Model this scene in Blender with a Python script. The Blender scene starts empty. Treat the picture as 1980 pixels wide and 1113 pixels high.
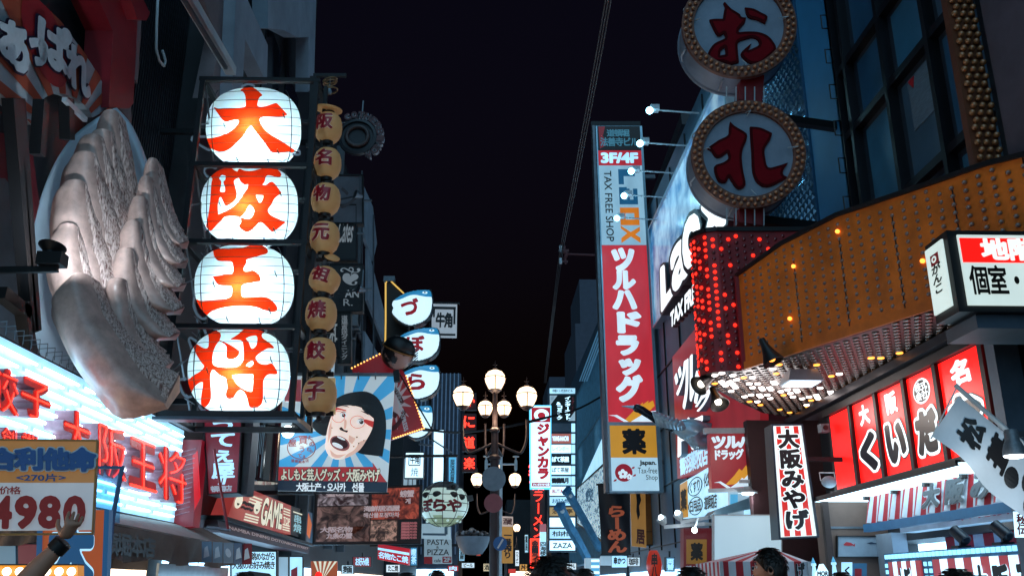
import bpy, bmesh, math, random
import numpy as np
from mathutils import Vector, Matrix, noise as mnoise
from mathutils.geometry import tessellate_polygon

rnd = random.Random(7)
sc = bpy.context.scene
COL = sc.collection
R = math.radians

# ------------------------------------------------------------------ camera
FPX, CX, CY, VPX, VPY, CAMH = 1750.0, 990.0, 556.5, 938.0, 1130.0, 1.65
pitch = math.atan((VPY - CY) / FPX)
yaw = math.atan((CX - VPX) / math.hypot(VPY - CY, FPX))
cam = bpy.data.cameras.new('camera')
cam_o = bpy.data.objects.new('camera', cam)
COL.objects.link(cam_o)
cam.sensor_width = 36.0
cam.lens = FPX / 1980.0 * 36.0
cam.clip_start, cam.clip_end = 0.1, 2000.0
cam_o.location = (0, 0, CAMH)
cam_o.rotation_euler = (math.pi / 2 + pitch, 0, -yaw)
sc.camera = cam_o

# ------------------------------------------------------------------ world, exposure
world = bpy.data.worlds.new('World')
sc.world = world
world.use_nodes = True
wn = world.node_tree
bg = wn.nodes['Background']
sky = wn.nodes.new('ShaderNodeTexSky')
sky.sky_type = 'NISHITA'
sky.sun_disc = False
sky.sun_elevation = R(-4.0)
sky.sun_rotation = R(200)
tint = wn.nodes.new('ShaderNodeMix'); tint.data_type = 'RGBA'; tint.blend_type = 'MULTIPLY'; tint.inputs[0].default_value = 1.0
tint.inputs[7].default_value = (1.2, 0.95, 1.75, 1)      # town haze tints the night sky
wn.links.new(sky.outputs[0], tint.inputs[6]); wn.links.new(tint.outputs[2], bg.inputs[0])
bg.inputs[1].default_value = 0.15
sun = bpy.data.lights.new('blue_fill', 'SUN')  # added wide blue fill from behind the camera, not a visible source
sun.energy = 2.3
sun.angle = R(115)
sun.color = (0.36, 0.72, 1.0)
sun_o = bpy.data.objects.new('blue_fill', sun)
COL.objects.link(sun_o)
sun_o.rotation_euler = (R(62), 0, R(-4))
sc.view_settings.view_transform = 'Standard'
sc.view_settings.look = 'None'
sc.view_settings.exposure = 0.0
sc.view_settings.gamma = 1.0
sc.cycles.use_denoising = True
sc.cycles.max_bounces = 6
sc.cycles.diffuse_bounces = 3
sc.cycles.glossy_bounces = 3
sc.cycles.transmission_bounces = 4
sc.cycles.sample_clamp_indirect = 4.0
sc.cycles.caustics_reflective = False
sc.cycles.caustics_refractive = False

# ------------------------------------------------------------------ measuring the photograph
RM = cam_o.rotation_euler.to_matrix()
CAMP = Vector((0, 0, CAMH))
def ray(px, py):
    return RM @ Vector(((px - CX), -(py - CY), -FPX))
def PY(px, py, Y):
    d = ray(px, py); return CAMP + d * (Y / d.y)
def PX(px, py, X):
    d = ray(px, py); return CAMP + d * (X / d.x)
def PZ(px, py, Z):
    d = ray(px, py); return CAMP + d * ((Z - CAMH) / d.z)
def mpp(Y):                                   # metres per photo pixel near depth Y
    return (PY(991, 900, Y) - PY(990, 900, Y)).length

# ------------------------------------------------------------------ materials
MATS = {}
def lin(h):
    if isinstance(h, (tuple, list)): return tuple(h)
    h = h.lstrip('#'); o = []
    for i in (0, 2, 4):
        c = int(h[i:i + 2], 16) / 255
        o.append(c / 12.92 if c <= 0.04045 else ((c + 0.055) / 1.055) ** 2.4)
    return tuple(o)
def base_mat(name):
    m = bpy.data.materials.new(name); m.use_nodes = True
    return m, m.node_tree, m.node_tree.nodes['Principled BSDF']
def setin(b, k, v):
    if k in b.inputs: b.inputs[k].default_value = v
def mat(name, col, rough=0.55, metal=0.0, var=0.25, scale=3.0, bump=0.0, spec=0.5, stretch=None):
    """painted / solid surface: base colour broken up by two octaves of grime"""
    if name in MATS: return MATS[name]
    m, t, b = base_mat(name); c = lin(col)
    tc = t.nodes.new('ShaderNodeTexCoord'); mp = t.nodes.new('ShaderNodeMapping')
    if stretch: mp.inputs['Scale'].default_value = stretch
    n = t.nodes.new('ShaderNodeTexNoise'); n.inputs['Scale'].default_value = scale
    n.inputs['Detail'].default_value = 6; n.inputs['Roughness'].default_value = 0.65
    r = t.nodes.new('ShaderNodeValToRGB')
    r.color_ramp.elements[0].position = 0.3; r.color_ramp.elements[1].position = 0.72
    r.color_ramp.elements[0].color = tuple(x * (1 - var) for x in c) + (1,)
    r.color_ramp.elements[1].color = tuple(min(1, x * (1 + var * 0.5)) for x in c) + (1,)
    t.links.new(tc.outputs['Object'], mp.inputs[0]); t.links.new(mp.outputs[0], n.inputs[0])
    t.links.new(n.outputs[0], r.inputs[0]); t.links.new(r.outputs[0], b.inputs['Base Color'])
    b.inputs['Roughness'].default_value = rough; b.inputs['Metallic'].default_value = metal
    setin(b, 'Specular IOR Level', spec)
    if bump:
        bp = t.nodes.new('ShaderNodeBump'); bp.inputs['Strength'].default_value = bump
        bp.inputs['Distance'].default_value = 0.02
        t.links.new(n.outputs[0], bp.inputs['Height']); t.links.new(bp.outputs[0], b.inputs['Normal'])
    MATS[name] = m; return m
def lit(name, col, k=1.0, base=0.35, var=0.16, scale=1.1, rough=0.3):
    """backlit acrylic, a lamp, or print and cloth given a glow: emits its own colour, tubes behind make it slightly uneven"""
    if name in MATS: return MATS[name]
    m, t, b = base_mat(name); c = lin(col)
    b.inputs['Base Color'].default_value = tuple(x * base for x in c) + (1,)
    b.inputs['Roughness'].default_value = rough
    b.inputs['Emission Color'].default_value = c + (1,)
    b.inputs['Emission Strength'].default_value = k
    if var:
        tc = t.nodes.new('ShaderNodeTexCoord'); n = t.nodes.new('ShaderNodeTexNoise')
        n.inputs['Scale'].default_value = scale; n.inputs['Detail'].default_value = 4; mp = t.nodes.new('ShaderNodeMapping'); mp.inputs['Scale'].default_value = (2.2, 2.2, 1); t.links.new(tc.outputs['Object'], mp.inputs[0])
        mr = t.nodes.new('ShaderNodeMapRange')
        mr.inputs['From Min'].default_value = 0.3; mr.inputs['From Max'].default_value = 0.7
        mr.inputs['To Min'].default_value = k * (1 - var); mr.inputs['To Max'].default_value = k * (1 + var)
        t.links.new(mp.outputs[0], n.inputs[0]); t.links.new(n.outputs[0], mr.inputs[0])
        t.links.new(mr.outputs[0], b.inputs['Emission Strength'])
    MATS[name] = m; return m
def paper(name, col, spec=0.2):
    """lantern paper: lets the bulb behind it through"""
    if name in MATS: return MATS[name]
    m = bpy.data.materials.new(name); m.use_nodes = True; t = m.node_tree
    t.nodes.remove(t.nodes['Principled BSDF'])
    c = lin(col) + (1,)
    a = t.nodes.new('ShaderNodeBsdfTranslucent'); d = t.nodes.new('ShaderNodeBsdfDiffuse')
    n = t.nodes.new('ShaderNodeTexNoise'); n.inputs['Scale'].default_value = 5; n.inputs['Detail'].default_value = 5
    mx = t.nodes.new('ShaderNodeMix'); mx.data_type = 'RGBA'; mx.blend_type = 'MULTIPLY'
    mx.inputs[0].default_value = 0.18; mx.inputs[6].default_value = c
    tc = t.nodes.new('ShaderNodeTexCoord')
    t.links.new(tc.outputs['Object'], n.inputs[0]); t.links.new(n.outputs[1], mx.inputs[7])
    s = t.nodes.new('ShaderNodeMixShader'); s.inputs[0].default_value = 0.3
    t.links.new(mx.outputs[2], a.inputs[0]); t.links.new(mx.outputs[2], d.inputs[0])
    t.links.new(a.outputs[0], s.inputs[1]); t.links.new(d.outputs[0], s.inputs[2])
    t.links.new(s.outputs[0], t.nodes['Material Output'].inputs[0])
    MATS[name] = m; return m
def glass(name, col=(0.01, 0.02, 0.03), rough=0.08):
    return mat(name, col, rough, 0.0, 0.3, 2.0, spec=0.9)

# ------------------------------------------------------------------ objects
WL = {}
def thing(name, label, cat, loc, group=None):
    o = bpy.data.objects.new(name, None); COL.objects.link(o)
    o.empty_display_size = 0.2
    o.location = loc; o['label'] = label; o['category'] = cat
    if group: o['group'] = group
    WL[o] = Vector(loc); return o
class G:
    """mesh collector"""
    def __init__(s): s.v = []; s.f = []; s.m = []; s.mats = []
    def mi(s, m):
        if m not in s.mats: s.mats.append(m)
        return s.mats.index(m)
    def add(s, vs, fs, m):
        k = len(s.v); i = s.mi(m)
        s.v.extend(Vector(v) for v in vs)
        for f in fs: s.f.append(tuple(k + a for a in f)); s.m.append(i)
        return s
    def hexa(s, c, m):      # 8 corners: 4 back then 4 front, same order
        return s.add(c, [(3, 2, 1, 0), (4, 5, 6, 7), (0, 1, 5, 4), (1, 2, 6, 5), (2, 3, 7, 6), (3, 0, 4, 7)], m)
    def box(s, a, b, m):
        (x0, y0, z0), (x1, y1, z1) = a, b
        return s.hexa([(x0, y0, z0), (x1, y0, z0), (x1, y1, z0), (x0, y1, z0), (x0, y0, z1), (x1, y0, z1), (x1, y1, z1), (x0, y1, z1)], m)
    def slab(s, q, u0, v0, u1, v1, n0, n1, m):
        c = [(u0, v0), (u1, v0), (u1, v1), (u0, v1)]
        return s.hexa([q.at(u, v, n0) for u, v in c] + [q.at(u, v, n1) for u, v in c], m)
    def bar(s, a, b, w, h, m, up=(0, 0, 1)):
        a, b = Vector(a), Vector(b); d = (b - a)
        if d.length < 1e-6: return s
        d.normalize(); u = Vector(up)
        if abs(d.dot(u)) > 0.95: u = Vector((0, 1, 0))
        x = d.cross(u).normalized() * (w / 2); y = x.cross(d).normalized() * (h / 2)
        return s.hexa([a - x - y, a + x - y, a + x + y, a - x + y, b - x - y, b + x - y, b + x + y, b - x + y], m)
    def tube(s, pts, r, m, seg=8, close=False, cap=True):
        pts = [Vector(p) for p in pts]; n = len(pts); rings = []
        rr = r if isinstance(r, (list, tuple)) else [r] * n
        ref = None
        for i, p in enumerate(pts):
            if close: d = pts[(i + 1) % n] - pts[i - 1]
            else: d = pts[min(i + 1, n - 1)] - pts[max(i - 1, 0)]
            d = d.normalized() if d.length > 1e-9 else Vector((0, 0, 1))
            if ref is None:
                ref = Vector((0, 0, 1)) if abs(d.z) < 0.9 else Vector((1, 0, 0))
            x = (ref - d * ref.dot(d))
            x = x.normalized() if x.length > 1e-6 else d.orthogonal().normalized()
            ref = x; y = d.cross(x)
            rings.append([p + (x * math.cos(2 * math.pi * k / seg) + y * math.sin(2 * math.pi * k / seg)) * rr[i] for k in range(seg)])
        return s.rings(rings, m, close, cap)
    def rings(s, rings, m, close=False, cap=True):
        seg = len(rings[0]); vs = [v for r in rings for v in r]; fs = []
        n = len(rings)
        for i in range(n if close else n - 1):
            j = (i + 1) % n
            for k in range(seg):
                l = (k + 1) % seg
                fs.append((i * seg + k, i * seg + l, j * seg + l, j * seg + k))
        if cap and not close:
            fs.append(tuple(range(seg))[::-1]); fs.append(tuple((n - 1) * seg + k for k in range(seg)))
        return s.add(vs, fs, m)
    def lathe(s, o, ax, prof, m, seg=20):
        """prof: list of (radius, distance along ax)"""
        o = Vector(o); ax = Vector(ax).normalized(); x = ax.orthogonal().normalized(); y = ax.cross(x)
        return s.rings([[o + ax * h + (x * math.cos(2 * math.pi * k / seg) + y * math.sin(2 * math.pi * k / seg)) * max(r, 1e-4) for k in range(seg)] for r, h in prof], m)
    def ball(s, c, r, m, seg=12, rings=8):
        r = r if isinstance(r, (tuple, list)) else (r, r, r); c = Vector(c)
        return s.rings([[c + Vector((math.sin(t) * math.cos(2 * math.pi * k / seg) * r[0], math.sin(t) * math.sin(2 * math.pi * k / seg) * r[1], math.cos(t) * r[2])) for k in range(seg)]
                        for t in [0.02 + (math.pi - 0.04) * i / rings for i in range(rings + 1)]], m)
    def poly(s, at, pts, n, m, depth=0.0):
        """filled outline; at(u,v,n) -> world; depth>0 makes it solid from n back to n-depth"""
        pts = list(pts)
        tri = tessellate_polygon([[Vector((p[0], p[1], 0)) for p in pts]])
        N = len(pts); vs = [at(p[0], p[1], n) for p in pts]; fs = [tuple(t) for t in tri]
        if depth:
            vs += [at(p[0], p[1], n - depth) for p in pts]
            fs += [(i, (i + 1) % N, N + (i + 1) % N, N + i) for i in range(N)]
        return s.add(vs, fs, m)
    def iso(s, at, mesh, n, m, depth=0.0):
        vs, fs, es = mesh
        if not vs: return s
        w = [at(x, y, n) for x, y in vs]; f2 = list(fs)
        if depth:
            k = len(vs); w += [at(x, y, n - depth) for x, y in vs]
            f2 += [(a, b, k + b, k + a) for a, b in es]
        return s.add(w, f2, m)
    def text(s, q, st, u0, v0, u1, v1, n, m, bold=0.0, depth=0.0, cell=False, rot=0, shear=0.0, res=None, ref=None):
        F = glyph(st, res)
        mesh = iso_cached(st, res, bold)
        bx = F['cell'] if cell else F['box']
        x0, y0, x1, y1 = bx
        rb = bold if ref is None else ref
        if not cell: x0 -= rb; y0 -= rb; x1 += rb; y1 += rb
        def at(x, y, nn):
            a = (x - x0) / (x1 - x0); b = (y - y0) / (y1 - y0)
            if rot == 90: a, b = b, 1 - a
            elif rot == -90: a, b = 1 - b, a
            a += shear * (b - 0.5)
            return q.at(u0 + (u1 - u0) * a, v0 + (v1 - v0) * b, nn)
        return s.iso(at, mesh, n, m, depth)
    def vtext(s, q, st, u0, v0, u1, v1, n, m, bold=0.0, depth=0.0, gap=0.0, shear=0.0):
        N = len(st); h = (v1 - v0) / N
        for i, ch in enumerate(st):
            if ch == ' ': continue
            b = v1 - h * (i + 1); g = gap * h / 2
            s.text(q, ch, u0, b + g, u1, b + h - g, n, m, bold, depth, cell=True, rot=90 if ch in 'ー～' else 0, shear=shear)
        return s
    def htext(s, q, st, u0, v0, u1, v1, n, m, bold=0.0, depth=0.0, gap=0.0, shear=0.0):
        N = len(st); w = (u1 - u0) / N
        for i, ch in enumerate(st):
            if ch == ' ': continue
            s.text(q, ch, u0 + w * (i + gap / 2), v0, u0 + w * (i + 1 - gap / 2), v1, n, m, bold, depth, cell=True, shear=shear)
        return s
    def frame(s, q, tu, tv, n0, n1, m):
        s.slab(q, -tu, -tv, 1 + tu, 0, n0, n1, m); s.slab(q, -tu, 1, 1 + tu, 1 + tv, n0, n1, m)
        s.slab(q, -tu, 0, 0, 1, n0, n1, m); s.slab(q, 1, 0, 1 + tu, 1, n0, n1, m)
        return s

def build(name, g, parent=None, smooth=False, origin=None):
    me = bpy.data.meshes.new(name)
    if parent is not None: o0 = WL[parent]
    elif origin is not None: o0 = Vector(origin)
    else:
        xs = [v.x for v in g.v]; ys = [v.y for v in g.v]
        o0 = Vector(((min(xs) + max(xs)) / 2, (min(ys) + max(ys)) / 2, min(v.z for v in g.v)))
    me.from_pydata([v - o0 for v in g.v], [], g.f)
    for m in g.mats: me.materials.append(m)
    me.polygons.foreach_set('material_index', g.m)
    if smooth is not False:
        me.polygons.foreach_set('use_smooth', [True] * len(me.polygons))
        if smooth is not True and hasattr(me, 'set_sharp_from_angle'): me.set_sharp_from_angle(angle=R(smooth))
    me.update()
    ob = bpy.data.objects.new(name, me); COL.objects.link(ob)
    if parent is not None: ob.parent = parent; WL[ob] = o0
    else: ob.location = o0; WL[ob] = o0
    return ob
def solo(name, g, label, cat, group=None, smooth=False):
    o = build(name, g, None, smooth); o['label'] = label; o['category'] = cat
    if group: o['group'] = group
    return o
def struct(name, g, smooth=False):
    o = build(name, g, None, smooth); o['kind'] = 'structure'; return o
def inst(name, src, parent, world, rot=None):
    o = bpy.data.objects.new(name, src); COL.objects.link(o); o.parent = parent
    o.location = Vector(world) - WL[parent]
    if rot is not None: o.rotation_euler = rot
    return o
def lamp(name, loc, energy, col, parent, radius=0.08, spot=None, aim=None, blend=0.5):
    l = bpy.data.lights.new(name, 'SPOT' if spot else 'POINT')
    l.energy = energy; l.color = col; l.shadow_soft_size = radius
    if spot: l.spot_size = R(spot); l.spot_blend = blend
    o = bpy.data.objects.new(name, l); COL.objects.link(o)
    if parent is not None: o.parent = parent; o.location = Vector(loc) - WL[parent]
    else: o.location = loc
    if aim is not None:
        o.rotation_euler = (Vector(aim) - Vector(loc)).to_track_quat('-Z', 'Y').to_euler()
    return o

class Q:
    """a quadrilateral panel in the world: at(u, v, n), n metres out of its face"""
    def __init__(s, bl, br, tr, tl):
        s.c = [Vector(bl), Vector(br), Vector(tr), Vector(tl)]
        n = (s.c[1] - s.c[0]).cross(s.c[3] - s.c[0]).normalized()
        mid = sum(s.c, Vector()) / 4
        s.n = n if n.dot(CAMP - mid) > 0 else -n
        s.w = (s.c[1] - s.c[0]).length; s.h = (s.c[3] - s.c[0]).length; s.mid = mid
    def at(s, u, v, n=0.0):
        a, b, c, d = s.c
        return a * ((1 - u) * (1 - v)) + b * (u * (1 - v)) + c * (u * v) + d * ((1 - u) * v) + s.n * n
    def sub(s, u0, v0, u1, v1, n=0.0):
        q = Q(s.at(u0, v0, n), s.at(u1, v0, n), s.at(u1, v1, n), s.at(u0, v1, n)); q.n = s.n; return q
def QY(Y, bl, br, tr, tl): return Q(PY(*bl, Y), PY(*br, Y), PY(*tr, Y), PY(*tl, Y))
def QX(X, bl, br, tr, tl): return Q(PX(*bl, X), PX(*br, X), PX(*tr, X), PX(*tl, X))
def QR(Y, x0, y0, x1, y1):                    # upright rectangle facing up the street
    return QY(Y, (x0, y1), (x1, y1), (x1, y0), (x0, y0))
class PlY:
    """the plane at depth Y, addressed in photo pixels"""
    def __init__(s, Y): s.Y = Y
    def at(s, px, py, n=0.0): return PY(px, py, s.Y) + Vector((0, -n, 0))
class PlX:
    def __init__(s, X): s.X = X
    def at(s, px, py, n=0.0): return PX(px, py, s.X) + Vector((-n if s.X > 0 else n, 0, 0))

# ------------------------------------------------------------------ lettering as distance fields
TS = bpy.data.scenes.new('lettering')
GC = {}; IC = {}
def outline_segments(st):
    cu = bpy.data.curves.new('t', 'FONT'); cu.body = st; cu.resolution_u = 3
    o = bpy.data.objects.new('t', cu); TS.collection.objects.link(o)
    vl = TS.view_layers[0]; vl.update()
    me = bpy.data.meshes.new_from_object(o.evaluated_get(vl.depsgraph))
    cnt = {}
    for p in me.polygons:
        vs = list(p.vertices)
        for a, b in zip(vs, vs[1:] + vs[:1]):
            k = (min(a, b), max(a, b)); cnt[k] = cnt.get(k, 0) + 1
    co = np.array([(v.co.x, v.co.y) for v in me.vertices]) if len(me.vertices) else np.zeros((1, 2))
    segs = [(co[a], co[b]) for (a, b), c in cnt.items() if c == 1]
    bpy.data.objects.remove(o); bpy.data.curves.remove(cu); bpy.data.meshes.remove(me)
    return np.array(segs)
def seg_field(segs, xs, ys):
    X, Y = np.meshgrid(xs, ys); P = np.stack([X.ravel(), Y.ravel()], 1)
    A = segs[:, 0]; B = segs[:, 1]; D = B - A; L = (D * D).sum(1) + 1e-12
    out = np.empty(len(P)); ins = np.empty(len(P), bool)
    for i in range(0, len(P), 4000):
        p = P[i:i + 4000, None, :]
        t = np.clip(((p - A) * D).sum(2) / L, 0, 1)
        d = ((p - (A + t[..., None] * D)) ** 2).sum(2).min(1)
        out[i:i + 4000] = np.sqrt(d)
        c = (A[:, 1] > p[..., 1]) != (B[:, 1] > p[..., 1])
        xc = A[:, 0] + (p[..., 1] - A[:, 1]) * D[:, 0] / np.where(np.abs(D[:, 1]) < 1e-12, 1e-12, D[:, 1])
        ins[i:i + 4000] = ((c & (p[..., 0] < xc)).sum(1) % 2) == 1
    return (np.where(ins, out, -out)).reshape(len(ys), len(xs))
def glyph(st, res=None):
    k = (st, res)
    if k in GC: return GC[k]
    sg = outline_segments(st)
    if len(sg) == 0: sg = np.array([[(0, 0), (0.1, 0)], [(0.1, 0), (0.1, 0.1)], [(0.1, 0.1), (0, 0)]], float)
    x0, y0 = sg.reshape(-1, 2).min(0); x1, y1 = sg.reshape(-1, 2).max(0)
    pad = 0.14; step = 1.0 / (res or (46 if len(st) == 1 else 34))
    xs = np.arange(x0 - pad, x1 + pad + step, step); ys = np.arange(y0 - pad, y1 + pad + step, step)
    F = seg_field(sg, xs, ys)
    GC[k] = dict(F=F, xs=xs, ys=ys, box=(x0, y0, x1, y1), cell=CELL)
    return GC[k]
def iso_mesh(F, xs, ys, lv=0.0):
    F = F - lv; F = np.where(np.abs(F) < 1e-7, 1e-7, F); I = F > 0
    ny, nx = F.shape; vs = []; ids = {}; fs = []; es = []
    def corner(i, j):
        k = (i, j)
        if k not in ids: ids[k] = len(vs); vs.append((xs[j], ys[i]))
        return ids[k]
    def cross(a, b):
        k = (a, b) if a < b else (b, a)
        if k not in ids:
            fa, fb = F[k[0]], F[k[1]]; t = fa / (fa - fb); ids[k] = len(vs)
            vs.append((xs[k[0][1]] + t * (xs[k[1][1]] - xs[k[0][1]]), ys[k[0][0]] + t * (ys[k[1][0]] - ys[k[0][0]])))
        return ids[k]
    any_ = I[:-1, :-1] | I[1:, :-1] | I[:-1, 1:] | I[1:, 1:]
    for i, j in zip(*np.nonzero(any_)):
        cs = [(i, j), (i, j + 1), (i + 1, j + 1), (i + 1, j)]
        inn = [I[c] for c in cs]
        if inn[0] == inn[2] and inn[1] == inn[3] and inn[0] != inn[1]:
            for q in range(4):
                if inn[q]:
                    a = cross(cs[q - 1], cs[q]); b = cross(cs[q], cs[(q + 1) % 4])
                    fs.append((a, corner(*cs[q]), b)); es.append((b, a))
            continue
        pl = []; cr = []
        for q in range(4):
            a, b = cs[q], cs[(q + 1) % 4]
            if inn[q]: pl.append(corner(*a))
            if inn[q] != inn[(q + 1) % 4]:
                c = cross(a, b); pl.append(c); cr.append((c, inn[q]))
        fs.append(tuple(pl))
        if len(cr) == 2:
            a = [c for c, o in cr if o][0]; b = [c for c, o in cr if not o][0]; es.append((a, b))
    return vs, fs, es
def iso_cached(st, res, bold):
    k = (st, res, round(bold, 4))
    if k not in IC:
        f = glyph(st, res); IC[k] = iso_mesh(f['F'], f['xs'], f['ys'], -bold)
    return IC[k]
CELL = (0, 0, 1, 1)
_s = outline_segments('国').reshape(-1, 2)
CELL = (_s[:, 0].min() - 0.03, _s[:, 1].min() - 0.03, _s[:, 0].max() + 0.03, _s[:, 1].max() + 0.03)
def crop(x0, y0, z, pts): return [(x0 + a / z, y0 + b / z) for a, b in pts]
def loops_field(loops, step, pad=4):
    sg = []
    for l in loops:
        l = smooth_loop(l)
        sg += [(l[i], l[(i + 1) % len(l)]) for i in range(len(l))]
    sg = np.array(sg, float)
    x0, y0 = sg.reshape(-1, 2).min(0); x1, y1 = sg.reshape(-1, 2).max(0)
    xs = np.arange(x0 - pad, x1 + pad, step); ys = np.arange(y0 - pad, y1 + pad, step)
    return seg_field(sg, xs, ys), xs, ys
def smooth_loop(l, n=3):
    """Catmull-Rom where the outline bends gently, straight into sharp corners"""
    N = len(l); P = [Vector((a, b)) for a, b in l]; out = []
    def tan(i):
        a, b, c = P[i - 1], P[i], P[(i + 1) % N]
        d1, d2 = (b - a), (c - b)
        if d1.length < 1e-6 or d2.length < 1e-6: return Vector((0, 0))
        if d1.normalized().dot(d2.normalized()) < 0.15: return None
        return (c - a) * 0.5
    for i in range(N):
        a, b = P[i], P[(i + 1) % N]
        ta, tb = tan(i), tan((i + 1) % N); L = (b - a).length
        def cl(t): return t * min(1, L / max(t.length, 1e-6)) if t is not None else (b - a)
        ta, tb = cl(ta), cl(tb)
        for k in range(n):
            t = k / n; t2, t3 = t * t, t * t * t
            p = a * (2 * t3 - 3 * t2 + 1) + ta * (t3 - 2 * t2 + t) + b * (-2 * t3 + 3 * t2) + tb * (t3 - t2)
            out.append((p.x, p.y))
    return out
def stroke_pts(p, w):
    """outline of a brush stroke: centre line p, half widths w"""
    P = [Vector((a, b)) for a, b in p]; l, r = [], []
    for i, c in enumerate(P):
        d = (P[min(i + 1, len(P) - 1)] - P[max(i - 1, 0)]).normalized(); n = Vector((-d.y, d.x))
        l.append(tuple(c + n * w[i])); r.append(tuple(c - n * w[i]))
    return l + r[::-1]
# ------------------------------------------------------------------ shared surfaces
dark = mat('dark steel', '#15171c', 0.5, 0.3, 0.3, 4)
black = mat('black paint', '#0b0b0e', 0.45, 0, 0.3, 4)
steel = mat('galvanised steel', '#6d747c', 0.4, 0.6, 0.3, 5)
wsteel = mat('white enamel steel', '#b9c2c8', 0.4, 0.1, 0.25, 5)
tile_dk = mat('dark wall cladding', '#24262c', 0.6, 0, 0.4, 1.5)
conc = mat('grey concrete', '#5b6066', 0.8, 0, 0.35, 1.2, 0.3)
pale = mat('pale wall panel', '#8d9aa8', 0.6, 0, 0.25, 1.4)
pinkw = mat('pinkish plaster', '#7c6f72', 0.7, 0, 0.3, 1.4)
brownw = mat('brown stone wall', '#6e564c', 0.6, 0, 0.25, 2.5, 0.2)
redp = mat('red lacquer', '#8d1a26', 0.45, 0, 0.25, 2.5)
whitep = mat('white paint', '#c9ced2', 0.5, 0, 0.18, 3)
winglass = glass('dark window glass', (0.012, 0.018, 0.028))
redpr = mat('red print', '#b3202a', 0.5, 0, 0.15, 3)
ink = mat('black print', '#101218', 0.5, 0, 0.15, 3)
skin = mat('skin', '#b07a62', 0.55, 0, 0.15, 8)
hairm = mat('black hair', '#0d0b0b', 0.45, 0, 0.5, 30, 0.6, stretch=(1, 1, 0.15))
L_white = lit('lit white acrylic', '#bfe9ff', 1.7, 0.6, 0.08)
L_white2 = lit('lit cool white acrylic', '#a4d8f2', 1.15, 0.6, 0.2)
L_dim = lit('dim lit white acrylic', '#a9c6d6', 0.55, 0.5, 0.25)
L_red = lit('lit red acrylic', '#f0140f', 1.8, 0.35, 0.1)
L_redd = lit('deep lit red acrylic', '#b51c2c', 0.75, 0.35, 0.2)
L_neon = lit('red neon tube', '#ff3020', 4.0, 0.2, 0)
L_ink = lit('ink on lit acrylic', '#0a0f18', 0.5, 0.6, 0)
L_tube = lit('fluorescent tube', '#bdeaff', 7.0, 0.6, 0)
L_warm = lit('warm globe glass', '#ffd9b0', 3.2, 0.6, 0.05)
L_bulbw = lit('white hot bulb', '#fff0ea', 7.0, 0.6, 0)
L_bulbo = lit('orange bulb', '#ff9a3c', 3.0, 0.6, 0)
L_bulbr = lit('red bulb', '#ff2a1a', 2.0, 0.6, 0)
L_cyan = lit('cyan lamp lens', '#8fe4ff', 14.0, 0.6, 0)
L_shop = lit('lit shop interior', '#a8dcff', 4.5, 0.5, 0.5, 0.9)
L_shopw = lit('warm lit shop interior', '#ffe2c4', 3.0, 0.5, 0.5, 0.9)

def toVP(x0, y0, x1): return y0 + (x1 - x0) * (VPY - y0) / (VPX - x0)
def vq(X, x0, y0, x1, y1):
    """upright rectangle on a wall along the street that fills a box of the photograph"""
    if X < 0: c = (x0, y1 - (x1 - x0) * (VPY - y1) / (VPX - x1)), (x1, y1), (x1, toVP(x0, y0, x1)), (x0, y0)
    else: c = (x0, y1), (x1, toVP(x0, y1, x1)), (x1, y0), (x0, y0 + (x1 - x0) * (VPY - y0) / (x1 - VPX))
    return QX(X, *c)

# ------------------------------------------------------------------ ground
g = G()
pave = mat('street paving', '#3a3c40', 0.55, 0, 0.3, 0.8, 0.15)
g.add([(-400, -60, 0), (400, -60, 0), (400, 900, 0), (-400, 900, 0)], [(0, 1, 2, 3)], pave)
struct('ground', g)
g = G()
stone = mat('stone slabs', '#66635e', 0.45, 0, 0.25, 2.2, 0.1)
g.add([(-3.2, -10, 0.004), (3.6, -10, 0.004), (3.6, 90, 0.004), (-3.2, 90, 0.004)], [(0, 1, 2, 3)], stone)
struct('street', g)

def panes(b, m, boxes, name='window'):
    for i, (p, q) in enumerate(boxes):
        g = G(); g.box(p, q, m(i) if callable(m) else m); build(name, g, b)
def shop_windows(b, X, y0, y1, side, m, z0=0.25, z1=2.05, n=3):
    for i in range(n):
        g = G(); a = y0 + (y1 - y0) * i / n + 0.12; c = y0 + (y1 - y0) * (i + 1) / n - 0.12
        g.box((min(X, X + side * .06), a, z0), (max(X, X + side * .06), c, z1), m); build('shop_window', g, b)

# ------------------------------------------------------------------ left row of buildings
b = thing('restaurant_building', 'dark corrugated restaurant building behind the giant dumpling plate', 'building', (-7, 8, 0))
g = G(); g.box((-13, -3, 0), (-5.35, 13.7, 17), tile_dk); build('wall', g, b)
g = G()
clad = mat('dark corrugated sheet', '#202129', 0.45, 0.3, 0.3, 3)
for i in range(44):
    y = 11.75 + i * 0.044
    g.box((-5.35, y, 4.0), (-5.24 if i % 2 else -5.29, y + 0.044, 13), clad)
build('cladding', g, b)
g = G()
for k, (y0, y1, z0, z1) in enumerate([(10.85, 11.7, 8.55, 9.9), (10.85, 11.7, 7.9, 8.5), (10.9, 11.7, 7.0, 7.85), (10.9, 11.6, 6.2, 6.95)]):
    g.hexa([(-5.35, y0, z0), (-5.1, y0, z0), (-5.1, y1, z0), (-5.35, y1, z0), (-5.35, y0, z1), (-5.2, y0, z1), (-5.2, y1, z1), (-5.35, y1, z1)], pinkw)
build('siding', g, b)
g = G()
pl = PlX(-4.85)
g.poly(pl.at, [(178, -30), (262, -30), (266, 40), (258, 200), (250, 210), (210, 208), (218, 60)], 0, redp, 0.35)
g.poly(PlX(-4.7).at, [(255, -40), (275, -5), (290, 25), (284, 40), (266, 38), (240, -40)], 0, redp, 0.5)
build('red_beam', g, b)
g = G()
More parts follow.
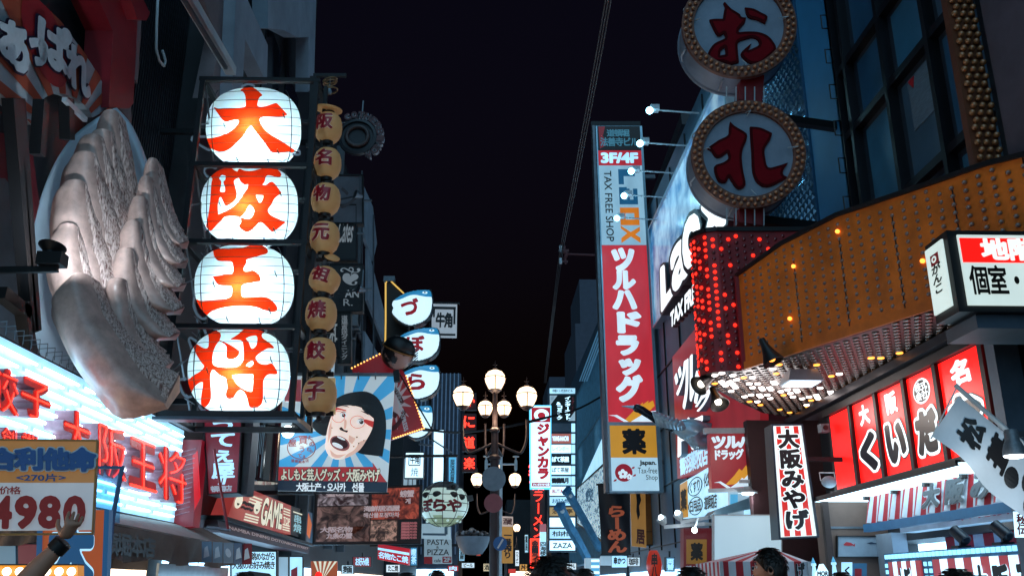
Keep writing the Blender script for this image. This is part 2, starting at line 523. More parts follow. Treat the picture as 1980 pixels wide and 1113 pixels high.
g.tube([PX(300 + dx, dy, -5.05) for dx, dy in [(6, -20), (3, 40), (2, 95), (8, 118), (17, 128), (20, 118), (14, 98)]], 0.022, whitep, 8)
build('pipe', g, b, True)
shop_windows(b, -5.35, 1.5, 13.2, 1, L_shopw, n=6)

b = thing('office_building', 'pale panelled building above and beyond the big white lanterns', 'building', (-7.5, 16.5, 0))
g = G(); g.box((-13, 13.75, 0), (-4.85, 21.8, 18), tile_dk); build('wall', g, b)
g = G(); pl = PlX(-4.25)
for p in ([(457, -20), (470, -20), (518, 88), (516, 163), (474, 75), (468, 190), (448, 190)],
          [(600, -20), (612, -20), (607, 168), (596, 178), (597, 72)],
          [(518, -20), (600, -20), (597, 72), (575, 73), (548, 58), (518, 55)]):
    g.poly(pl.at, p, 0, pale, 0.3)
g.poly(PlX(-4.45).at, [(385, -20), (455, -20), (449, 190), (403, 190), (425, 80)], 0, pinkw, 0.25)
build('panel', g, b)
g = G()
a, c = PX(360, -10, -4.2), PX(447, 138, -4.2)
g.bar(a, c, 0.16, 0.14, whitep); g.bar(PX(350, -10, -4.15), PX(437, 132, -4.15), 0.05, 0.05, steel)
build('gutter', g, b)
panes(b, winglass, [((-4.9, y, z), (-4.82, y + 1.4, z + 1.7)) for z in (5.2, 8.4, 11.6) for y in (15.0, 17.0, 19.0)])
shop_windows(b, -4.85, 14.2, 21.5, 1, L_shop, n=4)

b = thing('tall_building', 'dark tall building with stacked sign boards beyond the amber lanterns', 'building', (-7.5, 26, 0))
g = G(); g.box((-13, 22, 0), (-4.5, 29.5, 14.2), tile_dk); build('wall', g, b)
g = G()
for y in (22.4, 24.3, 26.4, 28.6): g.box((-4.5, y, 2.6), (-4.28, y + 0.16, 14), conc)
for p in ([(698, 360), (716, 400), (724, 470), (716, 505), (700, 460)], [(706, 480), (738, 600), (738, 660), (706, 580)], [(700, 640), (736, 700), (736, 740), (700, 700)]):
    g.poly(PlX(-4.3).at, p, 0.1, pale, 0.1)
build('fin', g, b)
panes(b, lambda i: L_dim if i == 4 else winglass, [((-4.55, y, z), (-4.47, y + 1.3, z + 1.9)) for z in (4.2, 7.4, 10.6) for y in (22.8, 24.8, 26.9)])
g = G()
g.tube([PX(700, 330, -4.1), PX(700, 700, -4.1)], 0.03, steel, 6); g.tube([PX(722, 415, -4.1), PX(722, 735, -4.1)], 0.03, steel, 6)
build('pipe', g, b)
shop_windows(b, -4.5, 22.3, 29.3, 1, L_shop, n=4)

b = thing('low_building', 'dim stepped building beside the blue and white fish signs', 'building', (-7.5, 36, 0))
g = G(); g.box((-13, 29.7, 0), (-4.7, 44, 12.4), tile_dk); build('wall', g, b)
panes(b, lambda i: L_dim if i % 5 == 1 else winglass, [((-4.72, y, z), (-4.66, y + 1.8, z + 1.6)) for y in (31, 34, 37, 40) for z in (4, 7, 10)])
shop_windows(b, -4.7, 30, 43.5, 1, L_shopw, n=6)

b = thing('ribbed_building', 'far building with dark vertical ribs left of the street lamp globes', 'building', (-3.2, 61, 0))
g = G(); g.box((-9, 60, 0), (-1.75, 72, 15.2), mat('ribbed wall', '#3b4150', 0.7)); build('wall', g, b)
panes(b, mat('rib paint', '#77839a', 0.6), [((-5.2 + i * 0.27, 59.86, 3.5), (-5.12 + i * 0.27, 60, 15.2)) for i in range(13)], 'rib')
g = G(); g.box((-5, 59.93, 0.3), (-2, 60, 2.6), L_shop); build('shop_window', g, b)
b = thing('far_building', 'dark distant building closing the left of the street below the neon letters', 'building', (-6, 50, 0))
g = G(); g.box((-12, 46, 0), (-4.2, 58, 10.5), tile_dk); build('wall', g, b)
shop_windows(b, -4.2, 46.3, 57.5, 1, L_shop, n=6)
panes(b, lambda i: L_dim if i % 2 else winglass, [((-4.21, y, z), (-4.15, y + 1.8, z + 1.4)) for y in (47, 50, 53) for z in (3.6, 6.4)])

# air conditioners and a drain pipe or two on the left fronts: things of their own
acm = mat('air conditioner casing', '#8b929a', .5, 0, .25, 6)
for k, (X, y, z, lab) in enumerate(((-4.85, 16.1, 7.3, 'dusty air conditioner high on the pale panelled building, nearer one'), (-4.85, 18.6, 7.3, 'dusty air conditioner high on the pale panelled building, farther one'), (-4.5, 25.4, 6.3, 'air conditioner low on the dark tall building behind the stacked boards'), (-4.5, 27.9, 9.5, 'air conditioner high on the dark tall building beside the grey pipes'), (-4.7, 33.4, 6.2, 'air conditioner on the dim stepped building behind the fish signs'))):
    t = thing('air_conditioner', lab, 'air conditioner', (X + .2, y + .4, z), 'wall air conditioners')
    g = G(); g.box((X + .02, y, z), (X + .36, y + .8, z + .6), acm); build('casing', g, t)
    g = G(); g.lathe((X + .365, y + .3, z + .3), (1, 0, 0), [(.24, 0), (.24, .01), (.05, .015), (0, .015)], dark, 20); build('fan_grille', g, t); g = G(); g.box((X, y + .1, z - .06), (X + .4, y + .16, z), steel); g.box((X, y + .64, z - .06), (X + .4, y + .7, z), steel); build('bracket', g, t)

# ------------------------------------------------------------------ right row of buildings
bluew = mat('blue grey render', '#2f7fae', 0.55, 0, 0.15, 1.2)
mull = mat('window mullion', '#1b1d24', 0.4, 0.4, 0.3, 4)
b = thing('theatre_building', 'dark glazed building rising behind the round drum signs on the right', 'building', (8, 11, 0))
g = G(); g.box((5.5, -3, 2.2), (14, 18.2, 19), tile_dk); g.box((5.5, 13.2, 0), (14, 18.2, 2.2), tile_dk); g.box((6.2, -3, 0), (14, 13.2, 2.2), brownw); build('wall', g, b)
g = G(); g.box((5.3, 12.05, 5.6), (5.5, 13.25, 19), bluew); build('blue_panel', g, b)
g = G()
for y0, y1 in ((8.3, 9.3), (9.45, 10.42), (10.6, 11.58), (11.78, 12.0)):
    for z0, z1 in ((5.65, 6.35), (6.5, 7.9), (8.05, 9.0), (9.2, 10.9), (11.1, 12.8), (13, 15)):
        w = G(); k = int(y0 * 7 + z0 * 3) % 3; w.box((5.42, y0 + .06, z0 + .05), (5.46, y1 - .06, z1 - .05), glass('reflective window glass %d' % k, ((0.035, 0.17, 0.30), (0.05, 0.12, 0.19), (0.02, 0.10, 0.20))[k], 0.3)); k == 1 and w.box((5.41, y0 + .1, z0 + (z1 - z0) * .45), (5.42, y1 - .25, z1 - .08), mat('window blind', '#5a7486', .7, 0, .3, 9, stretch=(1, 1, 6))); build('window', w, b)
g.box((5.44, 8.2, 5.6), (5.5, 12.05, 19), mat('spandrel', '#27323e', 0.4))
for y in (8.2, 9.35, 10.5, 11.68, 12.02): g.box((5.3, y, 5.6), (5.44, y + 0.09, 19), mull)
for z in (5.6, 6.4, 7.95, 9.05, 10.95, 12.9): g.box((5.33, 8.2, z), (5.44, 12.05, z + 0.11), mull)
build('mullion', g, b)
g = G(); g.poly(PlX(5.4).at, [(1766, 147), (1765, 170), (1755, 160)], 0, redpr, 0.01); build('access_mark', g, b)
g = G()
for i in range(12):
    z = 6.2 + i * 0.62; y = 12.0
    g.tube([(5.3, y + .06, z), (5.2, y + .06, z), (5.2, y + .06, z + .24), (5.3, y + .06, z + .24)], 0.012, black, 5)
build('rung', g, b)
g = G(); g.box((5.2, 6.5, 4.5), (5.5, 8.05, 19), mat('purple grey column', '#54505c', 0.6)); g.box((4.95, 5.4, 5.5), (5.5, 6.3, 19), black); build('column', g, b)

diam = mat('polished metal scales', '#6fb4dc', 0.22, 0.9, 0.2, 20)
t = thing('scale_panel', 'tall strip of shimmering blue metal scales behind the drum signs', 'wall panel', (5.25, 14.2, 5.5))
g = G(); g.box((5.28, 13.3, 5.5), (5.5, 15.6, 18), mat('panel backing', '#1d5a82', 0.5)); build('backing', g, t)
g = G()
for i in range(92):
    for j in range(13):
        y = 13.36 + j * 0.17 + (i % 2) * 0.085; z = 5.6 + i * 0.125
        a = rnd.uniform(0.0, 0.06); c = rnd.uniform(-0.03, 0.03)
        g.add([(5.27, y - .075, z), (5.27 - a, y + c, z - .06), (5.27, y + .075, z), (5.25, y, z + .075)], [(0, 1, 2, 3)], diam)
o = build('scales', g, t); o['kind'] = 'stuff'

b = thing('drugstore_building', 'blue lit building carrying the slanted lit wordmark board', 'building', (8, 24, 0))
g = G(); g.box((5.1, 18.4, 0), (14, 33.5, 13), mat('blue wall panels', '#4f7288', 0.5, 0.2, 0.2, 1.0)); build('wall', g, b)
g = G()
for z in (2.7, 4.3, 5.9, 7.5): g.box((5.06, 18.5, z), (5.1, 33.4, z + 0.03), dark)
for y in range(19, 33, 2): g.box((5.06, y, 2.6), (5.1, y + 0.03, 12.8), dark)
build('joint', g, b)
shop_windows(b, 5.1, 18.8, 33, -1, L_shop, n=7)
g = G(); g.bar(PX(1330, 230, 6.2), PX(1235, 480, 6.2), 0.4, 0.4, tile_dk); build('beam', g, b)

b = thing('barred_building', 'blue building with a barred front behind the tenant sign tower', 'building', (8, 44, 0))
g = G(); g.box((5.1, 34, 0), (14, 56, 13.2), mat('dark blue wall', '#2c4658', 0.6)); build('wall', g, b)
g = G()
barm = mat('blue steel bars', '#6fa6c2', 0.4, 0.4)
for i in range(60):
    y = 34.2 + i * 0.36; g.box((4.95, y, 2.6), (5.0, y + 0.05, 11.5), barm)
for z in (2.6, 4.6, 6.6, 8.6, 11.5): g.box((4.94, 34, z), (5.02, 56, z + 0.08), barm)
build('bars', g, b)
g = G()
for k in range(4): g.bar(PX(1163 - 3 + k * 4.5, 632, 4.9), PX(1121 + k * 4.5, 736, 4.9), 0.05, 0.05, lit('lit blue strip', '#4f86ad', 0.5))
build('conduit', g, b)
g = G()
for (y, z, m) in ((35, 4, L_dim), (37, 4, L_dim), (39.5, 7.2, L_dim), (36, 7.2, L_white2), (42, 4, L_white2), (44, 4, L_dim), (47, 7.0, L_dim)):
    w = G(); w.box((5.04, y, z), (5.1, y + 1.6, z + 1.5), m); build('window', w, b)
shop_windows(b, 5.1, 34.3, 55.5, -1, L_shop, n=9)
for (x0, y0, x1, D, hh, lab) in ((1112, 625, 1162, 62, 5, 'dim flat topped building behind the barred blue front'), (1062, 728, 1112, 75, 5, 'dark boxy building behind the top of the tenant sign tower'), (1120, 540, 1175, 80, 5, 'faint tall slab building behind the tall red vertical sign')):
    a = PY(x0, y0, D); c = PY(x1, y0, D); b = thing('distant_building', lab, 'building', (a.x, D, 0))
    g = G(); g.box((a.x, D, 0), (c.x + 3, D + 9, a.z), mat('night wall', '#3a3d4a', 0.8)); build('wall', g, b)
    panes(b, winglass, [((a.x + 0.4 + k * 0.6, D - 0.03, 4 + j * 3), (a.x + 0.8 + k * 0.6, D, 5.2 + j * 3)) for k in range(3) for j in range(4)])
b = thing('narrow_building', 'low dark shopfront row at the far end of the street', 'building', (4, 70, 0))
g = G(); g.box((1.9, 84, 0), (9, 92, 9), tile_dk); build('wall', g, b)
g = G(); g.box((2.2, 83.9, 0.3), (6, 84, 2.8), L_shopw); build('shop_window', g, b)
# ================================================================== LEFT: sunburst board
X = -4.95
loops = [[(-60, -30), (60, -30), (72, 0), (113, 38), (151, 87), (189, 143), (221, 206), (178, 228), (170, 211), (143, 189), (113, 181), (87, 189), (64, 226), (60, 242), (0, 181), (-60, 140)]]
F, xs, ys = loops_field(loops, 2.5, 6)
GX, GY = np.meshgrid(xs, ys)
t = thing('sunburst_board', 'arched sunburst board with a red sun and white hiragana lettering', 'signboard', PX(100, 230, X))
pl = PlX(X)
owh = mat('sunburst white', '#a9b4bb', 0.6, 0, 0.15, 4); oor = mat('sunburst orange', '#a8492f', 0.6, 0, 0.15, 4)
g = G(); g.iso(pl.at, iso_mesh(F, xs, ys), 0, owh, 0.12); build('board', g, t)
ang = np.arctan2(GY - 262, GX - 128); rad = np.hypot(GY - 262, GX - 128)
S = np.sin(ang * 22 + 0.6) * rad * 0.045
g = G(); g.iso(pl.at, iso_mesh(np.minimum(F, S), xs, ys), 0.01, oor); build('rays', g, t)
e = 1 - ((GX - 83) * 0.94 - (GY - 78) * 0.34) ** 2 / 34 ** 2 - ((GX - 83) * 0.34 + (GY - 78) * 0.94) ** 2 / 96 ** 2
g = G(); g.iso(pl.at, iso_mesh(np.minimum(F, e * 40), xs, ys), 0.02, mat('sun red', '#9c1420', 0.6)); build('sun', g, t)
for ch, c in (('あ', ((-14, 30), (50, 52), (47, 160), (-12, 104))), ('っ', ((46, 62), (84, 84), (82, 136), (50, 122))), ('ぱ', ((60, 18), (132, 62), (126, 158), (66, 112))), ('れ', ((118, 76), (166, 104), (168, 200), (120, 158)))):
    q = QX(X, c[3], c[2], c[1], c[0]); g = G()
    g.text(q, ch, 0, 0, 1, 1, 0.035, mat('lettering outline', '#2a1a3a', 0.5), 0.10, ref=.06); g.text(q, ch, 0, 0, 1, 1, 0.05, mat('lettering white', '#c9d4da', 0.5), 0.06)
    build('lettering', g, t)

# bracket frame and red shape behind the plate
t = thing('sign_bracket', 'dark steel bracket frame holding the dumpling plate to the wall', 'bracket', PX(60, 500, -4.9))
g = G()
for a, c in (((20, 190), (58, 640)), ((32, 190), (64, 640)), ((80, 195), (72, 300)), ((128, 190), (130, 270)), ((0, 565), (50, 605)), ((42, 585), (58, 690))):
    g.bar(PX(*a, -4.75), PX(*c, -4.75), 0.12, 0.12, black)
g.bar(PX(124, 192, -4.7), PX(165, 232, -4.7), 0.05, 0.05, wsteel)
build('frame', g, t)
g = G(); g.poly(PlX(-5.28).at, [(-20, 250), (20, 262), (64, 300), (80, 420), (40, 480), (-20, 500)], 0, mat('red sheet', '#7a1520', 0.5), 0.1)
g.poly(PlX(-5.2).at, [(-40, 340), (10, 345), (28, 370), (44, 640), (60, 700), (-40, 690)], 0, mat('grey sheet', '#6c7076', 0.6), 0.1)
build('back_sheet', g, t)

# ------------------------------------------------------------------ giant plate of dumplings
def smooth_path(p, n): 
    P = [Vector(a) for a in p]; out = []
    for i in range(len(P) - 1):
        a, b = P[i], P[i + 1]; ta = (P[min(i + 1, len(P) - 1)] - P[max(i - 1, 0)]) / 2; tb = (P[min(i + 2, len(P) - 1)] - a) / 2
        for k in range(n):
            t = k / n; out.append(a * (2 * t ** 3 - 3 * t * t + 1) + ta * (t ** 3 - 2 * t * t + t) + b * (3 * t * t - 2 * t ** 3) + tb * (t ** 3 - t * t))
    out.append(P[-1]); return out
wrap = mat('dumpling wrapper', '#ceaa9e', 0.3, 0, 0.5, 3.2, 0.22)
def crust_mat():
    m, t, b = base_mat('fried crust')
    tc = t.nodes.new('ShaderNodeTexCoord'); mp = t.nodes.new('ShaderNodeMapping'); mp.inputs['Scale'].default_value = (20, 20, 0.9)
    n = t.nodes.new('ShaderNodeTexNoise'); n.inputs['Scale'].default_value = 3.2; n.inputs['Detail'].default_value = 5; n.inputs['Roughness'].default_value = 0.6
    r = t.nodes.new('ShaderNodeValToRGB'); r.color_ramp.elements[0].position = 0.36; r.color_ramp.elements[1].position = 0.58
    r.color_ramp.elements[0].color = (0.13, 0.04, 0.03, 1); r.color_ramp.elements[1].color = (0.68, 0.50, 0.44, 1)
    bp = t.nodes.new('ShaderNodeBump'); bp.inputs['Strength'].default_value = 0.5; bp.inputs['Distance'].default_value = 0.018
    t.links.new(tc.outputs['Object'], mp.inputs[0]); t.links.new(mp.outputs[0], n.inputs[0]); t.links.new(n.outputs[0], r.inputs[0])
    t.links.new(r.outputs[0], b.inputs['Base Color']); t.links.new(n.outputs[0], bp.inputs['Height']); t.links.new(bp.outputs[0], b.inputs['Normal'])
    b.inputs['Roughness'].default_value = 0.6
    return m
crust = crust_mat()
t = thing('dumpling_plate', 'giant sculpted plate of pan fried dumplings on the restaurant wall', 'sculpture sign', PX(220, 820, -4.2))
# plate: rim outline and floor
rim = [(228, 214), (190, 236), (150, 268), (118, 312), (92, 370), (72, 440), (60, 520), (62, 590), (74, 660), (96, 710), (130, 745), (180, 770), (240, 770), (290, 700), (318, 600), (322, 500), (308, 400), (286, 320), (258, 250)]
N = 72; sp = smooth_path(rim + [rim[0]], 6)
cx_, cy_ = 196, 500
def plate_pt(p, k, dy):
    x = cx_ + (p[0] - cx_) * k; y = cy_ + (p[1] - cy_) * k
    return PY(x, y, 10.0 + (x - 60) / 260 * .85) + Vector((0, dy, 0))
g = G(); rings = []
for k, dy in ((.9, 0.16), (1.0, 0.06), (1.01, -0.04), (0.985, -0.12), (0.94, -0.13), (0.88, -0.03), (0.80, 0.08), (0.6, 0.12), (0.01, 0.12)):
    rings.append([plate_pt(p, k, dy) for p in sp[:-1]])
pm = mat('glazed white plate', '#c2d2de', 0.3, 0, 0.12, 2.5)
g.rings(rings, pm, cap=False)
build('plate', g, t, True)
# a dumpling: edge of the crust next to the dough, far edge of the crust, outline of the domed back (photo offsets from its top corner)
DF = ([(0, 0), (5, 26), (15, 58), (31, 94), (66, 150), (101, 200), (146, 245)], [(4, 1), (12, 22), (30, 58), (53, 93), (87, 130), (125, 160), (160, 183)], [(-43, 13), (-85, 58), (-67, 112), (-37, 171), (-1, 220), (53, 272), (143, 252)])
DA = ([(0, 0), (3, 40), (8, 90), (20, 150), (38, 220)], [(4, 3), (17, 50), (31, 100), (50, 160), (80, 225)], [(-46, 3), (-62, 26), (-68, 80), (-60, 140), (-30, 210)])
DB = ([(0, 0), (4, 40), (13, 86), (30, 125), (56, 158), (72, 170)], [(3, 4), (18, 48), (38, 95), (58, 125), (72, 143), (80, 152)], [(-38, 4), (-50, 26), (-54, 70), (-46, 115), (-14, 160), (40, 172)])
def dumpling(K, T, sx, sy, Y, seed=0, th0=.15):
    e1, e2, dd = (smooth_path(p, 30 // len(K[0])) for p in K); n = len(e1)
    def W(p, dy): return PY(T[0] + p[0] * sx, T[1] + p[1] * sy, Y) + Vector((0, dy, 0))
    rings = []; M = 12
    for i in range(n):
        s = i / (n - 1); a, b, d = e1[i], e2[i], dd[i]
        bul = (math.sin(math.pi * min(1, .22 + s * .75))) ** .6
        pts = []
        for k in range(M + 1):
            f = k / M; x = a.x + (d.x - a.x) * f; y = a.y + (d.y - a.y) * f
            prof = (1 - abs(2 * f - .9) ** 3.2) if f < .95 else 0
            fold = .034 * mnoise.noise(Vector((x * .006 + seed * 7, y * .034, seed))) + .012 * mnoise.noise(Vector((x * .02, y * .06 + seed * 3, 5)))
            pts.append(W((x, y), -th0 * bul * max(0, prof) + fold * (1 if 0 < k < M else .3) + .10 * f * f))
        pts.append(W((d.x * .4 + b.x * .6, d.y * .4 + b.y * .6), .32)); pts.append(W(b, .2)); rings.append(pts)
    g = G(); g.rings(rings, wrap); o = build('dumpling', g, t, 48)
    h = G(); vs = []; C = 9
    for i in range(n):
        a, b = e1[i], e2[i]; s = i / (n - 1)
        rag = 5 * s * mnoise.noise(Vector((i * .9, seed * 3.1, 0)))
        for k in range(C):
            f = k / (C - 1)
            p = a + (b - a) * f * (1.04 + (.5 * s * mnoise.noise(Vector((i * .6, seed, 2))) if k == C - 1 else 0)) + Vector((.6, rag * f))
            vs.append(W(p, .2 * f - .012 - .04 * math.sin(math.pi * f) + .030 * mnoise.noise(Vector((i * .35, k * 1.1, seed)))))
    h.add(vs, [(i * C + k, i * C + k + 1, (i + 1) * C + k + 1, (i + 1) * C + k) for i in range(n - 1) for k in range(C - 1)], crust); build('crust', h, o, True)
for i, (T, sx, sy) in enumerate([((304, 309), .64, .96), ((294, 344), .74, .98), ((282, 383), .85, 1.02), ((270, 429), .95, 1.02), ((257, 482), 1, 1), ((242, 540), 1.02, 1)]):
    dumpling(DB, T, sx, sy, 9.95 - i * .13, i + 10, .12)
for i, (T, sx, sy) in enumerate([((228, 217), .82, 1.2), ((214, 255), .95, 1.2), ((196, 264), 1.0, 1.1), ((181, 297), 1.1, 1.1), ((163, 352), 1.1, 1.0), ((148, 436), 1.0, .85)]):
    dumpling(DA, T, sx, sy, 9.85 - i * .14, i, .13)
dumpling(DF, (175, 534), 1, 1, 8.95, 6, .26)

t = thing('floodlight', 'small black floodlight on a horizontal arm in front of the dumpling plate', 'lamp', PY(95, 520, 8.2))
g = G(); g.bar(PY(-40, 523, 8.2), PY(112, 520, 8.2), 0.045, 0.06, black); build('arm', g, t)
g = G(); c = PY(100, 502, 8.2); g.box((c.x - .11, c.y - .08, c.z - .06), (c.x + .12, c.y + .08, c.z + .06), black); build('bracket', g, t)
g = G(); c = PY(96, 492, 8.2); ax = Vector((0.05, 0.25, 1)).normalized(); g.lathe(c, ax, [(0.0, -.02), (.05, -.02), (.06, .02), (.13, .09), (.125, .092), (.05, .03), (0, .03)], dark); build('shade', g, t, 30)
g = G(); g.ball(c + ax * 0.05, 0.028, lit('floodlight bulb', '#cfe9ff', 6, 0.5, 0)); build('bulb', g, t, True)
lamp('floodlight_beam', c + ax * 0.12, 95, (0.70, 0.87, 1.0), t, 0.05, spot=150, aim=PY(130, 330, 9.3))
# ================================================================== LEFT: lit wall sign with red channel letters
X = -4.5
t = thing('neon_wall_sign', 'long white glowing tube sign with red channel letters under the dumpling plate', 'neon sign', PX(230, 1000, X))
q = Q((X, 7.6, 2.5), (X, 13.6, 2.5), (X, 13.6, 3.83), (X, 7.6, 3.83))
g = G(); g.slab(q, 0, 0, 1, 1, -0.25, 0, lit('tube sign backing', '#9fd6f2', 1.0, 0.6, 0.15, 2)); build('back_panel', g, t)
for r in range(12):
    z = 2.58 + r * 0.104; y = 7.65 + (r % 2) * 0.35
    while y < 13.4:
        e = min(y + 0.95, 13.55)
        g = G(); g.tube([(X + .035, y, z), (X + .035, e - 0.06, z)], 0.016, L_tube, 6); g.box((X, y - .05, z - .025), (X + .06, y + .02, z + .025), L_white2); build('tube', g, t, 40); y += 0.98
g = G()
for i in range(34):
    y = 8 + i * 0.165; g.tube([(X - .1, y, 3.83), (X - .1, y, 3.95), (X + .05, y + .03, 3.97), (X + .06, y + .03, 3.84)], 0.006, steel, 4)
g.bar((X - .1, 7.6, 3.86), (X - .1, 13.6, 3.86), .05, .05, dark); g.slab(q, 0, -0.04, 1, 0, -0.25, 0.03, dark)
build('bird_spikes', g, t)
side = mat('channel letter side', '#b5808a', 0.5, 0, 0.3, 14); face = lit('channel letter face', '#b81414', 0.55, 0.4, 0.2, 4)
for ch, bx in (('餃', (-24, 694, 34, 806)), ('子', (40, 722, 98, 820)), ('大', (122, 782, 174, 900)), ('阪', (190, 812, 243, 932)), ('王', (249, 840, 302, 953)), ('将', (306, 856, 359, 976)), ('創', (2, 822, 30, 880)), ('業', (40, 832, 76, 890))):
    p = vq(X + 0.22, *bx); g = G()
    g.text(p, ch, 0, 0, 1, 1, -0.004, side, 0.065, 0.2); g.text(p, ch, 0, 0, 1, 1, 0.0, face, 0.065)
    o = build('channel_letter', g, t)
    g = G(); g.text(p, ch, 0, 0, 1, 1, 0.012, L_neon, -0.016); build('neon_line', g, o)
g = G(); g.box((X - .2, 13.62, 2.45), (X + 0.27, 13.95, 3.7), lit('dim red end panel', '#7c1424', 0.6, 0.4, 0.3, 3)); build('end_panel', g, t)
g = G()
for i in range(14): g.bar((X - .02, 13.615, 2.6 + i * .07), (X + .2, 13.615, 2.66 + i * .07), 0.012, 0.012, side)
g.poly(PlY(13.61).at, [(372, 880), (382, 870), (388, 960), (376, 985)], 0, lit('red glow figure', '#c8101c', 0.8), 0.01)
build('end_pattern', g, t)

# awning and banner cloth under it
t = thing('shop_awning', 'grey brown sagging awning banner below the white glowing tube sign', 'awning', PX(300, 1060, -4.3))
can = mat('brown canvas', '#6b5a50', 0.7, 0, 0.3, 3, 0.4); can2 = mat('grey canvas', '#8d8984', 0.7, 0, 0.2, 3, 0.3)
g = G(); q = Q((-3.9, 9, 2.28), (-3.9, 15.2, 2.22), (-4.55, 15.2, 2.52), (-4.55, 9, 2.5))
g.slab(q, 0, 0, 1, 1, -0.02, 0, can2); build('roof', g, t)
g = G(); pl = PlX(-3.95); n = 30; vs = []
for i in range(n + 1):
    f = i / n; y = 9.6 + f * 5.2
    for k in range(6):
        z = 2.24 - 0.33 * k / 5 - 0.03 * math.sin(f * 19 + k) * (k / 5)
        vs.append((-3.9 + 0.05 * math.sin(f * 44 + k * .7) * (0.3 + k / 5), y, z))
g.add(vs, [(i * 6 + k, i * 6 + k + 1, (i + 1) * 6 + k + 1, (i + 1) * 6 + k) for i in range(n) for k in range(5)], can); build('banner_cloth', g, t, True)
q = QX(-3.83, (200, 1072), (300, 1078), (300, 1040), (200, 1026)); g = G(); g.htext(q, '頓堀本店', 0, 0, 1, 1, 0, ink, 0.03); build('lettering', g, t)
g = G(); g.box((-3.95, 11.5, 1.55), (-3.92, 14.6, 1.9), mat('clear plastic sheet', '#8fa6b0', 0.12)); g.box((-4.9, 11, 0.4), (-4.86, 15, 1.85), L_shopw); build('plastic_sheet', g, t)

# ================================================================== the tower of four big lanterns
YL = 12.0
paperw = paper('white lantern paper', '#e8f6fb'); paperr = paper('red lantern paper', (0.80, 0.026, 0.004)); unlit = mat('unlit red acrylic', '#4a0b12', 0.35, 0, 0.2, 4)
t = thing('lantern_rack', 'tall black steel rack holding four big glowing white lanterns', 'sign frame', PY(470, 806, YL))
a = PY(345, 806, YL); b_ = PY(578, 806, YL); x0, x1, z0 = a.x, b_.x, a.z; z1 = PY(480, 172, YL).z
rows = [z0] + [PY(470, y, YL - .25).z for y in (631, 468, 319)] + [z1]
y0, y1 = YL - 0.25, YL + 1.0
xs0, xs1 = PY(352, 600, YL).x, PY(586, 600, YL).x
g = G()
for x in (xs0, xs1):
    for y in (y0, y1): g.box((x - .036, y - .036, z0), (x + .036, y + .036, z1), dark)
g.box((xs1 + .05, y0 + .3, z0), (xs1 + .1, y0 + .4, z1 + .1), dark)
build('post', g, t)
for i, z in enumerate(rows):
    g = G(); h = .038 if i == 0 else .03
    for y in (y0, y1): g.box((xs0 - .05, y - .04, z - h), (xs1 + .05, y + .04, z + h), dark)
    for x in (xs0, xs1): g.box((x - .04, y0, z - h), (x + .04, y1, z + h), dark)
    build('crossbar', g, t)
g = G(); g.box((xs0 - .1, y0 - .1, z0 - .09), (xs1 + .1, y0 + .12, z0 - .05), mat('blue grey tray', '#33414f', 0.4)); build('tray', g, t)
g = G()
for i in range(4):
    za, zb = rows[i], rows[i + 1]
    g.bar((xs0, y1, za), (xs0, y0 + .1, zb), .02, .02, steel); g.bar((xs0, y1, zb), (xs0, y0 + .1, (za + zb) / 2), .02, .02, steel)
    for k in range(5):
        z = za + (zb - za) * (k + .5) / 5; g.bar((xs0, y1, z), (xs0, y1 - .5, z), .012, .012, steel)
g.bar((xs0, y1, z1 - .2), (-5.2, y1, z1 - .2), .08, .08, dark); g.bar((xs0, y1, z0 + .4), (-5.2, y1, z0 + .4), .08, .08, dark)
build('brace', g, t)

K_DA = [crop(360, 160, 6.958, [(725, 100), (765, 75), (830, 48), (885, 62), (950, 95), (1030, 170), (985, 200), (965, 250), (960, 310), (1010, 325), (1080, 315), (1180, 280), (1220, 278), (1365, 430), (1300, 452), (1150, 460), (1040, 462), (990, 490), (1010, 560), (1060, 630), (1140, 700), (1250, 765), (1380, 850), (1505, 942), (1400, 935), (1200, 942), (1140, 925), (1050, 800), (960, 690), (872, 580), (820, 640), (760, 730), (680, 805), (600, 880), (520, 920), (430, 925), (350, 890), (290, 870), (100, 755), (300, 750), (430, 725), (560, 675), (650, 610), (700, 545), (708, 515), (690, 500), (620, 505), (540, 525), (490, 500), (440, 435), (365, 325), (440, 350), (560, 350), (700, 340), (790, 325), (802, 300), (795, 180), (770, 130)])]
K_SAKA = [crop(360, 310, 6.958, l) for l in (
    [(520, 58), (570, 62), (640, 130), (690, 153), (715, 112), (780, 138), (870, 143), (960, 125), (1080, 85), (1130, 55), (1180, 80), (1250, 145), (1280, 190), (1260, 225), (1220, 230), (1140, 205), (1080, 210), (1055, 290), (1025, 325), (1060, 340), (1160, 288), (1285, 438), (1200, 500), (1170, 545), (1150, 590), (1100, 665), (1120, 720), (1200, 770), (1340, 832), (1170, 960), (1110, 920), (1005, 830), (930, 890), (850, 955), (790, 955), (710, 890), (738, 835), (735, 790), (690, 755), (530, 755), (480, 800), (330, 955), (270, 890), (295, 760), (320, 560), (340, 300), (350, 240), (280, 175), (275, 130), (320, 115), (400, 125), (460, 80)],
    [(445, 240), (480, 198), (530, 210), (525, 260), (500, 290), (520, 360), (520, 420), (480, 430), (455, 415), (470, 330), (470, 280)],
    [(640, 290), (660, 255), (710, 235), (730, 280), (780, 325), (835, 320), (820, 380), (770, 450), (700, 550), (620, 630), (520, 690), (430, 730), (425, 600), (445, 510), (465, 490), (500, 560), (530, 610), (590, 590), (670, 520), (685, 460), (665, 370)],
    [(935, 468), (1040, 470), (1035, 510), (1005, 565), (980, 570), (960, 520)],
    [(855, 600), (890, 625), (915, 680), (890, 750), (840, 790), (730, 765), (790, 710), (815, 660)])]
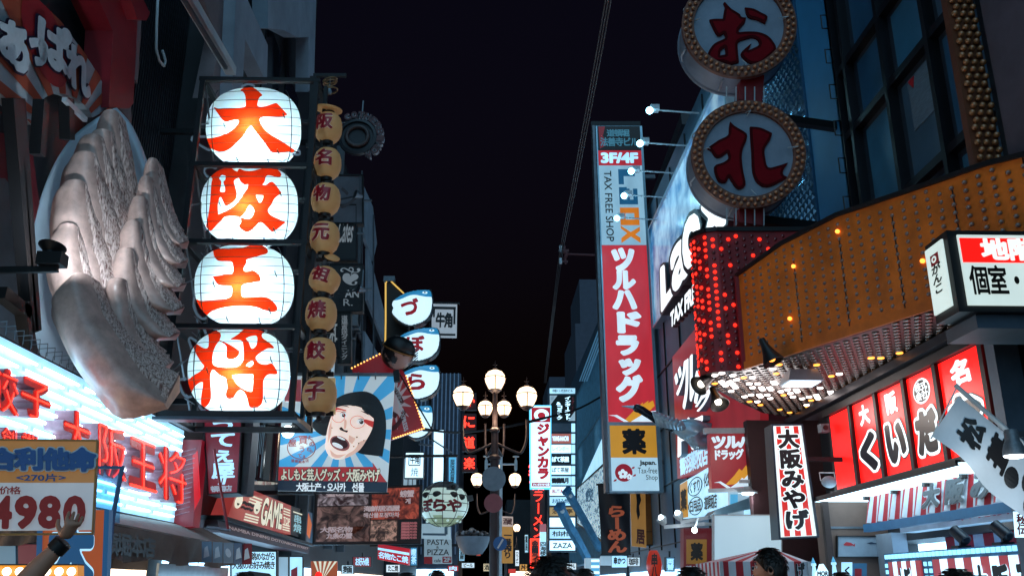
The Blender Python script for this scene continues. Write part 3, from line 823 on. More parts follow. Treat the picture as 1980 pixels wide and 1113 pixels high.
K_O = [crop(350, 465, 6.958, [(420, 58), (480, 85), (550, 110), (700, 105), (830, 95), (950, 55), (1050, 45), (1110, 70), (1165, 120), (1160, 170), (1080, 195), (980, 225), (880, 255), (880, 295), (840, 370), (850, 410), (900, 415), (960, 400), (1020, 430), (1065, 490), (1070, 545), (980, 560), (860, 585), (820, 610), (812, 700), (830, 755), (880, 762), (1080, 755), (1170, 770), (1250, 830), (1295, 900), (1280, 945), (1220, 955), (1130, 935), (1000, 890), (850, 875), (650, 885), (500, 915), (410, 950), (340, 1005), (290, 1020), (230, 960), (195, 860), (200, 785), (270, 812), (400, 800), (580, 785), (665, 755), (685, 690), (685, 640), (665, 610), (520, 600), (470, 560), (425, 480), (500, 472), (600, 455), (680, 450), (705, 400), (695, 300), (660, 280), (500, 270), (450, 215), (435, 150)])]
K_SHO = [crop(340, 610, 5.565, l) for l in (
    [(310, 110), (350, 125), (400, 160), (460, 170), (485, 210), (470, 262), (540, 290), (620, 335), (678, 380), (672, 430), (620, 465), (570, 465), (542, 440), (545, 330), (470, 270), (430, 320), (400, 400), (392, 510), (430, 545), (520, 555), (650, 550), (700, 515), (730, 460), (722, 290), (690, 262), (580, 255), (660, 205), (740, 140), (815, 72), (880, 110), (955, 175), (925, 205), (935, 240), (1000, 285), (1055, 335), (1050, 352), (990, 350), (920, 390), (862, 440), (870, 480), (910, 515), (970, 525), (1030, 512), (1060, 545), (1090, 600), (1085, 628), (1000, 630), (960, 660), (940, 720), (938, 880), (920, 950), (870, 985), (810, 990), (785, 960), (770, 890), (740, 830), (715, 805), (690, 795), (650, 830), (620, 880), (570, 893), (540, 865), (540, 820), (552, 780), (540, 680), (520, 660), (480, 645), (440, 610), (400, 572), (380, 600), (368, 660), (375, 760), (378, 880), (350, 950), (300, 995), (275, 965), (272, 880), (290, 760), (292, 712), (260, 715), (200, 765), (150, 850), (100, 830), (60, 740), (55, 705), (130, 690), (190, 640), (260, 600), (305, 545), (280, 510), (235, 440), (200, 370), (160, 260), (220, 300), (290, 345), (335, 350), (352, 320), (352, 220), (330, 150)],
    [(750, 245), (800, 222), (860, 213), (878, 240), (865, 320), (825, 355), (805, 340), (785, 285)],
    [(752, 535), (790, 500), (825, 485), (835, 510), (815, 540), (780, 545)],
    [(608, 645), (700, 632), (832, 628), (832, 720), (822, 812), (790, 815), (740, 795), (680, 755), (640, 710)])]
wire = mat('lantern wire', '#1c2730', 0.4, 0.3, 0.2, 5); acry = lit('acrylic edge', '#6e8698', 0.35, 0.6, 0)
LAN = [((490, 246), 92, 77, K_DA, 'top big white lantern of the rack, red character of three strokes'),
       ((482, 396), 94, 79, K_SAKA, 'second big white lantern from the top, dense red character filling its left'),
       ((472, 551), 96, 79, K_O, 'third big white lantern from the top, red character of three bars and a stem'),
       ((461.5, 718), 99, 84, K_SHO, 'lowest big white lantern, red many stroked character, just above the bottom rail')]
for (c, a, b_, K, lab) in LAN:
    C0 = PY(c[0], c[1], YL + .35); s = (PY(c[0] + 50, c[1], YL + .35) - PY(c[0] - 50, c[1], YL + .35)).length / 100
    sz = abs(PY(c[0], c[1] + 50, YL + .35).z - PY(c[0], c[1] - 50, YL + .35).z) / 100
    up = (PY(c[0], c[1] - 50, YL + .35) - PY(c[0], c[1] + 50, YL + .35)) / 100
    DEP = 0.46
    def rr(x, y): return ((abs(x - c[0]) / a) ** 2.35 + (abs(y - c[1]) / b_) ** 2.35) ** (1 / 2.35)
    def front(x, y, n=0.0):
        r = min(rr(x, y), 1.0); d = DEP * (1 - r ** 2.2) ** 0.5
        return PY(x, y, YL + .35 - d - n)
    t = thing('paper_lantern', lab, 'lantern', front(c[0], c[1] + b_), 'big white lanterns in the rack')
    F, xs, ys = loops_field(K, 1.15, 3)
    ax, ay = np.arange(c[0] - a - 4, c[0] + a + 4, 1.15), np.arange(c[1] - b_ - 4, c[1] + b_ + 4, 1.15)
    x_all = np.arange(min(c[0] - a, xs[0]) - 3, max(c[0] + a, xs[-1]) + 3, 1.15); y_all = np.arange(min(c[1] - b_, ys[0]) - 3, max(c[1] + b_, ys[-1]) + 3, 1.15)
    sg = []
    for l in K:
        l = smooth_loop(l); sg += [(l[i], l[(i + 1) % len(l)]) for i in range(len(l))]
    FF = seg_field(np.array(sg, float), x_all, y_all)
    XX, YY = np.meshgrid(x_all, y_all)
    E = (1 - (((np.abs(XX - c[0]) / a) ** 2.35 + (np.abs(YY - c[1]) / b_) ** 2.35)) ** (1 / 2.35)) * 80
    g = G(); g.iso(front, iso_mesh(np.minimum(E, -FF), x_all, y_all), 0, paperw)
    rings = []
    for k in range(9):                       # closed back half
        th = math.pi / 2 * k / 8; f = math.cos(th); ring = []
        for j in range(48):
            w = 2 * math.pi * j / 48; cx2 = math.copysign(abs(math.cos(w)) ** (2 / 2.35), math.cos(w)); sy2 = math.copysign(abs(math.sin(w)) ** (2 / 2.35), math.sin(w))
            ring.append(C0 + Vector((cx2 * a * s * f, 0, 0)) + up * (sy2 * b_ * f) + Vector((0, 0.5 * math.sin(th), 0)))
        rings.append(ring)
    g.rings(rings, paperw, cap=False); build('shade', g, t, True)
    g = G(); g.iso(front, iso_mesh(np.minimum(E, FF), x_all, y_all), 0, paperr); build('character', g, t, True)
    flat = lambda x, y, n=0.0: PY(x, y, YL + .23 - n)
    g = G(); g.iso(flat, iso_mesh(np.minimum(-E, FF), x_all, y_all), 0, unlit, 0.02); build('character_corner', g, t)
    g = G()
    v_, f_, e_ = iso_mesh(np.minimum(-E - 0.5, FF + 4.0), x_all, y_all)
    for (i, j) in e_:
        (xa, ya), (xb, yb) = v_[i], v_[j]
        if rr(xa, ya) > 1.03: g.bar(flat(xa, ya, .02), flat(xb, yb, .02), 0.013, 0.03, acry)
    build('acrylic_rim', g, t) if g.v else None
    g = G()
    for k in range(-4, 5):                   # hoops and stays
        yy = c[1] + k * b_ * 0.215; 
        lim = (1 - (abs(yy - c[1]) / b_) ** 2.35) ** (1 / 2.35) * a
        g.tube([front(c[0] + lim * 0.995 * math.sin(u), yy - 0.05 * b_ * math.cos(u), 0.012) for u in [(-1 + i / 12) * math.pi / 2 for i in range(25)]], 0.0042, wire, 5)
    for xx in (-0.72, 0.66):
        g.tube([front(c[0] + xx * a * (1 + .22 * math.cos(v)) , c[1] + b_ * 0.93 * math.sin(v), 0.02) for v in [(-1 + i / 12) * math.pi / 2 * .93 for i in range(25)]], 0.0065, wire, 5)
    for dx, dy in ((-.62, -.1), (-.35, .75), (.3, .8), (.5, .55), (.62, -.35)):
        p = front(c[0] + dx * a, c[1] + dy * b_, 0.0); g.tube([p, p + Vector((0.02, -.06, -.05)), p + Vector((.05, -.06, -.11))], 0.008, wire, 4)
    build('wire_hoop', g, t, True)
    g = G(); cb = PY(c[0] - 3, c[1] + 5, YL + .35 - .31); g.ball(cb, 0.03, L_white); g.tube([cb + Vector((0, 0, .05)), C0 + Vector((0, 0, b_ * sz * .9))], .02, dark); build('bulb', g, t, True)
    lamp('lantern_light', cb + Vector((0.0, 0.0, -.02)), 62, (0.66, 0.92, 1.0), t, 0.06)

# ================================================================== column of amber lanterns
amber = lit('amber lantern skin', '#cda06a', 0.11, 0.85, 0.2, 3, 0.6)
amb_red = lit('dark red brush paint', '#7c1020', 0.12, 1); amb_edge = lit('white brush edge', '#c8b8a4', 0.15, 1)  # brush paint given a faint glow of its own so it reads
t = thing('lantern_pole', 'slim black rack with short arms carrying the column of amber lanterns', 'sign frame', PY(606, 790, YL + .3))
g = G(); Yq = YL + .35
g.bar(PY(590, 800, Yq), PY(606, 150, Yq), .09, .09, dark)
g.bar(PY(606, 146, Yq), PY(670, 146, Yq), .05, .05, dark)
for y in (282, 355, 425, 504, 570, 640, 724, 800): g.bar(PY(592, y, Yq), PY(645, y - 1, Yq), .05, .06, dark)
build('rack', g, t)
AM = [('阪', 635, 248, 29, 32, 'topmost intact amber lantern of the column, under a loose lid'), ('名', 633, 317, 29, 32, 'amber lantern second from the top with a two part red character'),
      ('物', 630, 386, 30, 32, 'amber lantern level with the second big white lantern'), ('元', 628, 460, 30, 32, 'amber lantern just above the broken leaning one'),
      ('祖', 628, 541, 31, 27, 'broken slumped amber lantern with its lid leaning open'), ('焼', 621, 608, 31, 32, 'amber lantern just below the broken one'),
      ('餃', 619, 686, 31, 32, 'amber lantern second from the bottom of the column'), ('子', 618, 764, 33, 33, 'lowest amber lantern hanging in front of the portrait banner')]
pb = mat('cap black', '#141210', 0.5)
for i, (ch, px, py, a, b_, lab) in enumerate(AM):
    C0 = PY(px, py, YL + .1); s = mpp(YL + .1) * 1.03; ra, rb = a * s, b_ * s
    t = thing('amber_lantern', lab, 'lantern', C0 - Vector((0, 0, rb)), 'column of small amber lanterns')
    tilt = Matrix.Rotation(R(16 if ch == '祖' else 0), 3, 'Y')
    prof = [(0.42, -1.0), (0.62, -.93), (0.84, -.7), (0.97, -.35), (1, 0), (0.97, .35), (0.86, .68), (0.66, .92), (0.45, 1.0)]
    rings = []
    for k in range(33):
        f = k / 32 * 8; j = min(int(f), 7); r = prof[j][0] + (prof[j + 1][0] - prof[j][0]) * (f - j); h = prof[j][1] + (prof[j + 1][1] - prof[j][1]) * (f - j)
        r *= 1 - 0.012 * (k % 2)
        if ch == '祖' and h > 0.55: r *= 1 - (h - .55) * .9
        rings.append([C0 + tilt @ Vector((math.cos(w) * r * ra, math.sin(w) * r * ra, h * rb)) for w in [2 * math.pi * q / 28 for q in range(28)]])
    g = G(); g.rings(rings, amber); build('shade', g, t, True)
    g = G(); zz = C0 - Vector((0, 0, rb)); g.lathe(zz + Vector((0, 0, -.05)), (0, 0, 1), [(ra * .4, 0), (ra * .42, .06)], pb); g.tube([zz + Vector((0, 0, -.05)), zz + Vector((.02, 0, -.12))], 0.03, pb)
    if ch != '祖': g.lathe(C0 + Vector((0, 0, rb)), (0, 0, 1), [(ra * .44, 0), (ra * .4, .04)], pb)
    build('cap', g, t, 40)
    def on(x, y, n, C0=C0, ra=ra, rb=rb, tilt=tilt):
        x2 = max(-.95, min(.95, x)); y2 = max(-.95, min(.95, y)); h = abs(y2)
        rad = math.sqrt(max(0.03, 1 - x2 * x2 - 0.55 * y2 * y2))
        return C0 + tilt @ Vector((x * ra, -(rad * ra * 1.02 + n), y * rb))
    class S:
        pass
    S.at = staticmethod(lambda u, v, n: on(-.72 + 1.2 * u, -.5 + 1.15 * v, n))
    g = G(); g.text(S, ch, 0, 0, 1, 1, 0.012, amb_edge, 0.085); build('character_edge', g, t)
    g = G(); g.text(S, ch, 0, 0, 1, 1, 0.022, amb_red, 0.04); build('character', g, t)
    if i == 0 or ch == '祖':
        g = G(); p = C0 + Vector((-.02 if i == 0 else .08, 0, rb + (.08 if i == 0 else .14)))
        axx = Vector((0.1, -.15, 1)) if i == 0 else Vector((.35, -.6, .8)); k = 1.0 if i == 0 else .5
        g.lathe(p, axx, [(ra * .3, -.01), (ra * k, -.005), (ra * k * 1.02, .015), (ra * .6 * k, .035), (ra * .25, .04)], amber); build('lid', g, t, 40)
t = thing('bare_bulb_hook', 'bare bulb and wire rings hanging where the top amber lantern is missing', 'lamp', PY(640, 190, YL + .2))
g = G(); c = PY(638, 160, YL + .2)
for r, dz in ((.1, 0.04), (.1, 0), (.12, -.14)):
    g.tube([c + Vector((math.cos(w) * r, math.sin(w) * r * .8, dz + .03 * math.cos(w))) for w in [2 * math.pi * k / 20 for k in range(20)]], .012, mat('brass wire', '#9a7a55', .4, .5), 5, True)
g.tube([c + Vector((0, 0, .1)), c + Vector((0, 0, -.12))], .008, steel, 5); build('wire_ring', g, t, True)
g = G(); g.lathe(c + Vector((0, 0, -.2)), (0, 0, 1), [(0, 0), (.03, .01), (.04, .04), (.02, .09), (.018, .12)], mat('bulb glass', '#9fb6c6', .1)); build('bulb', g, t, True)
# ================================================================== LEFT: middle distance signs
t = thing('red_vertical_sign', 'dark red hanging sign with white brush lettering below the lantern rack', 'signboard', PY(432, 957, 13.8))
q = QY(13.8, (404, 954), (459, 951), (468, 790), (394, 790)); g = G(); g.slab(q, 0, 0, 1, 1, -0.5, 0, lit('wine red sign face', '#7d2233', 0.5, 0.4, 0.2)); build('panel', g, t)
g = G(); g.frame(q, .04, .012, -.52, .03, dark); g.slab(q, 1.06, -.02, 1.28, 1, -.5, -.1, conc); build('frame', g, t)
g = G(); g.vtext(q, '買うてぇ屋', .16, .17, .86, 1.08, .006, L_white2, .035); g.text(q, 'll', .36, .10, .6, .2, .006, L_white2, .03, shear=.3); g.htext(q, '頓堀店', .08, .015, .8, .085, .006, L_dim, .03); build('lettering', g, t)
t = thing('red_guy_rod', 'thin red rod leaning beside the dark red vertical sign', 'rod', PY(442, 1020, 12.9))
g = G(); g.tube([PY(414, 868, 12.9), PY(426, 940, 12.9), PY(441, 1022, 12.9)], .018, redp, 6); g.tube([PY(400, 1018, 12.9), PY(445, 1024, 12.9)], .02, steel, 6)
o = build('rod', g, t)

# round pillar with tassels behind
t = thing('tiled_pillar', 'dark rounded glazed bay between the red sign and the portrait banner', 'pillar', (-4.1, 16.3, 3.3))
g = G(); c = PY(507, 900, 16.3); g.lathe((c.x, 16.3, 3.35), (0, 0, 1), [(.30, 0), (.32, .02), (.32, .95), (.36, .97), (.36, 1.1), (.32, 1.12), (.32, 1.7)], glass('black glazed tile', (.012, .015, .02), .12), 28); build('column', g, t, 40)
g = G()
for i in range(7): g.tube([(c.x - .1 + i * .03, 15.9, 4.3), (c.x - .1 + i * .03, 15.89, 3.4 + .2 * (i % 3))], .009, mat('pale tassel', '#9db4c4', .5), 4)
for i in range(3): g.tube([(c.x - .14 + i * .02, 15.9, 4.3), (c.x - .14 + i * .02, 15.9, 3.85)], .01, lit('amber reflection strip', '#c8855a', .7), 4)  # glowing amber strips imitate a reflection on the glazed bay
build('tassel', g, t)

t = thing('portrait_banner', 'blue and white sunray banner with a shouting face under a black bob', 'banner', PY(645, 950, 15))
PLN = PlY(15.0)
q = QY(15.0, (537, 948), (748, 951), (764, 727), (549, 722))
cw = lit('banner white', '#bfd3dc', 0.55, 0.8, 0.06); cb = lit('banner sky blue', '#3f9fd6', 0.6, 0.7, 0.06)  # front-lit banner: the light on its inks is put in as emission
g = G(); g.slab(q, 0, 0, 1, 1, -.03, 0, cw); build('sheet', g, t)
g = G(); ctr = (660, 832)
xs, ys = np.arange(534, 768, 1.6), np.arange(720, 954, 1.6)
XX, YY = np.meshgrid(xs, ys)
B = np.minimum.reduce([XX - (549 - (YY - 722) * 12 / 226), (764 - (YY - 727) * 16 / 224) - XX, YY - 723, 904 - YY])
ang = np.arctan2(YY - ctr[1], XX - ctr[0]); S = np.sin(ang * 15 + .4) * np.hypot(XX - ctr[0], YY - ctr[1]) * .066
g.iso(PLN.at, iso_mesh(np.minimum(B, S), xs, ys), .004, cb); build('sunrays', g, t)
g = G(); g.poly(PLN.at, [(539, 902), (722, 902), (720, 893), (749, 933), (538, 931)], .008, lit('banner red', '#a83338', .6, .6, .1)); build('arrow', g, t)
g = G(); g.slab(q.sub(0, 0, 1, .085), 0, 0, 1, 1, .001, .009, lit('banner navy', '#1d3145', .5, .5, .1)); build('footer', g, t)
g = G(); r_ = QY(14.98, (543, 928), (733, 931), (734, 907), (543, 906)); g.htext(r_, 'よしもと芸人グッズ・大阪みやげ', 0, 0, 1, 1, .004, ink, .10); g.htext(r_, 'よしもと芸人グッズ・大阪みやげ', 0, 0, 1, 1, .012, lit('banner cream', '#d9dccb', .7), .03)
r_ = QY(14.98, (573, 949), (705, 951), (705, 933), (573, 933)); g.htext(r_, '大阪土产・오사카 선물', 0, 0, 1, 1, .004, lit('banner print white', '#dff0fa', .8), .03); build('lettering', g, t)
# round red seal of small characters
g = G(); sc_ = (583, 865)
red_s = lit('banner seal red', '#a03a42', .5)
g.tube([PLN.at(sc_[0] + 27 * math.cos(w), sc_[1] + 22 * math.sin(w), .01) for w in [2 * math.pi * k / 32 for k in range(32)]], .006, red_s, 4, True)
for ch, x, y, s in (('買', 586, 850, 17), ('う', 584, 868, 13), ('て', 580, 880, 9), ('ぇ', 588, 882, 9), ('屋', 566, 856, 14), ('た', 600, 846, 9), ('の', 603, 858, 10), ('む', 597, 868, 8), ('ら', 602, 872, 7), ('し', 575, 832, 7), ('も', 585, 828, 7), ('と', 598, 831, 7), ('道', 566, 890, 6), ('頓', 573, 891, 6), ('堀', 580, 892, 6), ('本', 587, 892, 6), ('店', 594, 890, 6)):
    g.text(QR(14.99, x - s / 2, y - s / 2, x + s / 2, y + s / 2), ch, 0, 0, 1, 1, .006, red_s, .02, cell=True)
build('seal', g, t)
# the printed face (a plain stand-in portrait)
Z = 4.638
def C(pts): return [(580 + a / Z, 720 + b / Z) for a, b in pts]
def ell(cx, cy, rx, ry, rot=0, n=24):
    return [(cx + rx * math.cos(w) * math.cos(rot) - ry * math.sin(w) * math.sin(rot), cy + rx * math.cos(w) * math.sin(rot) + ry * math.sin(w) * math.cos(rot)) for w in [2 * math.pi * k / n for k in range(n)]]
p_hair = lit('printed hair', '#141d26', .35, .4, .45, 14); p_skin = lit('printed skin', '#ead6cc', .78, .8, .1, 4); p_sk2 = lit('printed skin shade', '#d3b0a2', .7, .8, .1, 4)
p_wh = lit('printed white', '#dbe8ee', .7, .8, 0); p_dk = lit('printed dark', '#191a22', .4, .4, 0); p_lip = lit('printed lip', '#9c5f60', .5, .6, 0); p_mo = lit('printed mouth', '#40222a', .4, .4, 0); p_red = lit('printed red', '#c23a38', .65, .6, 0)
L = [('portrait_hair', [([(95, 465), (170, 390), (240, 300), (310, 245), (400, 195), (510, 172), (600, 172), (690, 220), (750, 320), (772, 430), (770, 560), (740, 752), (640, 740), (520, 715), (420, 600), (250, 560), (210, 565), (150, 530)], p_hair, .012)]),
     ('portrait_face', [([(320, 320), (420, 295), (520, 305), (600, 340), (660, 400), (650, 500), (600, 600), (540, 690), (470, 740), (400, 770), (320, 778), (260, 740), (230, 680), (235, 590), (250, 500), (280, 400)], p_skin, .02),
                        ([(600, 600), (540, 690), (470, 740), (400, 770), (420, 735), (490, 690), (540, 620)], p_sk2, .024), ([(262, 500), (285, 430), (282, 540), (250, 640)], p_sk2, .024), ([(270, 690), (330, 735), (420, 730), (350, 765), (290, 750)], p_sk2, .024), ([(440, 560), (500, 590), (470, 640), (440, 610)], p_sk2, .023)]),
     ('portrait_fringe', [([(310, 290), (400, 215), (520, 190), (620, 230), (690, 330), (660, 410), (630, 385), (560, 330), (560, 300), (470, 300), (430, 280), (380, 300)], p_hair, .028)]),
     ('portrait_eye', [(ell(392, 382, 36, 24, .15), p_wh, .03), (ell(548, 443, 38, 24, .2), p_wh, .03), (ell(395, 384, 17, 17), p_dk, .034), (ell(553, 445, 18, 18), p_dk, .034), (ell(390, 379, 5, 5), p_wh, .038), (ell(548, 440, 5, 5), p_wh, .038),
                       ([(355, 375), (390, 350), (430, 365), (390, 357)], p_dk, .036), ([(510, 430), (550, 412), (590, 435), (550, 420)], p_dk, .036), ([(360, 312), (420, 300), (450, 315), (415, 308)], p_dk, .03), ([(540, 345), (600, 355), (620, 385), (590, 368)], p_dk, .03)]),
     ('portrait_nose', [([(355, 500), (375, 490), (400, 515), (435, 520), (425, 540), (385, 525), (362, 515)], p_dk, .03), ([(400, 420), (420, 430), (415, 500), (395, 505)], p_sk2, .028)]),
     ('portrait_mouth', [(ell(360, 635, 92, 62, .42), p_lip, .028), (ell(360, 630, 76, 46, .42), p_mo, .032), (ell(340, 655, 52, 18, .42), p_wh, .036), (ell(372, 590, 40, 9, .42), p_wh, .036)]),
     ('portrait_glasses', [([(312, 320), (345, 318), (420, 340), (415, 348), (340, 335), (310, 365)], p_red, .034), ([(585, 420), (665, 440), (655, 495), (610, 470), (570, 440)], p_red, .034)]),
     ('portrait_mole', [(ell(513, 580, 7, 7, 0, 10), p_dk, .03), (ell(528, 635, 6, 6, 0, 10), p_dk, .03), (ell(485, 663, 6, 6, 0, 10), p_dk, .03), (ell(290, 497, 5, 5, 0, 10), p_dk, .03), (ell(575, 610, 5, 5, 0, 10), p_dk, .03)])]
for nm, it in L:
    g = G()
    for pts, m, n in it: g.poly(PLN.at, smooth_loop(C(pts), 4), n, m)
    build(nm, g, t)
g = G(); g.tube([PLN.at(655 + 12 * math.cos(w), 806 + 11 * math.sin(w), .04) for w in [2 * math.pi * k / 20 for k in range(20)]], .004, p_red, 4, True); g.tube([PLN.at(692 + 14 * math.cos(w), 816 + 12 * math.sin(w), .04) for w in [2 * math.pi * k / 20 for k in range(20)]], .004, p_red, 4, True); build('portrait_frames', g, t)
g = G(); g.bar(PY(540, 723, 14.98), PY(772, 724, 14.98), .05, .05, steel); g.bar(PY(766, 716, 14.98), PY(768, 738, 14.98), .1, .1, dark); g.bar(PY(536, 952, 14.98), PY(752, 953, 14.98), .03, .03, dark)
for x in (660, 693, 726): g.bar(PY(x, 719, 14.95), PY(x, 733, 14.95), .02, .02, steel)
g.bar(PY(540, 724, 14.98), PY(520, 724, 14.98) - Vector((1.2, 0, 0)), .06, .06, dark); build('rail', g, t)

t = thing('globe_spotlight', 'small glaring white globe light at the top left of the portrait banner', 'lamp', PY(557, 845, 14.6))
g = G(); g.ball(PY(557, 834, 14.6), .1, lit('glaring globe', '#e8f8ff', 9, .6, 0)); build('globe', g, t, True)
g = G(); c = PY(572, 822, 14.6); g.bar(PY(560, 826, 14.6), c, .05, .05, black); g.ball(c, .07, black); g.bar(c, c + Vector((0, .3, .1)), .04, .04, black); build('bracket', g, t)
lamp('globe_light', PY(557, 838, 14.5), 12, (.8, .95, 1), t, .1)

t = thing('yellow_board', 'small yellow board with red marks half hidden behind the lowest amber lantern', 'signboard', PY(620, 800, 13.6))
q = QR(13.6, 583, 730, 648, 800); g = G(); g.slab(q, 0, 0, 1, 1, -.05, 0, lit('yellow board face', '#b9a173', .45, .6, .15)); build('panel', g, t)
g = G(); g.vtext(q, 'くり', .02, .1, .22, .7, .006, redpr, .03); g.slab(q, -.5, .35, -.02, .95, -.04, .004, lit('pink board face', '#9c4450', .45, .5, .2)); build('lettering', g, t)

# GAME wall sign along the street
X = -4.4
t = thing('game_sign', 'red lit wall sign with tall GAME letters on the corner building', 'signboard', PX(500, 1035, X))
q = QX(X, (438, 1004), (562, 1033), (563, 977), (463, 936)); g = G(); g.slab(q, 0, 0, 1, 1, -.3, 0, lit('orange red sign face', '#a53b38', .6, .5, .2)); build('panel', g, t)
cr = lit('cream lit print', '#e2e2cc', .85)
g = G(); g.text(q, 'GAME', .42, .08, .80, .95, .006, dark, .07); g.text(q, 'GAME', .42, .08, .80, .95, .014, cr, .03); g.text(q, 'TOP', .83, .3, .97, .55, .01, cr, .03)
for k in range(3):
    for (a, c) in ((.2, .4), (.83, .97)): g.slab(q, a, .80 - .09 * k, c, .84 - .09 * k, .001, .01, cr); g.slab(q, a, .26 - .08 * k, c, .30 - .08 * k, .001, .01, cr)
build('lettering', g, t)
g = G()
for u in (.06, .34): 
    g.poly(q.at, [(u + .05 * math.cos(w), .55 + .2 * math.sin(w)) for w in [2 * math.pi * k / 18 for k in range(18)]], .012, cr)
    g.poly(q.at, [(u - .02, .5), (u + .02, .5), (u + .01, .44), (u - .01, .44)], .016, dark)
g.text(q, '~~', .11, .5, .29, .62, .012, dark, .05); g.text(q, '~~', .11, .38, .29, .48, .012, dark, .05)
build('smiling_face', g, t)
g = G(); q2 = QX(X, (562, 1033), (586, 1041), (587, 985), (563, 977)); g.slab(q2, 0, 0, 1, 1, -.3, 0, black); g.vtext(q2, '串焼', .2, .15, .8, .75, .01, lit('cyan lit print', '#9fd0dc', .7), .02); g.slab(q2, .15, .8, .85, .84, .001, .012, cr); build('side_panel', g, t)
g = G(); q3 = QX(X, (588, 1044), (604, 1049), (604, 991), (588, 985)); g.slab(q3, 0, 0, 1, 1, -.3, 0, lit('blue print', '#2a5878', .5)); g.poly(q3.at, [(.1, .3), (.6, .1), (.9, .6), (.5, .95), (.15, .8)], .01, lit('orange print', '#d0601f', .7)); build('end_panel', g, t)
g = G(); qb = QX(X + .1, (436, 1026), (597, 1066), (600, 1056), (433, 1008)); g.slab(qb, -.05, -.3, 1, 1, -.4, 0, mat('maroon band', '#4c2128', .5)); g.text(qb, 'NAMBA DINING DOTONBORI STREET', .03, .3, .97, .72, .01, lit('faint pale lettering', '#b8a4a8', .5), .02); g.slab(qb, -.05, 1.02, 1, 1.5, -.5, .1, dark); build('band', g, t)
# a string of small blue flags under it
for i, xx in enumerate((390, 411, 432, 452, 468)):
    t = thing('small_flag', 'small flag in the row strung under the dark band, %s' % ('leftmost and pale blue', 'second from left with white pattern', 'middle with a pale circle', 'fourth and slate blue', 'rightmost and red')[i], 'flag', PY(xx + 8, 1085, 12.6), 'string of small shop flags')
    q = QR(12.6, xx, 1046 + i, xx + 19, 1086 + i); g = G(); g.slab(q, 0, 0, 1, 1, -.01, 0, mat('flag cloth %d' % i, ('#6f8fa5', '#7f98a8', '#8499a6', '#5f7890', '#7c2530')[i], .7)); build('cloth', g, t)
    g = G(); g.poly(q.at, [(.5 + .3 * math.cos(w + .3), .5 + .22 * math.sin(w)) for w in [2 * math.pi * k / 14 for k in range(14)]] if i == 2 else [(.2, .2), (.8, .3), (.6, .8), (.3, .7)], .004, mat('flag print', '#c4d4dc', .6)); build('print', g, t)

# far left street level panels under the band
t = thing('lit_menu_board', 'glowing blue white menu board with black lettering under the game sign', 'menu board', PY(490, 1113, 16.5))
q = QR(16.5, 448, 1066, 534, 1150); g = G(); g.slab(q, 0, 0, 1, 1, -.1, 0, L_white2); build('panel', g, t)
g = G(); g.htext(q, '頓堀川を眺めながら', .02, .80, .98, .98, .006, L_ink, .03); g.htext(q, '大阪のお好み焼き', .02, .60, .98, .78, .006, L_ink, .03); g.poly(q.at, [(.1, .45), (.4, .56), (.85, .5), (.95, .4), (.5, .35)], .006, dark); g.frame(q, .03, .03, -.1, .03, dark); build('lettering', g, t)
t = thing('shop_poster', 'small orange ray poster low on the left beyond the glowing menu board', 'poster', PY(622, 1113, 18))
q = QR(18, 601, 1084, 652, 1150); g = G(); g.slab(q, 0, 0, 1, 1, -.06, 0, lit('poster orange', '#b5552c', .55)); build('panel', g, t)
g = G()
for k in range(5): g.poly(q.at, [(.4, .4), (.1 + .2 * k, 1), (.2 + .2 * k, 1)], .005, cr)
g.poly(q.at, [(.15 + .15 * math.cos(w) + .15, .5 + .2 * math.sin(w)) for w in [2 * math.pi * k / 14 for k in range(14)]], .01, L_red); build('print', g, t)
t = thing('doorway_panel', 'bright doorway panel with a red emblem just right of the menu board', 'door', PY(562, 1113, 17.5))
q = QR(17.5, 536, 1076, 585, 1160); g = G(); g.slab(q, 0, 0, .42, 1, -.05, 0, L_dim); g.slab(q, .5, 0, 1, 1, -.05, 0, L_white2); g.slab(q, .44, 0, .48, 1, -.05, .02, dark); build('panel', g, t)
g = G(); g.poly(q.at, [(.55, .7), (.8, .78), (.8, .45), (.55, .42)], .008, redpr); g.frame(q, .04, .03, -.05, .03, dark); build('frame', g, t)

# big dim photo board of seafood
t = thing('food_photo_board', 'large dim brown board of crab and seafood photos with pale lettering', 'signboard', PY(708, 1050, 19))
q = QY(19, (606, 1051), (812, 1049), (815, 938), (612, 944)); g = G(); g.slab(q, 0, 0, 1, 1, -.15, 0, mat('photo board brown', '#3a2624', .6, 0, .5, 3)); build('panel', g, t)
def photo(nm, c1, c2, sc_):
    if nm in MATS: return MATS[nm]
    m, tt, b = base_mat(nm); tc = tt.nodes.new('ShaderNodeTexCoord'); n = tt.nodes.new('ShaderNodeTexNoise'); n.inputs['Scale'].default_value = sc_; n.inputs['Detail'].default_value = 7; n.inputs['Distortion'].default_value = 1.5
    r = tt.nodes.new('ShaderNodeValToRGB'); r.color_ramp.elements[0].position = .38; r.color_ramp.elements[1].position = .64; r.color_ramp.elements[0].color = lin(c1) + (1,); r.color_ramp.elements[1].color = lin(c2) + (1,)
    e = r.color_ramp.elements.new(.5); e.color = tuple((a + c) * .35 for a, c in zip(lin(c1), lin(c2))) + (1,)
    tt.links.new(tc.outputs['Object'], n.inputs[0]); tt.links.new(n.outputs[0], r.inputs[0]); tt.links.new(r.outputs[0], b.inputs['Base Color']); tt.links.new(r.outputs[0], b.inputs['Emission Color']); b.inputs['Emission Strength'].default_value = .22  # dim light on the prints is put in as emission
    MATS[nm] = m; return m
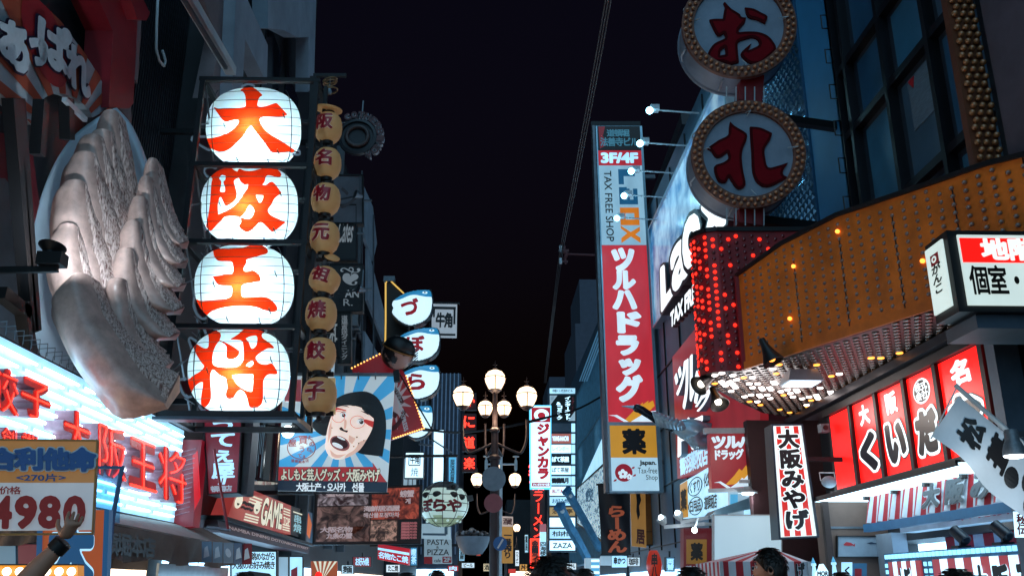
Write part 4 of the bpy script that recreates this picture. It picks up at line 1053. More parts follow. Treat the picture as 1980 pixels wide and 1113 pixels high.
ph = [(.02, .68, .50, .97, photo('photo of shellfish', '#3a1a1c', '#c9b0b0', 6)), (.02, .04, .52, .66, photo('photo of grilled crab', '#2a1512', '#a5776a', 4)), (.53, .42, .98, .97, photo('photo of red crab', '#4a120e', '#d85a40', 5)), (.53, .04, .78, .40, photo('photo of prawns', '#3a2420', '#e0a890', 9)), (.34, .05, .52, .3, photo('photo of roe', '#7a2418', '#e0805a', 8)), (.80, .04, .98, .40, mat('photo board black', '#17100f', .5))]
g = G()
for a, c, d, e, m in ph: g.slab(q, a, c, d, e, .001, .012, m)
build('photo', g, t)
tx = lit('pale board lettering', '#c4b0b4', .6)
g = G(); g.htext(q, '海鮮居酒屋', .46, .56, .80, .66, .02, tx, .03); g.htext(q, '해산물포장마차', .46, .45, .80, .54, .02, tx, .03); g.htext(q, '大阪名物', .06, .20, .36, .30, .02, tx, .03); g.htext(q, '九条の蟹', .12, .09, .36, .19, .02, tx, .03); g.htext(q, '蟹の蟹', .10, .84, .36, .93, .02, tx, .03)
g.htext(q, '螃蟹', .80, .80, .93, .92, .02, tx, .03); g.text(q, '게', .85, .68, .9, .78, .02, tx, .03)
for k in range(6): g.htext(q, '膳鍋丼串', .82, .07 + .05 * k, .97, .115 + .05 * k, .02, lit('pink board lettering', '#b06468', .55), .03)
build('lettering', g, t)
g = G(); g.frame(q, .008, .015, -.16, .02, dark); g.bar(PY(606, 952, 19.05), PY(600, 952, 19.05) - Vector((1.3, 0, 0)), .08, .08, dark); build('frame', g, t)
t = thing('red_marquee', 'far red and white lit menu awning below the seafood photo board', 'awning', PY(760, 1080, 26))
q = QY(26, (730, 1080), (790, 1092), (792, 1060), (731, 1050)); g = G(); g.slab(q, 0, 0, 1, 1, -.4, 0, L_redd); build('panel', g, t)
g = G(); g.htext(q, '名物たこ焼', .03, .1, .97, .5, .01, L_white2, .03); g.slab(q, 0, .6, 1, .75, .001, .012, L_white2); build('lettering', g, t)
# ================================================================== CENTRE LEFT: fish signs, ring sign, stacked boards
t = thing('ring_sign', 'dark unlit ring sign with letters round its rim high behind the amber lanterns', 'sign', PY(705, 330, 19))
C0 = PY(692, 268, 19); s = mpp(19) * 1.04
g = G(); g.lathe(C0, (0, -1, 0), [(0, 0), (40 * s, 0), (40 * s, .12), (34 * s, .14), (33 * s, .08), (0, .08)], mat('dark ring grey', '#2e3036', .5, .2), 40); build('disc', g, t, 30)
g = G()
g.tube([C0 + Vector((22 * s * math.cos(w), -.12, 22 * s * math.sin(w))) for w in [2 * math.pi * k / 30 for k in range(30)]], .05, mat('dull ring', '#4a3c3c', .5), 6, True); build('inner_ring', g, t, True)
for k, ch in enumerate('COTHERBINDA'):
    w = R(118 - k * 17.5); o = C0 + Vector((48 * s * math.cos(w), -.1, 50 * s * math.sin(w))); u = Vector((math.sin(w), 0, -math.cos(w))) * 13 * s; v = Vector((math.cos(w), 0, math.sin(w))) * 15 * s
    q = Q(o - u / 2 - v / 2, o + u / 2 - v / 2, o + u / 2 + v / 2, o - u / 2 + v / 2); g = G()
    g.text(q, ch, 0, 0, 1, 1, .02, mat('letter rim', '#8c9099', .4), .08, .12); g.text(q, ch, 0, 0, 1, 1, .03, mat('letter dull red', '#5c2f33', .5), .03); build('rim_letter', g, t)
for n in (3,): 
    g = G(); g.bar(C0, C0 + Vector((-1.6, .3, 0)), .1, .1, dark); build('bracket', g, t)

SB = [((640, 340, 700, 430), '#6a6c76', 'ン', '#22242c', 'pale grey narrow board beside the third amber lantern from the top'), ((640, 398, 688, 500), '#17181d', 'Cafes', '#8f9aa2', 'black board with loose script beside the fourth amber lantern'),
      ((640, 512, 700, 600), '#16181d', 'AN', '#8a98a2', 'black board with a pale crest beside the broken amber lantern'), ((653, 605, 678, 700), '#14161a', '道場直送ダイニング', '#8a949c', 'narrow black board with one column of small writing behind the amber lanterns'),
      ((628, 600, 658, 690), '#23262c', '和', '#9aa6ac', 'small dim board half hidden behind the lower amber lanterns')]
for i, (bx, c, st, c2, lab) in enumerate(SB):
    t = thing('stacked_signboard', lab, 'signboard', PY((bx[0] + bx[2]) / 2, bx[3], 20.5), 'unlit boards stacked behind the amber lanterns')
    q = QR(20.5 + .02 * i, *bx); g = G(); g.slab(q, 0, 0, 1, 1, -.2, 0, mat('board ' + c, c, .45)); build('panel', g, t)
    g = G(); m = lit('faint print ' + c2, c2, .45)  # lettering on these unlit boards is given a faint glow
    if len(st) > 5: g.vtext(q, st, .3, .05, .75, .95, .006, m, .02)
    elif st in 'AN': g.text(q, st, .45, .28, .9, .45, .006, m, .02); g.text(q, '❦', .3, .55, .95, .95, .006, m, .0); g.text(q, 'R.', .4, .1, .7, .25, .006, m)
    else: g.text(q, st, .3, .3, .9, .75, .006, m, .015, shear=.2 if len(st) > 2 else 0, rot=0)
    build('lettering', g, t)
    g = G(); g.frame(q, .03, .03, -.22, .02, dark); g.bar(q.at(1.02, .5, -.1), q.at(1.3, .5, -.1), .04, .04, steel); build('frame', g, t)
for i, (x, y, lab) in enumerate(((700, 228, 'small bracket spotlight on the ring sign post, highest of three'), (694, 378, 'small bracket spotlight beside the pale grey board, middle of three'), (700, 560, 'small bracket spotlight beside the crest board, lowest of three'))):
    t = thing('bracket_spotlight', lab, 'lamp', PY(x, y + 8, 20), 'small bracket spotlights'); g = G(); c = PY(x, y, 20)
    g.lathe(c, (-.8, -.5, .1), [(.05, -.08), (.1, .08), (.11, .1), (0, .06)], steel, 14); build('shade', g, t, 40)
    g = G(); g.bar(c, c + Vector((.0, .05, .5)), .03, .03, steel); g.bar(c, c + Vector((-.6, .3, 0)), .03, .03, steel); build('arm', g, t)
for x, y0, y1 in (): pass

# yellow neon edged fin and fish shaped lanterns
t = thing('neon_fin', 'dark fin shaped board outlined with a thin yellow neon line above the fish signs', 'neon sign', PY(760, 720, 27))
pl = PlY(27); pts = [(745, 545), (752, 538), (765, 552), (790, 590), (790, 735), (740, 735)]
g = G(); g.poly(pl.at, pts, 0, mat('fin dark olive', '#24231f', .5), .4); build('board', g, t)
g = G(); g.tube([pl.at(x, y, .05) for x, y in [(744, 735), (746, 620), (746, 548), (752, 540), (762, 550), (781, 568)]], .025, lit('yellow neon', '#ffcf6a', 0.8, .2, 0), 6); build('neon_line', g, t, True)
g = G(); g.box((pl.at(742, 545).x, 26.9, pl.at(742, 545).z), (pl.at(764, 535).x, 27.2, pl.at(742, 535).z), steel); build('cap', g, t)
fwh = lit('fish belly glow', '#cdeefc', 1.05, .6, .06); fbl = lit('fish back blue', '#2b86b8', .8, .5, .1); fbd = mat('fish rim', '#12202c', .4)
FISH = [('づ', 758, 562, 835, 628, 'topmost fish shaped glowing sign, one red hiragana with two ticks'), ('ぼ', 766, 635, 849, 697, 'second fish shaped glowing sign, partly behind the dark globe'),
        ('ら', 770, 707, 849, 770, 'third fish shaped glowing sign, beside the red starburst board'), ('や', 776, 785, 836, 846, 'lowest fish shaped glowing sign, mostly hidden by the red starburst board')]
for i, (ch, x0, y0, x1, y1, lab) in enumerate(FISH):
    Yf = 26.2; t = thing('fish_sign', lab, 'sign', PY((x0 + x1) / 2, y1, Yf), 'fish shaped glowing signs'); pl = PlY(Yf)
    w_, h_ = x1 - x0, y1 - y0
    out = [(.0, .40), (.06, .28), (.30, .10), (.62, .0), (.94, .0), (1.0, .2), (1.0, .45), (.95, .68), (.82, .86), (.62, .97), (.42, 1.0), (.22, .9), (.07, .75), (.0, .62), (.04, .52)]
    P = [(x0 + a * w_, y0 + b * h_) for a, b in out]
    F, xs, ys = loops_field([P], 1.5, 3); XX, YY = np.meshgrid(xs, ys)
    dome = lambda x, y, n: 0
    mx = F.max()
    def at(x, y, n=0.0, F=F, xs=xs, ys=ys, pl=pl, mx=mx):
        i = min(max(int((y - ys[0]) / 1.5 + .5), 0), len(ys) - 1); j = min(max(int((x - xs[0]) / 1.5 + .5), 0), len(xs) - 1)
        d = max(0, F[i, j]) / mx
        return pl.at(x, y, n + .32 * math.sqrt(max(0, 1 - (1 - d) ** 2)))
    top = ((y0 + h_ * .30 - (XX - x0) / w_ * h_ * .12) + 3 * np.sin((XX - x0) / w_ * 9)) - YY
    g = G(); g.iso(at, iso_mesh(np.minimum(F, -top), xs, ys), 0, fwh); build('belly', g, t, True)
    g = G(); g.iso(at, iso_mesh(np.minimum(F, top), xs, ys), 0, fbl); build('back', g, t, True)
    g = G(); g.iso(pl.at, iso_mesh(F, xs, ys, -2.2), -.05, fbd, .35); build('rim', g, t)
    class S: pass
    S.at = staticmethod(lambda u, v, n, at=at: at(x0 + w_ * (.24 + .44 * u), y0 + h_ * (.80 - .5 * v), n))
    g = G(); g.text(S, ch, 0, 0, 1, 1, .03, lit('fish red paint', '#a51628', .5), .045); build('character', g, t)
    g = G(); e = (x0 + w_ * .84, y0 + h_ * .13); g.poly(at, [(e[0] + 5 * math.cos(w), e[1] + 2.6 * math.sin(w)) for w in [2 * math.pi * k / 12 for k in range(12)]], .04, fwh); g.poly(at, [(e[0] + 2 * math.cos(w), e[1] + 1.6 * math.sin(w)) for w in [2 * math.pi * k / 10 for k in range(10)]], .06, fbd); build('eye', g, t)
t = thing('fish_sign_mast', 'thin dark mast carrying the four fish shaped signs', 'mast', PY(832, 850, 26.5)); g = G()
g.bar(PY(832, 850, 26.7), PY(832, 560, 26.7), .08, .08, dark)
build('pole', g, t)
for y in (600, 665, 740, 815): g = G(); g.bar(PY(832, y, 26.7), PY(760, y, 26.9), .05, .05, dark); build('arm', g, t)

t = thing('starburst_board', 'tilted dark red starburst board edged with small amber bulbs', 'signboard', PY(757, 850, 22)); pl = PlY(22)
P = [(681, 712), (752, 676), (786, 727), (820, 828), (757, 849), (700, 868)]
g = G(); g.poly(pl.at, P, 0, lit('starburst red', '#7a1a24', .45, .6, .2), .15); build('panel', g, t)
g = G(); P2 = []
for k in range(32):
    w = 2 * math.pi * k / 32; r = 60 if k % 2 else 24; P2.append((762 + r * .62 * math.cos(w), 775 + r * math.sin(w)))
F1, xs, ys = loops_field([P], 1.5, 2); sg = np.array([(P2[i], P2[(i + 1) % 32]) for i in range(32)], float)
g.iso(pl.at, iso_mesh(np.minimum(F1 - 2, seg_field(sg, xs, ys)), xs, ys), .01, lit('starburst grey', '#8f8790', .5, .6, .15)); build('starburst', g, t)
g = G(); q = QY(22, (752, 838), (792, 822), (778, 742), (738, 752)); g.vtext(q, 'ハン', .1, 0, .9, 1, .03, mat('board brown ink', '#54121a', .5), .06); q = QY(22, (782, 835), (790, 830), (768, 735), (760, 738)); g.text(q, 'UNIVERSAL EXPRESS', 0, 0, 1, 1, .03, lit('pale blue grey print', '#8ea0ae', .5), .03, rot=90); build('lettering', g, t)
bm = bpy.data.meshes.new('bulb'); gb = G(); gb.ball((0, 0, 0), .022, lit('small amber bulb', '#ffb35c', 2.5, .5, 0), 8, 5); bm.from_pydata(gb.v, [], gb.f); bm.materials.append(gb.mats[0])
for a, c, n in (((786, 727), (820, 828), 18), ((820, 828), (757, 849), 14), ((681, 712), (752, 676), 12)):
    for k in range(n): inst('edge_bulb', bm, t, pl.at(a[0] + (c[0] - a[0]) * k / n, a[1] + (c[1] - a[1]) * k / n, .05))
t = thing('globe_sculpture', 'dark brown globe with map like patches tilted in a ring stand above the red board', 'sculpture', PY(768, 715, 21.5))
C0 = PY(769, 683, 21.5); r = 33 * mpp(21.5)
m, tt, b = base_mat('globe patches'); tc = tt.nodes.new('ShaderNodeTexCoord'); n = tt.nodes.new('ShaderNodeTexNoise'); n.inputs['Scale'].default_value = 2.6; n.inputs['Detail'].default_value = 6
rp = tt.nodes.new('ShaderNodeValToRGB'); rp.color_ramp.elements[0].position = .50; rp.color_ramp.elements[1].position = .53; rp.color_ramp.elements[0].color = (.012, .01, .012, 1); rp.color_ramp.elements[1].color = (.5, .27, .22, 1)
tt.links.new(tc.outputs['Object'], n.inputs[0]); tt.links.new(n.outputs[0], rp.inputs[0]); tt.links.new(rp.outputs[0], b.inputs[0]); b.inputs['Roughness'].default_value = .4
g = G(); g.ball(C0, r, m, 28, 18); build('globe', g, t, True)
g = G(); nrm = Vector((.35, -.35, .85)).normalized(); g.lathe(C0 + nrm * r * .25, nrm, [(r * 1.01, 0), (r * .93, r * .35), (r * .6, r * .7), (0, r * .82)], black, 28)
g.tube([C0 + nrm * r * .25 + (nrm.orthogonal() * math.cos(w) + nrm.cross(nrm.orthogonal()) * math.sin(w)).normalized() * r * 1.05 for w in [2 * math.pi * k / 30 for k in range(30)]], .02, mat('copper ring', '#a06a3c', .4, .6), 5, True); build('cap', g, t, True)
g = G()
for k in range(6): g.bar(C0 + Vector((r * .8, -.1, -r * .1 - .06 * k)), C0 + Vector((r * 1.25, -.1, r * .3 - .06 * k)), .02, .02, steel)
g.bar(C0 - Vector((0, 0, r)), C0 + Vector((.9, -.3, -1.9)), .03, .03, dark); build('stand', g, t)

t = thing('cow_horn_banner', 'white square banner with two brushed black characters in a broken square border', 'banner', PY(858, 655, 30)); t['label'] = 'white square hanging banner with two brushed black characters, above the lamp globes'
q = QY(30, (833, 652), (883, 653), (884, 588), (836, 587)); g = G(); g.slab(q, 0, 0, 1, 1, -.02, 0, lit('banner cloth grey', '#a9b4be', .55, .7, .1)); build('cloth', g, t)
g = G(); g.htext(q, '牛角', .18, .30, .84, .72, .01, ink, .045); g.slab(q, .05, .84, .95, .92, .001, .01, ink); g.slab(q, .86, .4, .94, .84, .001, .01, ink); g.slab(q, .05, .06, .95, .12, .001, .01, ink); g.slab(q, .05, .6, .12, .84, .001, .01, ink); build('lettering', g, t)
g = G(); g.bar(q.at(-.4, 1.03), q.at(1.1, 1.03), .05, .05, dark); build('rod', g, t)
t = thing('lit_brush_sign', 'small lit white sign with two boxed black characters above a third', 'signboard', PY(801, 925, 24))
q = QY(24, (783, 923), (818, 923), (819, 875), (785, 875)); g = G(); g.slab(q, 0, 0, 1, 1, -.2, 0, L_white); build('panel', g, t)
g = G(); g.htext(q, '牛角', .26, .56, .78, .88, .01, L_ink, .03); g.text(q, '焼', .32, .05, .72, .40, .01, L_ink, .0, cell=True)
for a in ((.18, .9, .82, .94), (.18, .48, .82, .52), (.16, .52, .21, .9), (.79, .52, .84, .84)): g.slab(q, *a, .001, .012, L_ink)
g.frame(q, .04, .03, -.2, .02, dark); build('lettering', g, t)
t = thing('tall_light_panel', 'tall plain glowing white panel left of the red neon hiragana', 'light panel', PY(847, 945, 32))
q = QY(32, (837, 940), (857, 940), (858, 831), (839, 831)); g = G(); g.slab(q, 0, 0, 1, 1, -.3, 0, L_white); build('panel', g, t); g = G(); g.frame(q, .08, .01, -.3, .03, dark); g.bar(q.at(-1.5, .75), q.at(0, .72), .06, .06, steel); g.bar(q.at(-1.5, .98), q.at(1.8, .6), .05, .05, steel); build('frame', g, t)
t = thing('blue_light_panel', 'narrow blue lit panel with small writing beside the tall white panel', 'light panel', PY(875, 940, 33))
q = QY(33, (868, 938), (881, 938), (882, 882), (868, 882)); g = G(); g.slab(q, 0, 0, 1, 1, -.2, 0, lit('blue lit panel', '#58b4e4', .8)); build('panel', g, t); g = G(); g.vtext(q, '居酒屋', .2, .1, .8, .9, .01, ink, .02); build('lettering', g, t)
for k, (ch, y0, y1, lab) in enumerate((('か', 764, 786, 'topmost red neon hiragana of the column'), ('に', 804, 826, 'second red neon character from the top of the column'), ('道', 844, 866, 'third red neon character, a dense one'), ('楽', 884, 906, 'lowest red neon character of the column'))):
    t = thing('neon_character', lab + ' beside the street lamp', 'neon sign', PY(907, y1 + 8, 38), 'column of red neon characters')
    q = QR(38, 897, y0, 918, y1); g = G(); g.slab(q, -.15, -.25, 1.15, 1.25, -.3, -.05, mat('neon box dark', '#171418', .5)); build('box', g, t)
    g = G(); g.text(q, ch, 0, 0, 1, 1, .06, L_neon, .015, .06); build('neon_line', g, t)

# puffer fish lantern
t = thing('puffer_fish_lantern', 'big round puffer fish lantern with a dark spotted back and red lettering', 'lantern', PY(858, 1020, 21))
C0 = PY(858, 974, 21.3); s = mpp(21) * 1.03; rx, rz = 47 * s, 42 * s
def pf(u, w, k=1.0):     # u azimuth, w elevation
    return C0 + Vector((math.cos(w) * math.sin(u) * rx * k, -math.cos(w) * math.cos(u) * rx * k, math.sin(w) * rz * k * (1 if w > 0 else .98)))
fw = lit('puffer belly paper', '#b4cfc8', .62, .8, .1, 2); fb = lit('puffer back paper', '#343d45', .35, .5, .35, 5); fy = lit('puffer yellow paper', '#8fa58a', .55, .7, .2, 3)
NU, NW = 40, 22; g = [G(), G(), G()]; 
grid = [[pf(2 * math.pi * i / NU, -math.pi / 2 + math.pi * j / NW) for i in range(NU)] for j in range(NW + 1)]
for j in range(NW):
    for i in range(NU):
        h = -1 + 2 * (j + .5) / NW + .07 * math.sin(2 * math.pi * i / NU * 5); k = 0 if h > .42 else (2 if h < -.42 else 1)
        a, b2, c, d = grid[j][i], grid[j][(i + 1) % NU], grid[j + 1][(i + 1) % NU], grid[j + 1][i]
        g[k].add([a, b2, c, d], [(0, 1, 2, 3)], (fb, fw, fy)[k])
for nm, gg in zip(('back', 'belly', 'underside'), g): build(nm, gg, t)
class S: pass
S.at = staticmethod(lambda u, v, n: pf(-1.05 + 1.85 * u, -.42 + .55 * v, 1 + n))
g = G(); g.htext(S, 'ぼらや', 0, 0, 1, 1, .03, mat('puffer red', '#7a1420', .5), .05); build('lettering', g, t)
g = G()
for u, w in ((-.75, .33), (-.25, .36), (.45, .34), (.8, .25)): g.ball(pf(u, w), (.10, .03, .07), black, 10, 6)
build('spot', g, t, True)
g = G(); e = pf(.55, .72, 1.02); g.ball(e, (.12, .06, .1), mat('eye ring', '#4d5a60', .4), 14, 8); g.ball(e + Vector((0, -.05, 0)), (.06, .04, .06), black, 10, 6); build('eye', g, t, True)
g = G(); g.hexa([pf(1.3, .35), pf(1.3, .1), pf(1.5, .1), pf(1.5, .35), pf(1.3, .3, 1.25), pf(1.3, .12, 1.25), pf(1.4, .12, 1.2), pf(1.4, .3, 1.2)], fb)
for i in range(9): g.ball(pf(i * .7 - 2.5, -.85), .035, fw, 6, 4)
build('fin', g, t)
g = G()
for j in range(-3, 4): g.tube([pf(2 * math.pi * i / 32, j * .36, 1.005) for i in range(32)], .008, wire, 4, True)
for i in range(10): g.tube([pf(2 * math.pi * i / 10, w, 1.005) for w in [-1.4 + .2 * k for k in range(15)]], .008, wire, 4)
g.tube([C0 + Vector((0, 0, rz)), C0 + Vector((0, .1, rz + .6))], .03, dark); g.bar(C0 + Vector((.3, .1, rz + .6)), C0 + Vector((-2.6, .3, rz + .6)), .06, .06, dark); build('wire_hoop', g, t)

t = thing('pasta_banner', 'pale grey restaurant banner reading PASTA and PIZZA with red corner squares', 'banner', PY(845, 1090, 22))
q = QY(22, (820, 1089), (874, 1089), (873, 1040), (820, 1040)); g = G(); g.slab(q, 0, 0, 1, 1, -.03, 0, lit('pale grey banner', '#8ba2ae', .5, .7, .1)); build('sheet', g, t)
g = G(); g.text(q, 'PASTA', .12, .74, .9, .96, .008, ink, .01); g.text(q, '&', .44, .6, .54, .7, .008, ink); g.text(q, 'PIZZA', .12, .34, .9, .57, .008, ink, .01); g.slab(q, 0, 0, .3, .28, .001, .01, redpr); g.slab(q, .66, .04, .98, .28, .001, .01, redpr); g.text(q, '2F', .7, .07, .95, .25, .014, whitep, .05); g.text(q, 'cafe', .36, .06, .6, .2, .008, ink, .01); build('lettering', g, t)
t = thing('white_banner', 'small white banner with a blue curved stripe under the puffer fish lantern', 'banner', PY(845, 1040, 21.8))
q = QY(21.8, (811, 1040), (872, 1042), (871, 1010), (812, 1012)); g = G(); g.slab(q, 0, 0, 1, 1, -.03, 0, L_dim); build('sheet', g, t)
g = G(); g.slab(q, .1, .22, .85, .36, .001, .008, mat('blue grey stripe', '#5d7488', .5)); g.slab(q, .8, .3, .9, .8, .001, .008, mat('blue grey stripe', '#5d7488', .5)); build('print', g, t)

# heaped bowl sculpture
t = thing('bowl_sculpture', 'grey sculpted bowl heaped with food jutting over the street beside the lamp pole', 'sculpture', PY(912, 1075, 30))
c = PY(914, 1072, 30); s = mpp(30)
g = G(); g.lathe(c, (0, 0, 1), [(.12, 0), (.3, .03), (.46, .25), (.55, .5), (.56, .56), (.5, .54), (0, .5)], mat('ribbed bowl grey', '#767880', .6), 24); build('bowl', g, t, 40)
g = G()
for k in range(46):
    w = rnd.uniform(0, 6.28); r = .5 * math.sqrt(rnd.random()); p = c + Vector((r * math.cos(w), r * math.sin(w), .56 + .14 * (1 - r * 2) + rnd.uniform(0, .1))); g.ball(p, (rnd.uniform(.05, .12), .05, rnd.uniform(.03, .08)), mat('food grey', '#8e8c90', .6, 0, .5, 9) if k % 3 else mat('food dark', '#2a2a30', .6), 7, 5)
build('food', g, t, True)
g = G(); g.bar(c + Vector((0, 0, .3)), c + Vector((-3.3, .3, .3)), .08, .08, dark); build('arm', g, t)

# ================================================================== CENTRE: street lamps
iron = mat('dark bronze iron', '#3a2f30', .5, .3, .25, 5)
def street_lamp(px, pyb, pyt, Y, label, five=True, sc=1.0):
    c = PY(px, VPY, Y); x = c.x; top = PY(px, pyt, Y).z; s = sc
    t = thing('street_lamp', label, 'street lamp', (x, Y, 0), 'globe street lamps along the street')
    g = G(); g.lathe((x, Y, 0), (0, 0, 1), [(.22, 0), (.22, .25), (.13, .4), (.105, 1.1), (.12, 1.15), (.095, 1.25), (.085, top - 1.85), (.12, top - 1.83), (.12, top - 1.78), (.075, top - 1.74), (.07, top - 1.3), (.10, top - 1.28), (.10, top - 1.24), (.055, top - 1.2), (.05, top - .5)], iron, 20)
    build('pole', g, t, 40)
    spots = [(0, 0, top - .24)]
    R_ = .64 * s
    dirs = [(-1, 0), (1, 0), (-.3, .8), (.3, .8)] if five else [(-1, 0), (1, 0), (0, 1)]
    for dx, dy in dirs:
        g = G(); p0 = Vector((x, Y, top - 1.5)); pts = []
        for k in range(15):
            f = k / 14; a = math.pi * (.5 + f * .5)
            u = R_ * (1 - (math.cos(f * math.pi / 2)) ** 1.0) if False else R_ * math.sin(f * math.pi / 2) ** .9
            z = -.22 * math.sin(f * math.pi * .75) + .62 * max(0, f - .55) ** 1.15 * 1.6
            pts.append(p0 + Vector((dx * u, dy * u, z)))
        pts.append(pts[-1] + Vector((0, 0, .22))); g.tube(pts, .026 * s, iron, 8)
        spots.append((dx * R_, dy * R_, top - .58 if dy == 0 else top - .72)); g2 = build('arm', g, t, True)
    for (dx, dy, z) in spots:
        cc = Vector((x + dx, Y + dy, z)); r = (.205 if dy == 0 else .15) * s
        g = G(); g.lathe(cc, (0, 0, 1), [(r * .52, -r * .98), (r * .68, -r * .75), (r * .92, -r * .25), (r, .1 * r), (r * .93, r * .5), (r * .7, r * .82), (r * .35, r * .98), (0.01, r * 1.02)], L_warm, 24); o = build('globe', g, t, True)
        g = G(); g.lathe(cc, (0, 0, 1), [(r * .1, -r * 1.35), (r * .35, -r * 1.25), (r * .62, -r * 1.02), (r * .6, -r * .95)], iron, 16)
        g.tube([cc + Vector((math.cos(w) * r * .99, math.sin(w) * r * .99, r * .25)) for w in [2 * math.pi * k / 28 for k in range(28)]], .010 * s, iron, 5, True)
        for k in range(4):
            w = k * math.pi / 2 + math.pi / 2 * 1.0
            g.tube([cc + Vector((math.cos(w) * rr_, math.sin(w) * rr_, zz)) for rr_, zz in ((r * .6, -r), (r * .95, -r * .3), (r * 1.05, r * .1), (r * 1.02, r * .3))], .012 * s, iron, 5)
        g.lathe(cc + Vector((0, 0, r)), (0, 0, 1), [(.03 * s, 0), (.05 * s, .03 * s), (.015 * s, .06 * s), (.01, .14 * s), (.004, .2 * s)], iron, 8); g.bar(cc + Vector((-.05 * s, 0, r + .11 * s)), cc + Vector((.05 * s, 0, r + .11 * s)), .012, .012, iron)
        build('globe_cage', g, o, 40)
    lamp('lamp_light', (x, Y - .05, top - 1.05), 60 * s, (1, .72, .48), t, .2)
    return t
t = street_lamp(955, 1113, 712, 18.0, 'nearest street lamp with five warm globes on a dark bronze pole')
g = G(); x = WL[t].x
g.lathe((x - .02, 17.9, PY(955, 925, 17.9).z), (0, -1, 0), [(0, 0), (.235, 0), (.235, .02), (0, .02)], steel, 28); g.lathe((x - .02, 17.9, PY(955, 972, 17.9).z), (0, -1, 0), [(0, 0), (.18, 0), (.18, .02), (0, .02)], mat('sign disc red', '#8d4a50', .5), 28)
g2 = g; o = build('mounting_disc', g2, t)
for z in (1.9, 2.1, 2.6): pass
t = thing('no_entry_plate', 'small round blue road sign disc low on the nearest street lamp pole', 'road sign', PY(972, 1062, 17.7)); c = PY(967, 1050, 17.7)
g = G(); g.lathe(c, (0, -1, 0), [(0, 0), (.13, 0), (.13, .015), (0, .015)], mat('road sign blue', '#2a5f9a', .4), 24); build('disc', g, t); g = G(); g.poly(lambda a, b, n: c + Vector((a, -.02 - n, b)), [(-.06, -.08), (-.03, -.09), (.07, .07), (.04, .09)], .002, whitep); build('mark', g, t)
for (x, y, Yy, lab) in ((0, 0, 0, 0),): pass
street_lamp(958, 1113, 893, 31.0, 'second street lamp along the street, mostly hidden behind the nearest pole', False, 1.0)
street_lamp(978, 1113, 1000, 55.0, 'third street lamp along the street, tiny warm globes low in the centre', False, 1.0)
t = thing('camera_post', 'grey post with two small domed cameras beside the second street lamp', 'camera post', (PY(968, VPY, 29).x, 29, 0))
g = G(); x = WL[t].x; zt = PY(968, 897, 29).z; g.bar((x, 29, 0), (x, 29, zt + .35), .09, .09, wsteel); g.bar((x - .5, 29, zt), (x + .5, 29, zt), .05, .05, wsteel); build('post', g, t)
for sx in (-.47, .47):
    g = G(); g.lathe((x + sx, 29, zt - .2), (0, 0, 1), [(.03, 0), (.05, .05), (.05, .32), (.03, .34), (.03, .42), (.1, .43), (.1, .46)], wsteel, 14); build('camera', g, t, 40)
t = thing('yellow_vertical_banner', 'narrow yellow banner with black vertical writing right of the nearest lamp pole', 'banner', PY(983, 1090, 26))
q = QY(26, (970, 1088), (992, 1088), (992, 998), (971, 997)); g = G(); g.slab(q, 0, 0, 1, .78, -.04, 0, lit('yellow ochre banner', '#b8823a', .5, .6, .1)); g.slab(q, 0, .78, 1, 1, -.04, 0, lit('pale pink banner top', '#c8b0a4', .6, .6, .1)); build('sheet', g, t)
g = G(); g.vtext(q, '一番搾り', .2, .1, .85, .66, .01, ink, .04); g.htext(q, '酒蔵', .1, .82, .9, .96, .01, mat('print maroon', '#5a2024', .5), .03); build('lettering', g, t)

# ------------------------------------------------------------------ far end of the street: small lit signs, each its own
FARS = [(905, 1092, 24, 9, '#cfe8f4', 'ビール', 60, 'wide low white sign just left of the pole'), (925, 1060, 8, 26, '#d84a2c', '寿司', 55, 'slim orange red sign left of the pole'), (893, 1068, 10, 30, '#8fc4e0', '居酒屋', 48, 'pale blue upright sign under the bowl sculpture'), (876, 1098, 20, 10, '#b03038', '肉', 45, 'dark red flat sign right of the pasta banner'),
        (941, 1096, 12, 14, '#e8d8b0', '酒', 65, 'cream square sign touching the left of the pole'), (1000, 1078, 7, 30, '#e4f4ff', 'カラオケ', 58, 'thin white sign right of the yellow vertical banner'), (1012, 1096, 14, 12, '#e0a04c', '丼', 62, 'small amber sign low left of the dark crown'), (990, 1103, 14, 8, '#d03a34', '', 70, 'tiny red bar under the yellow vertical banner'),
        (1018, 1050, 6, 34, '#a8d8ee', '薬局', 50, 'thin cyan sign left of the orange neon katakana'), (760, 1098, 26, 14, '#dfeef6', 'たこ焼', 30, 'white sign below the red and white marquee'), (700, 1085, 34, 18, '#7a2a30', 'お好み焼', 27, 'maroon sign below the seafood photo board'), (672, 1100, 22, 16, '#bfe0f0', '麺', 24, 'cool white square below the photo board at its left'),
        (800, 1075, 12, 34, '#3f86b0', '喫茶', 32, 'blue upright sign left of the pasta banner'), (1105, 1094, 18, 12, '#d8ecf6', 'ホテル', 36, 'white flat sign under the tenant tower'), (1225, 1085, 24, 16, '#cfe6f2', '珈琲', 30, 'white sign under the yellow vertical cloth'), (1296, 1090, 16, 26, '#4f7f9c', '両替', 22, 'slate blue sign right of the red paper lantern')]
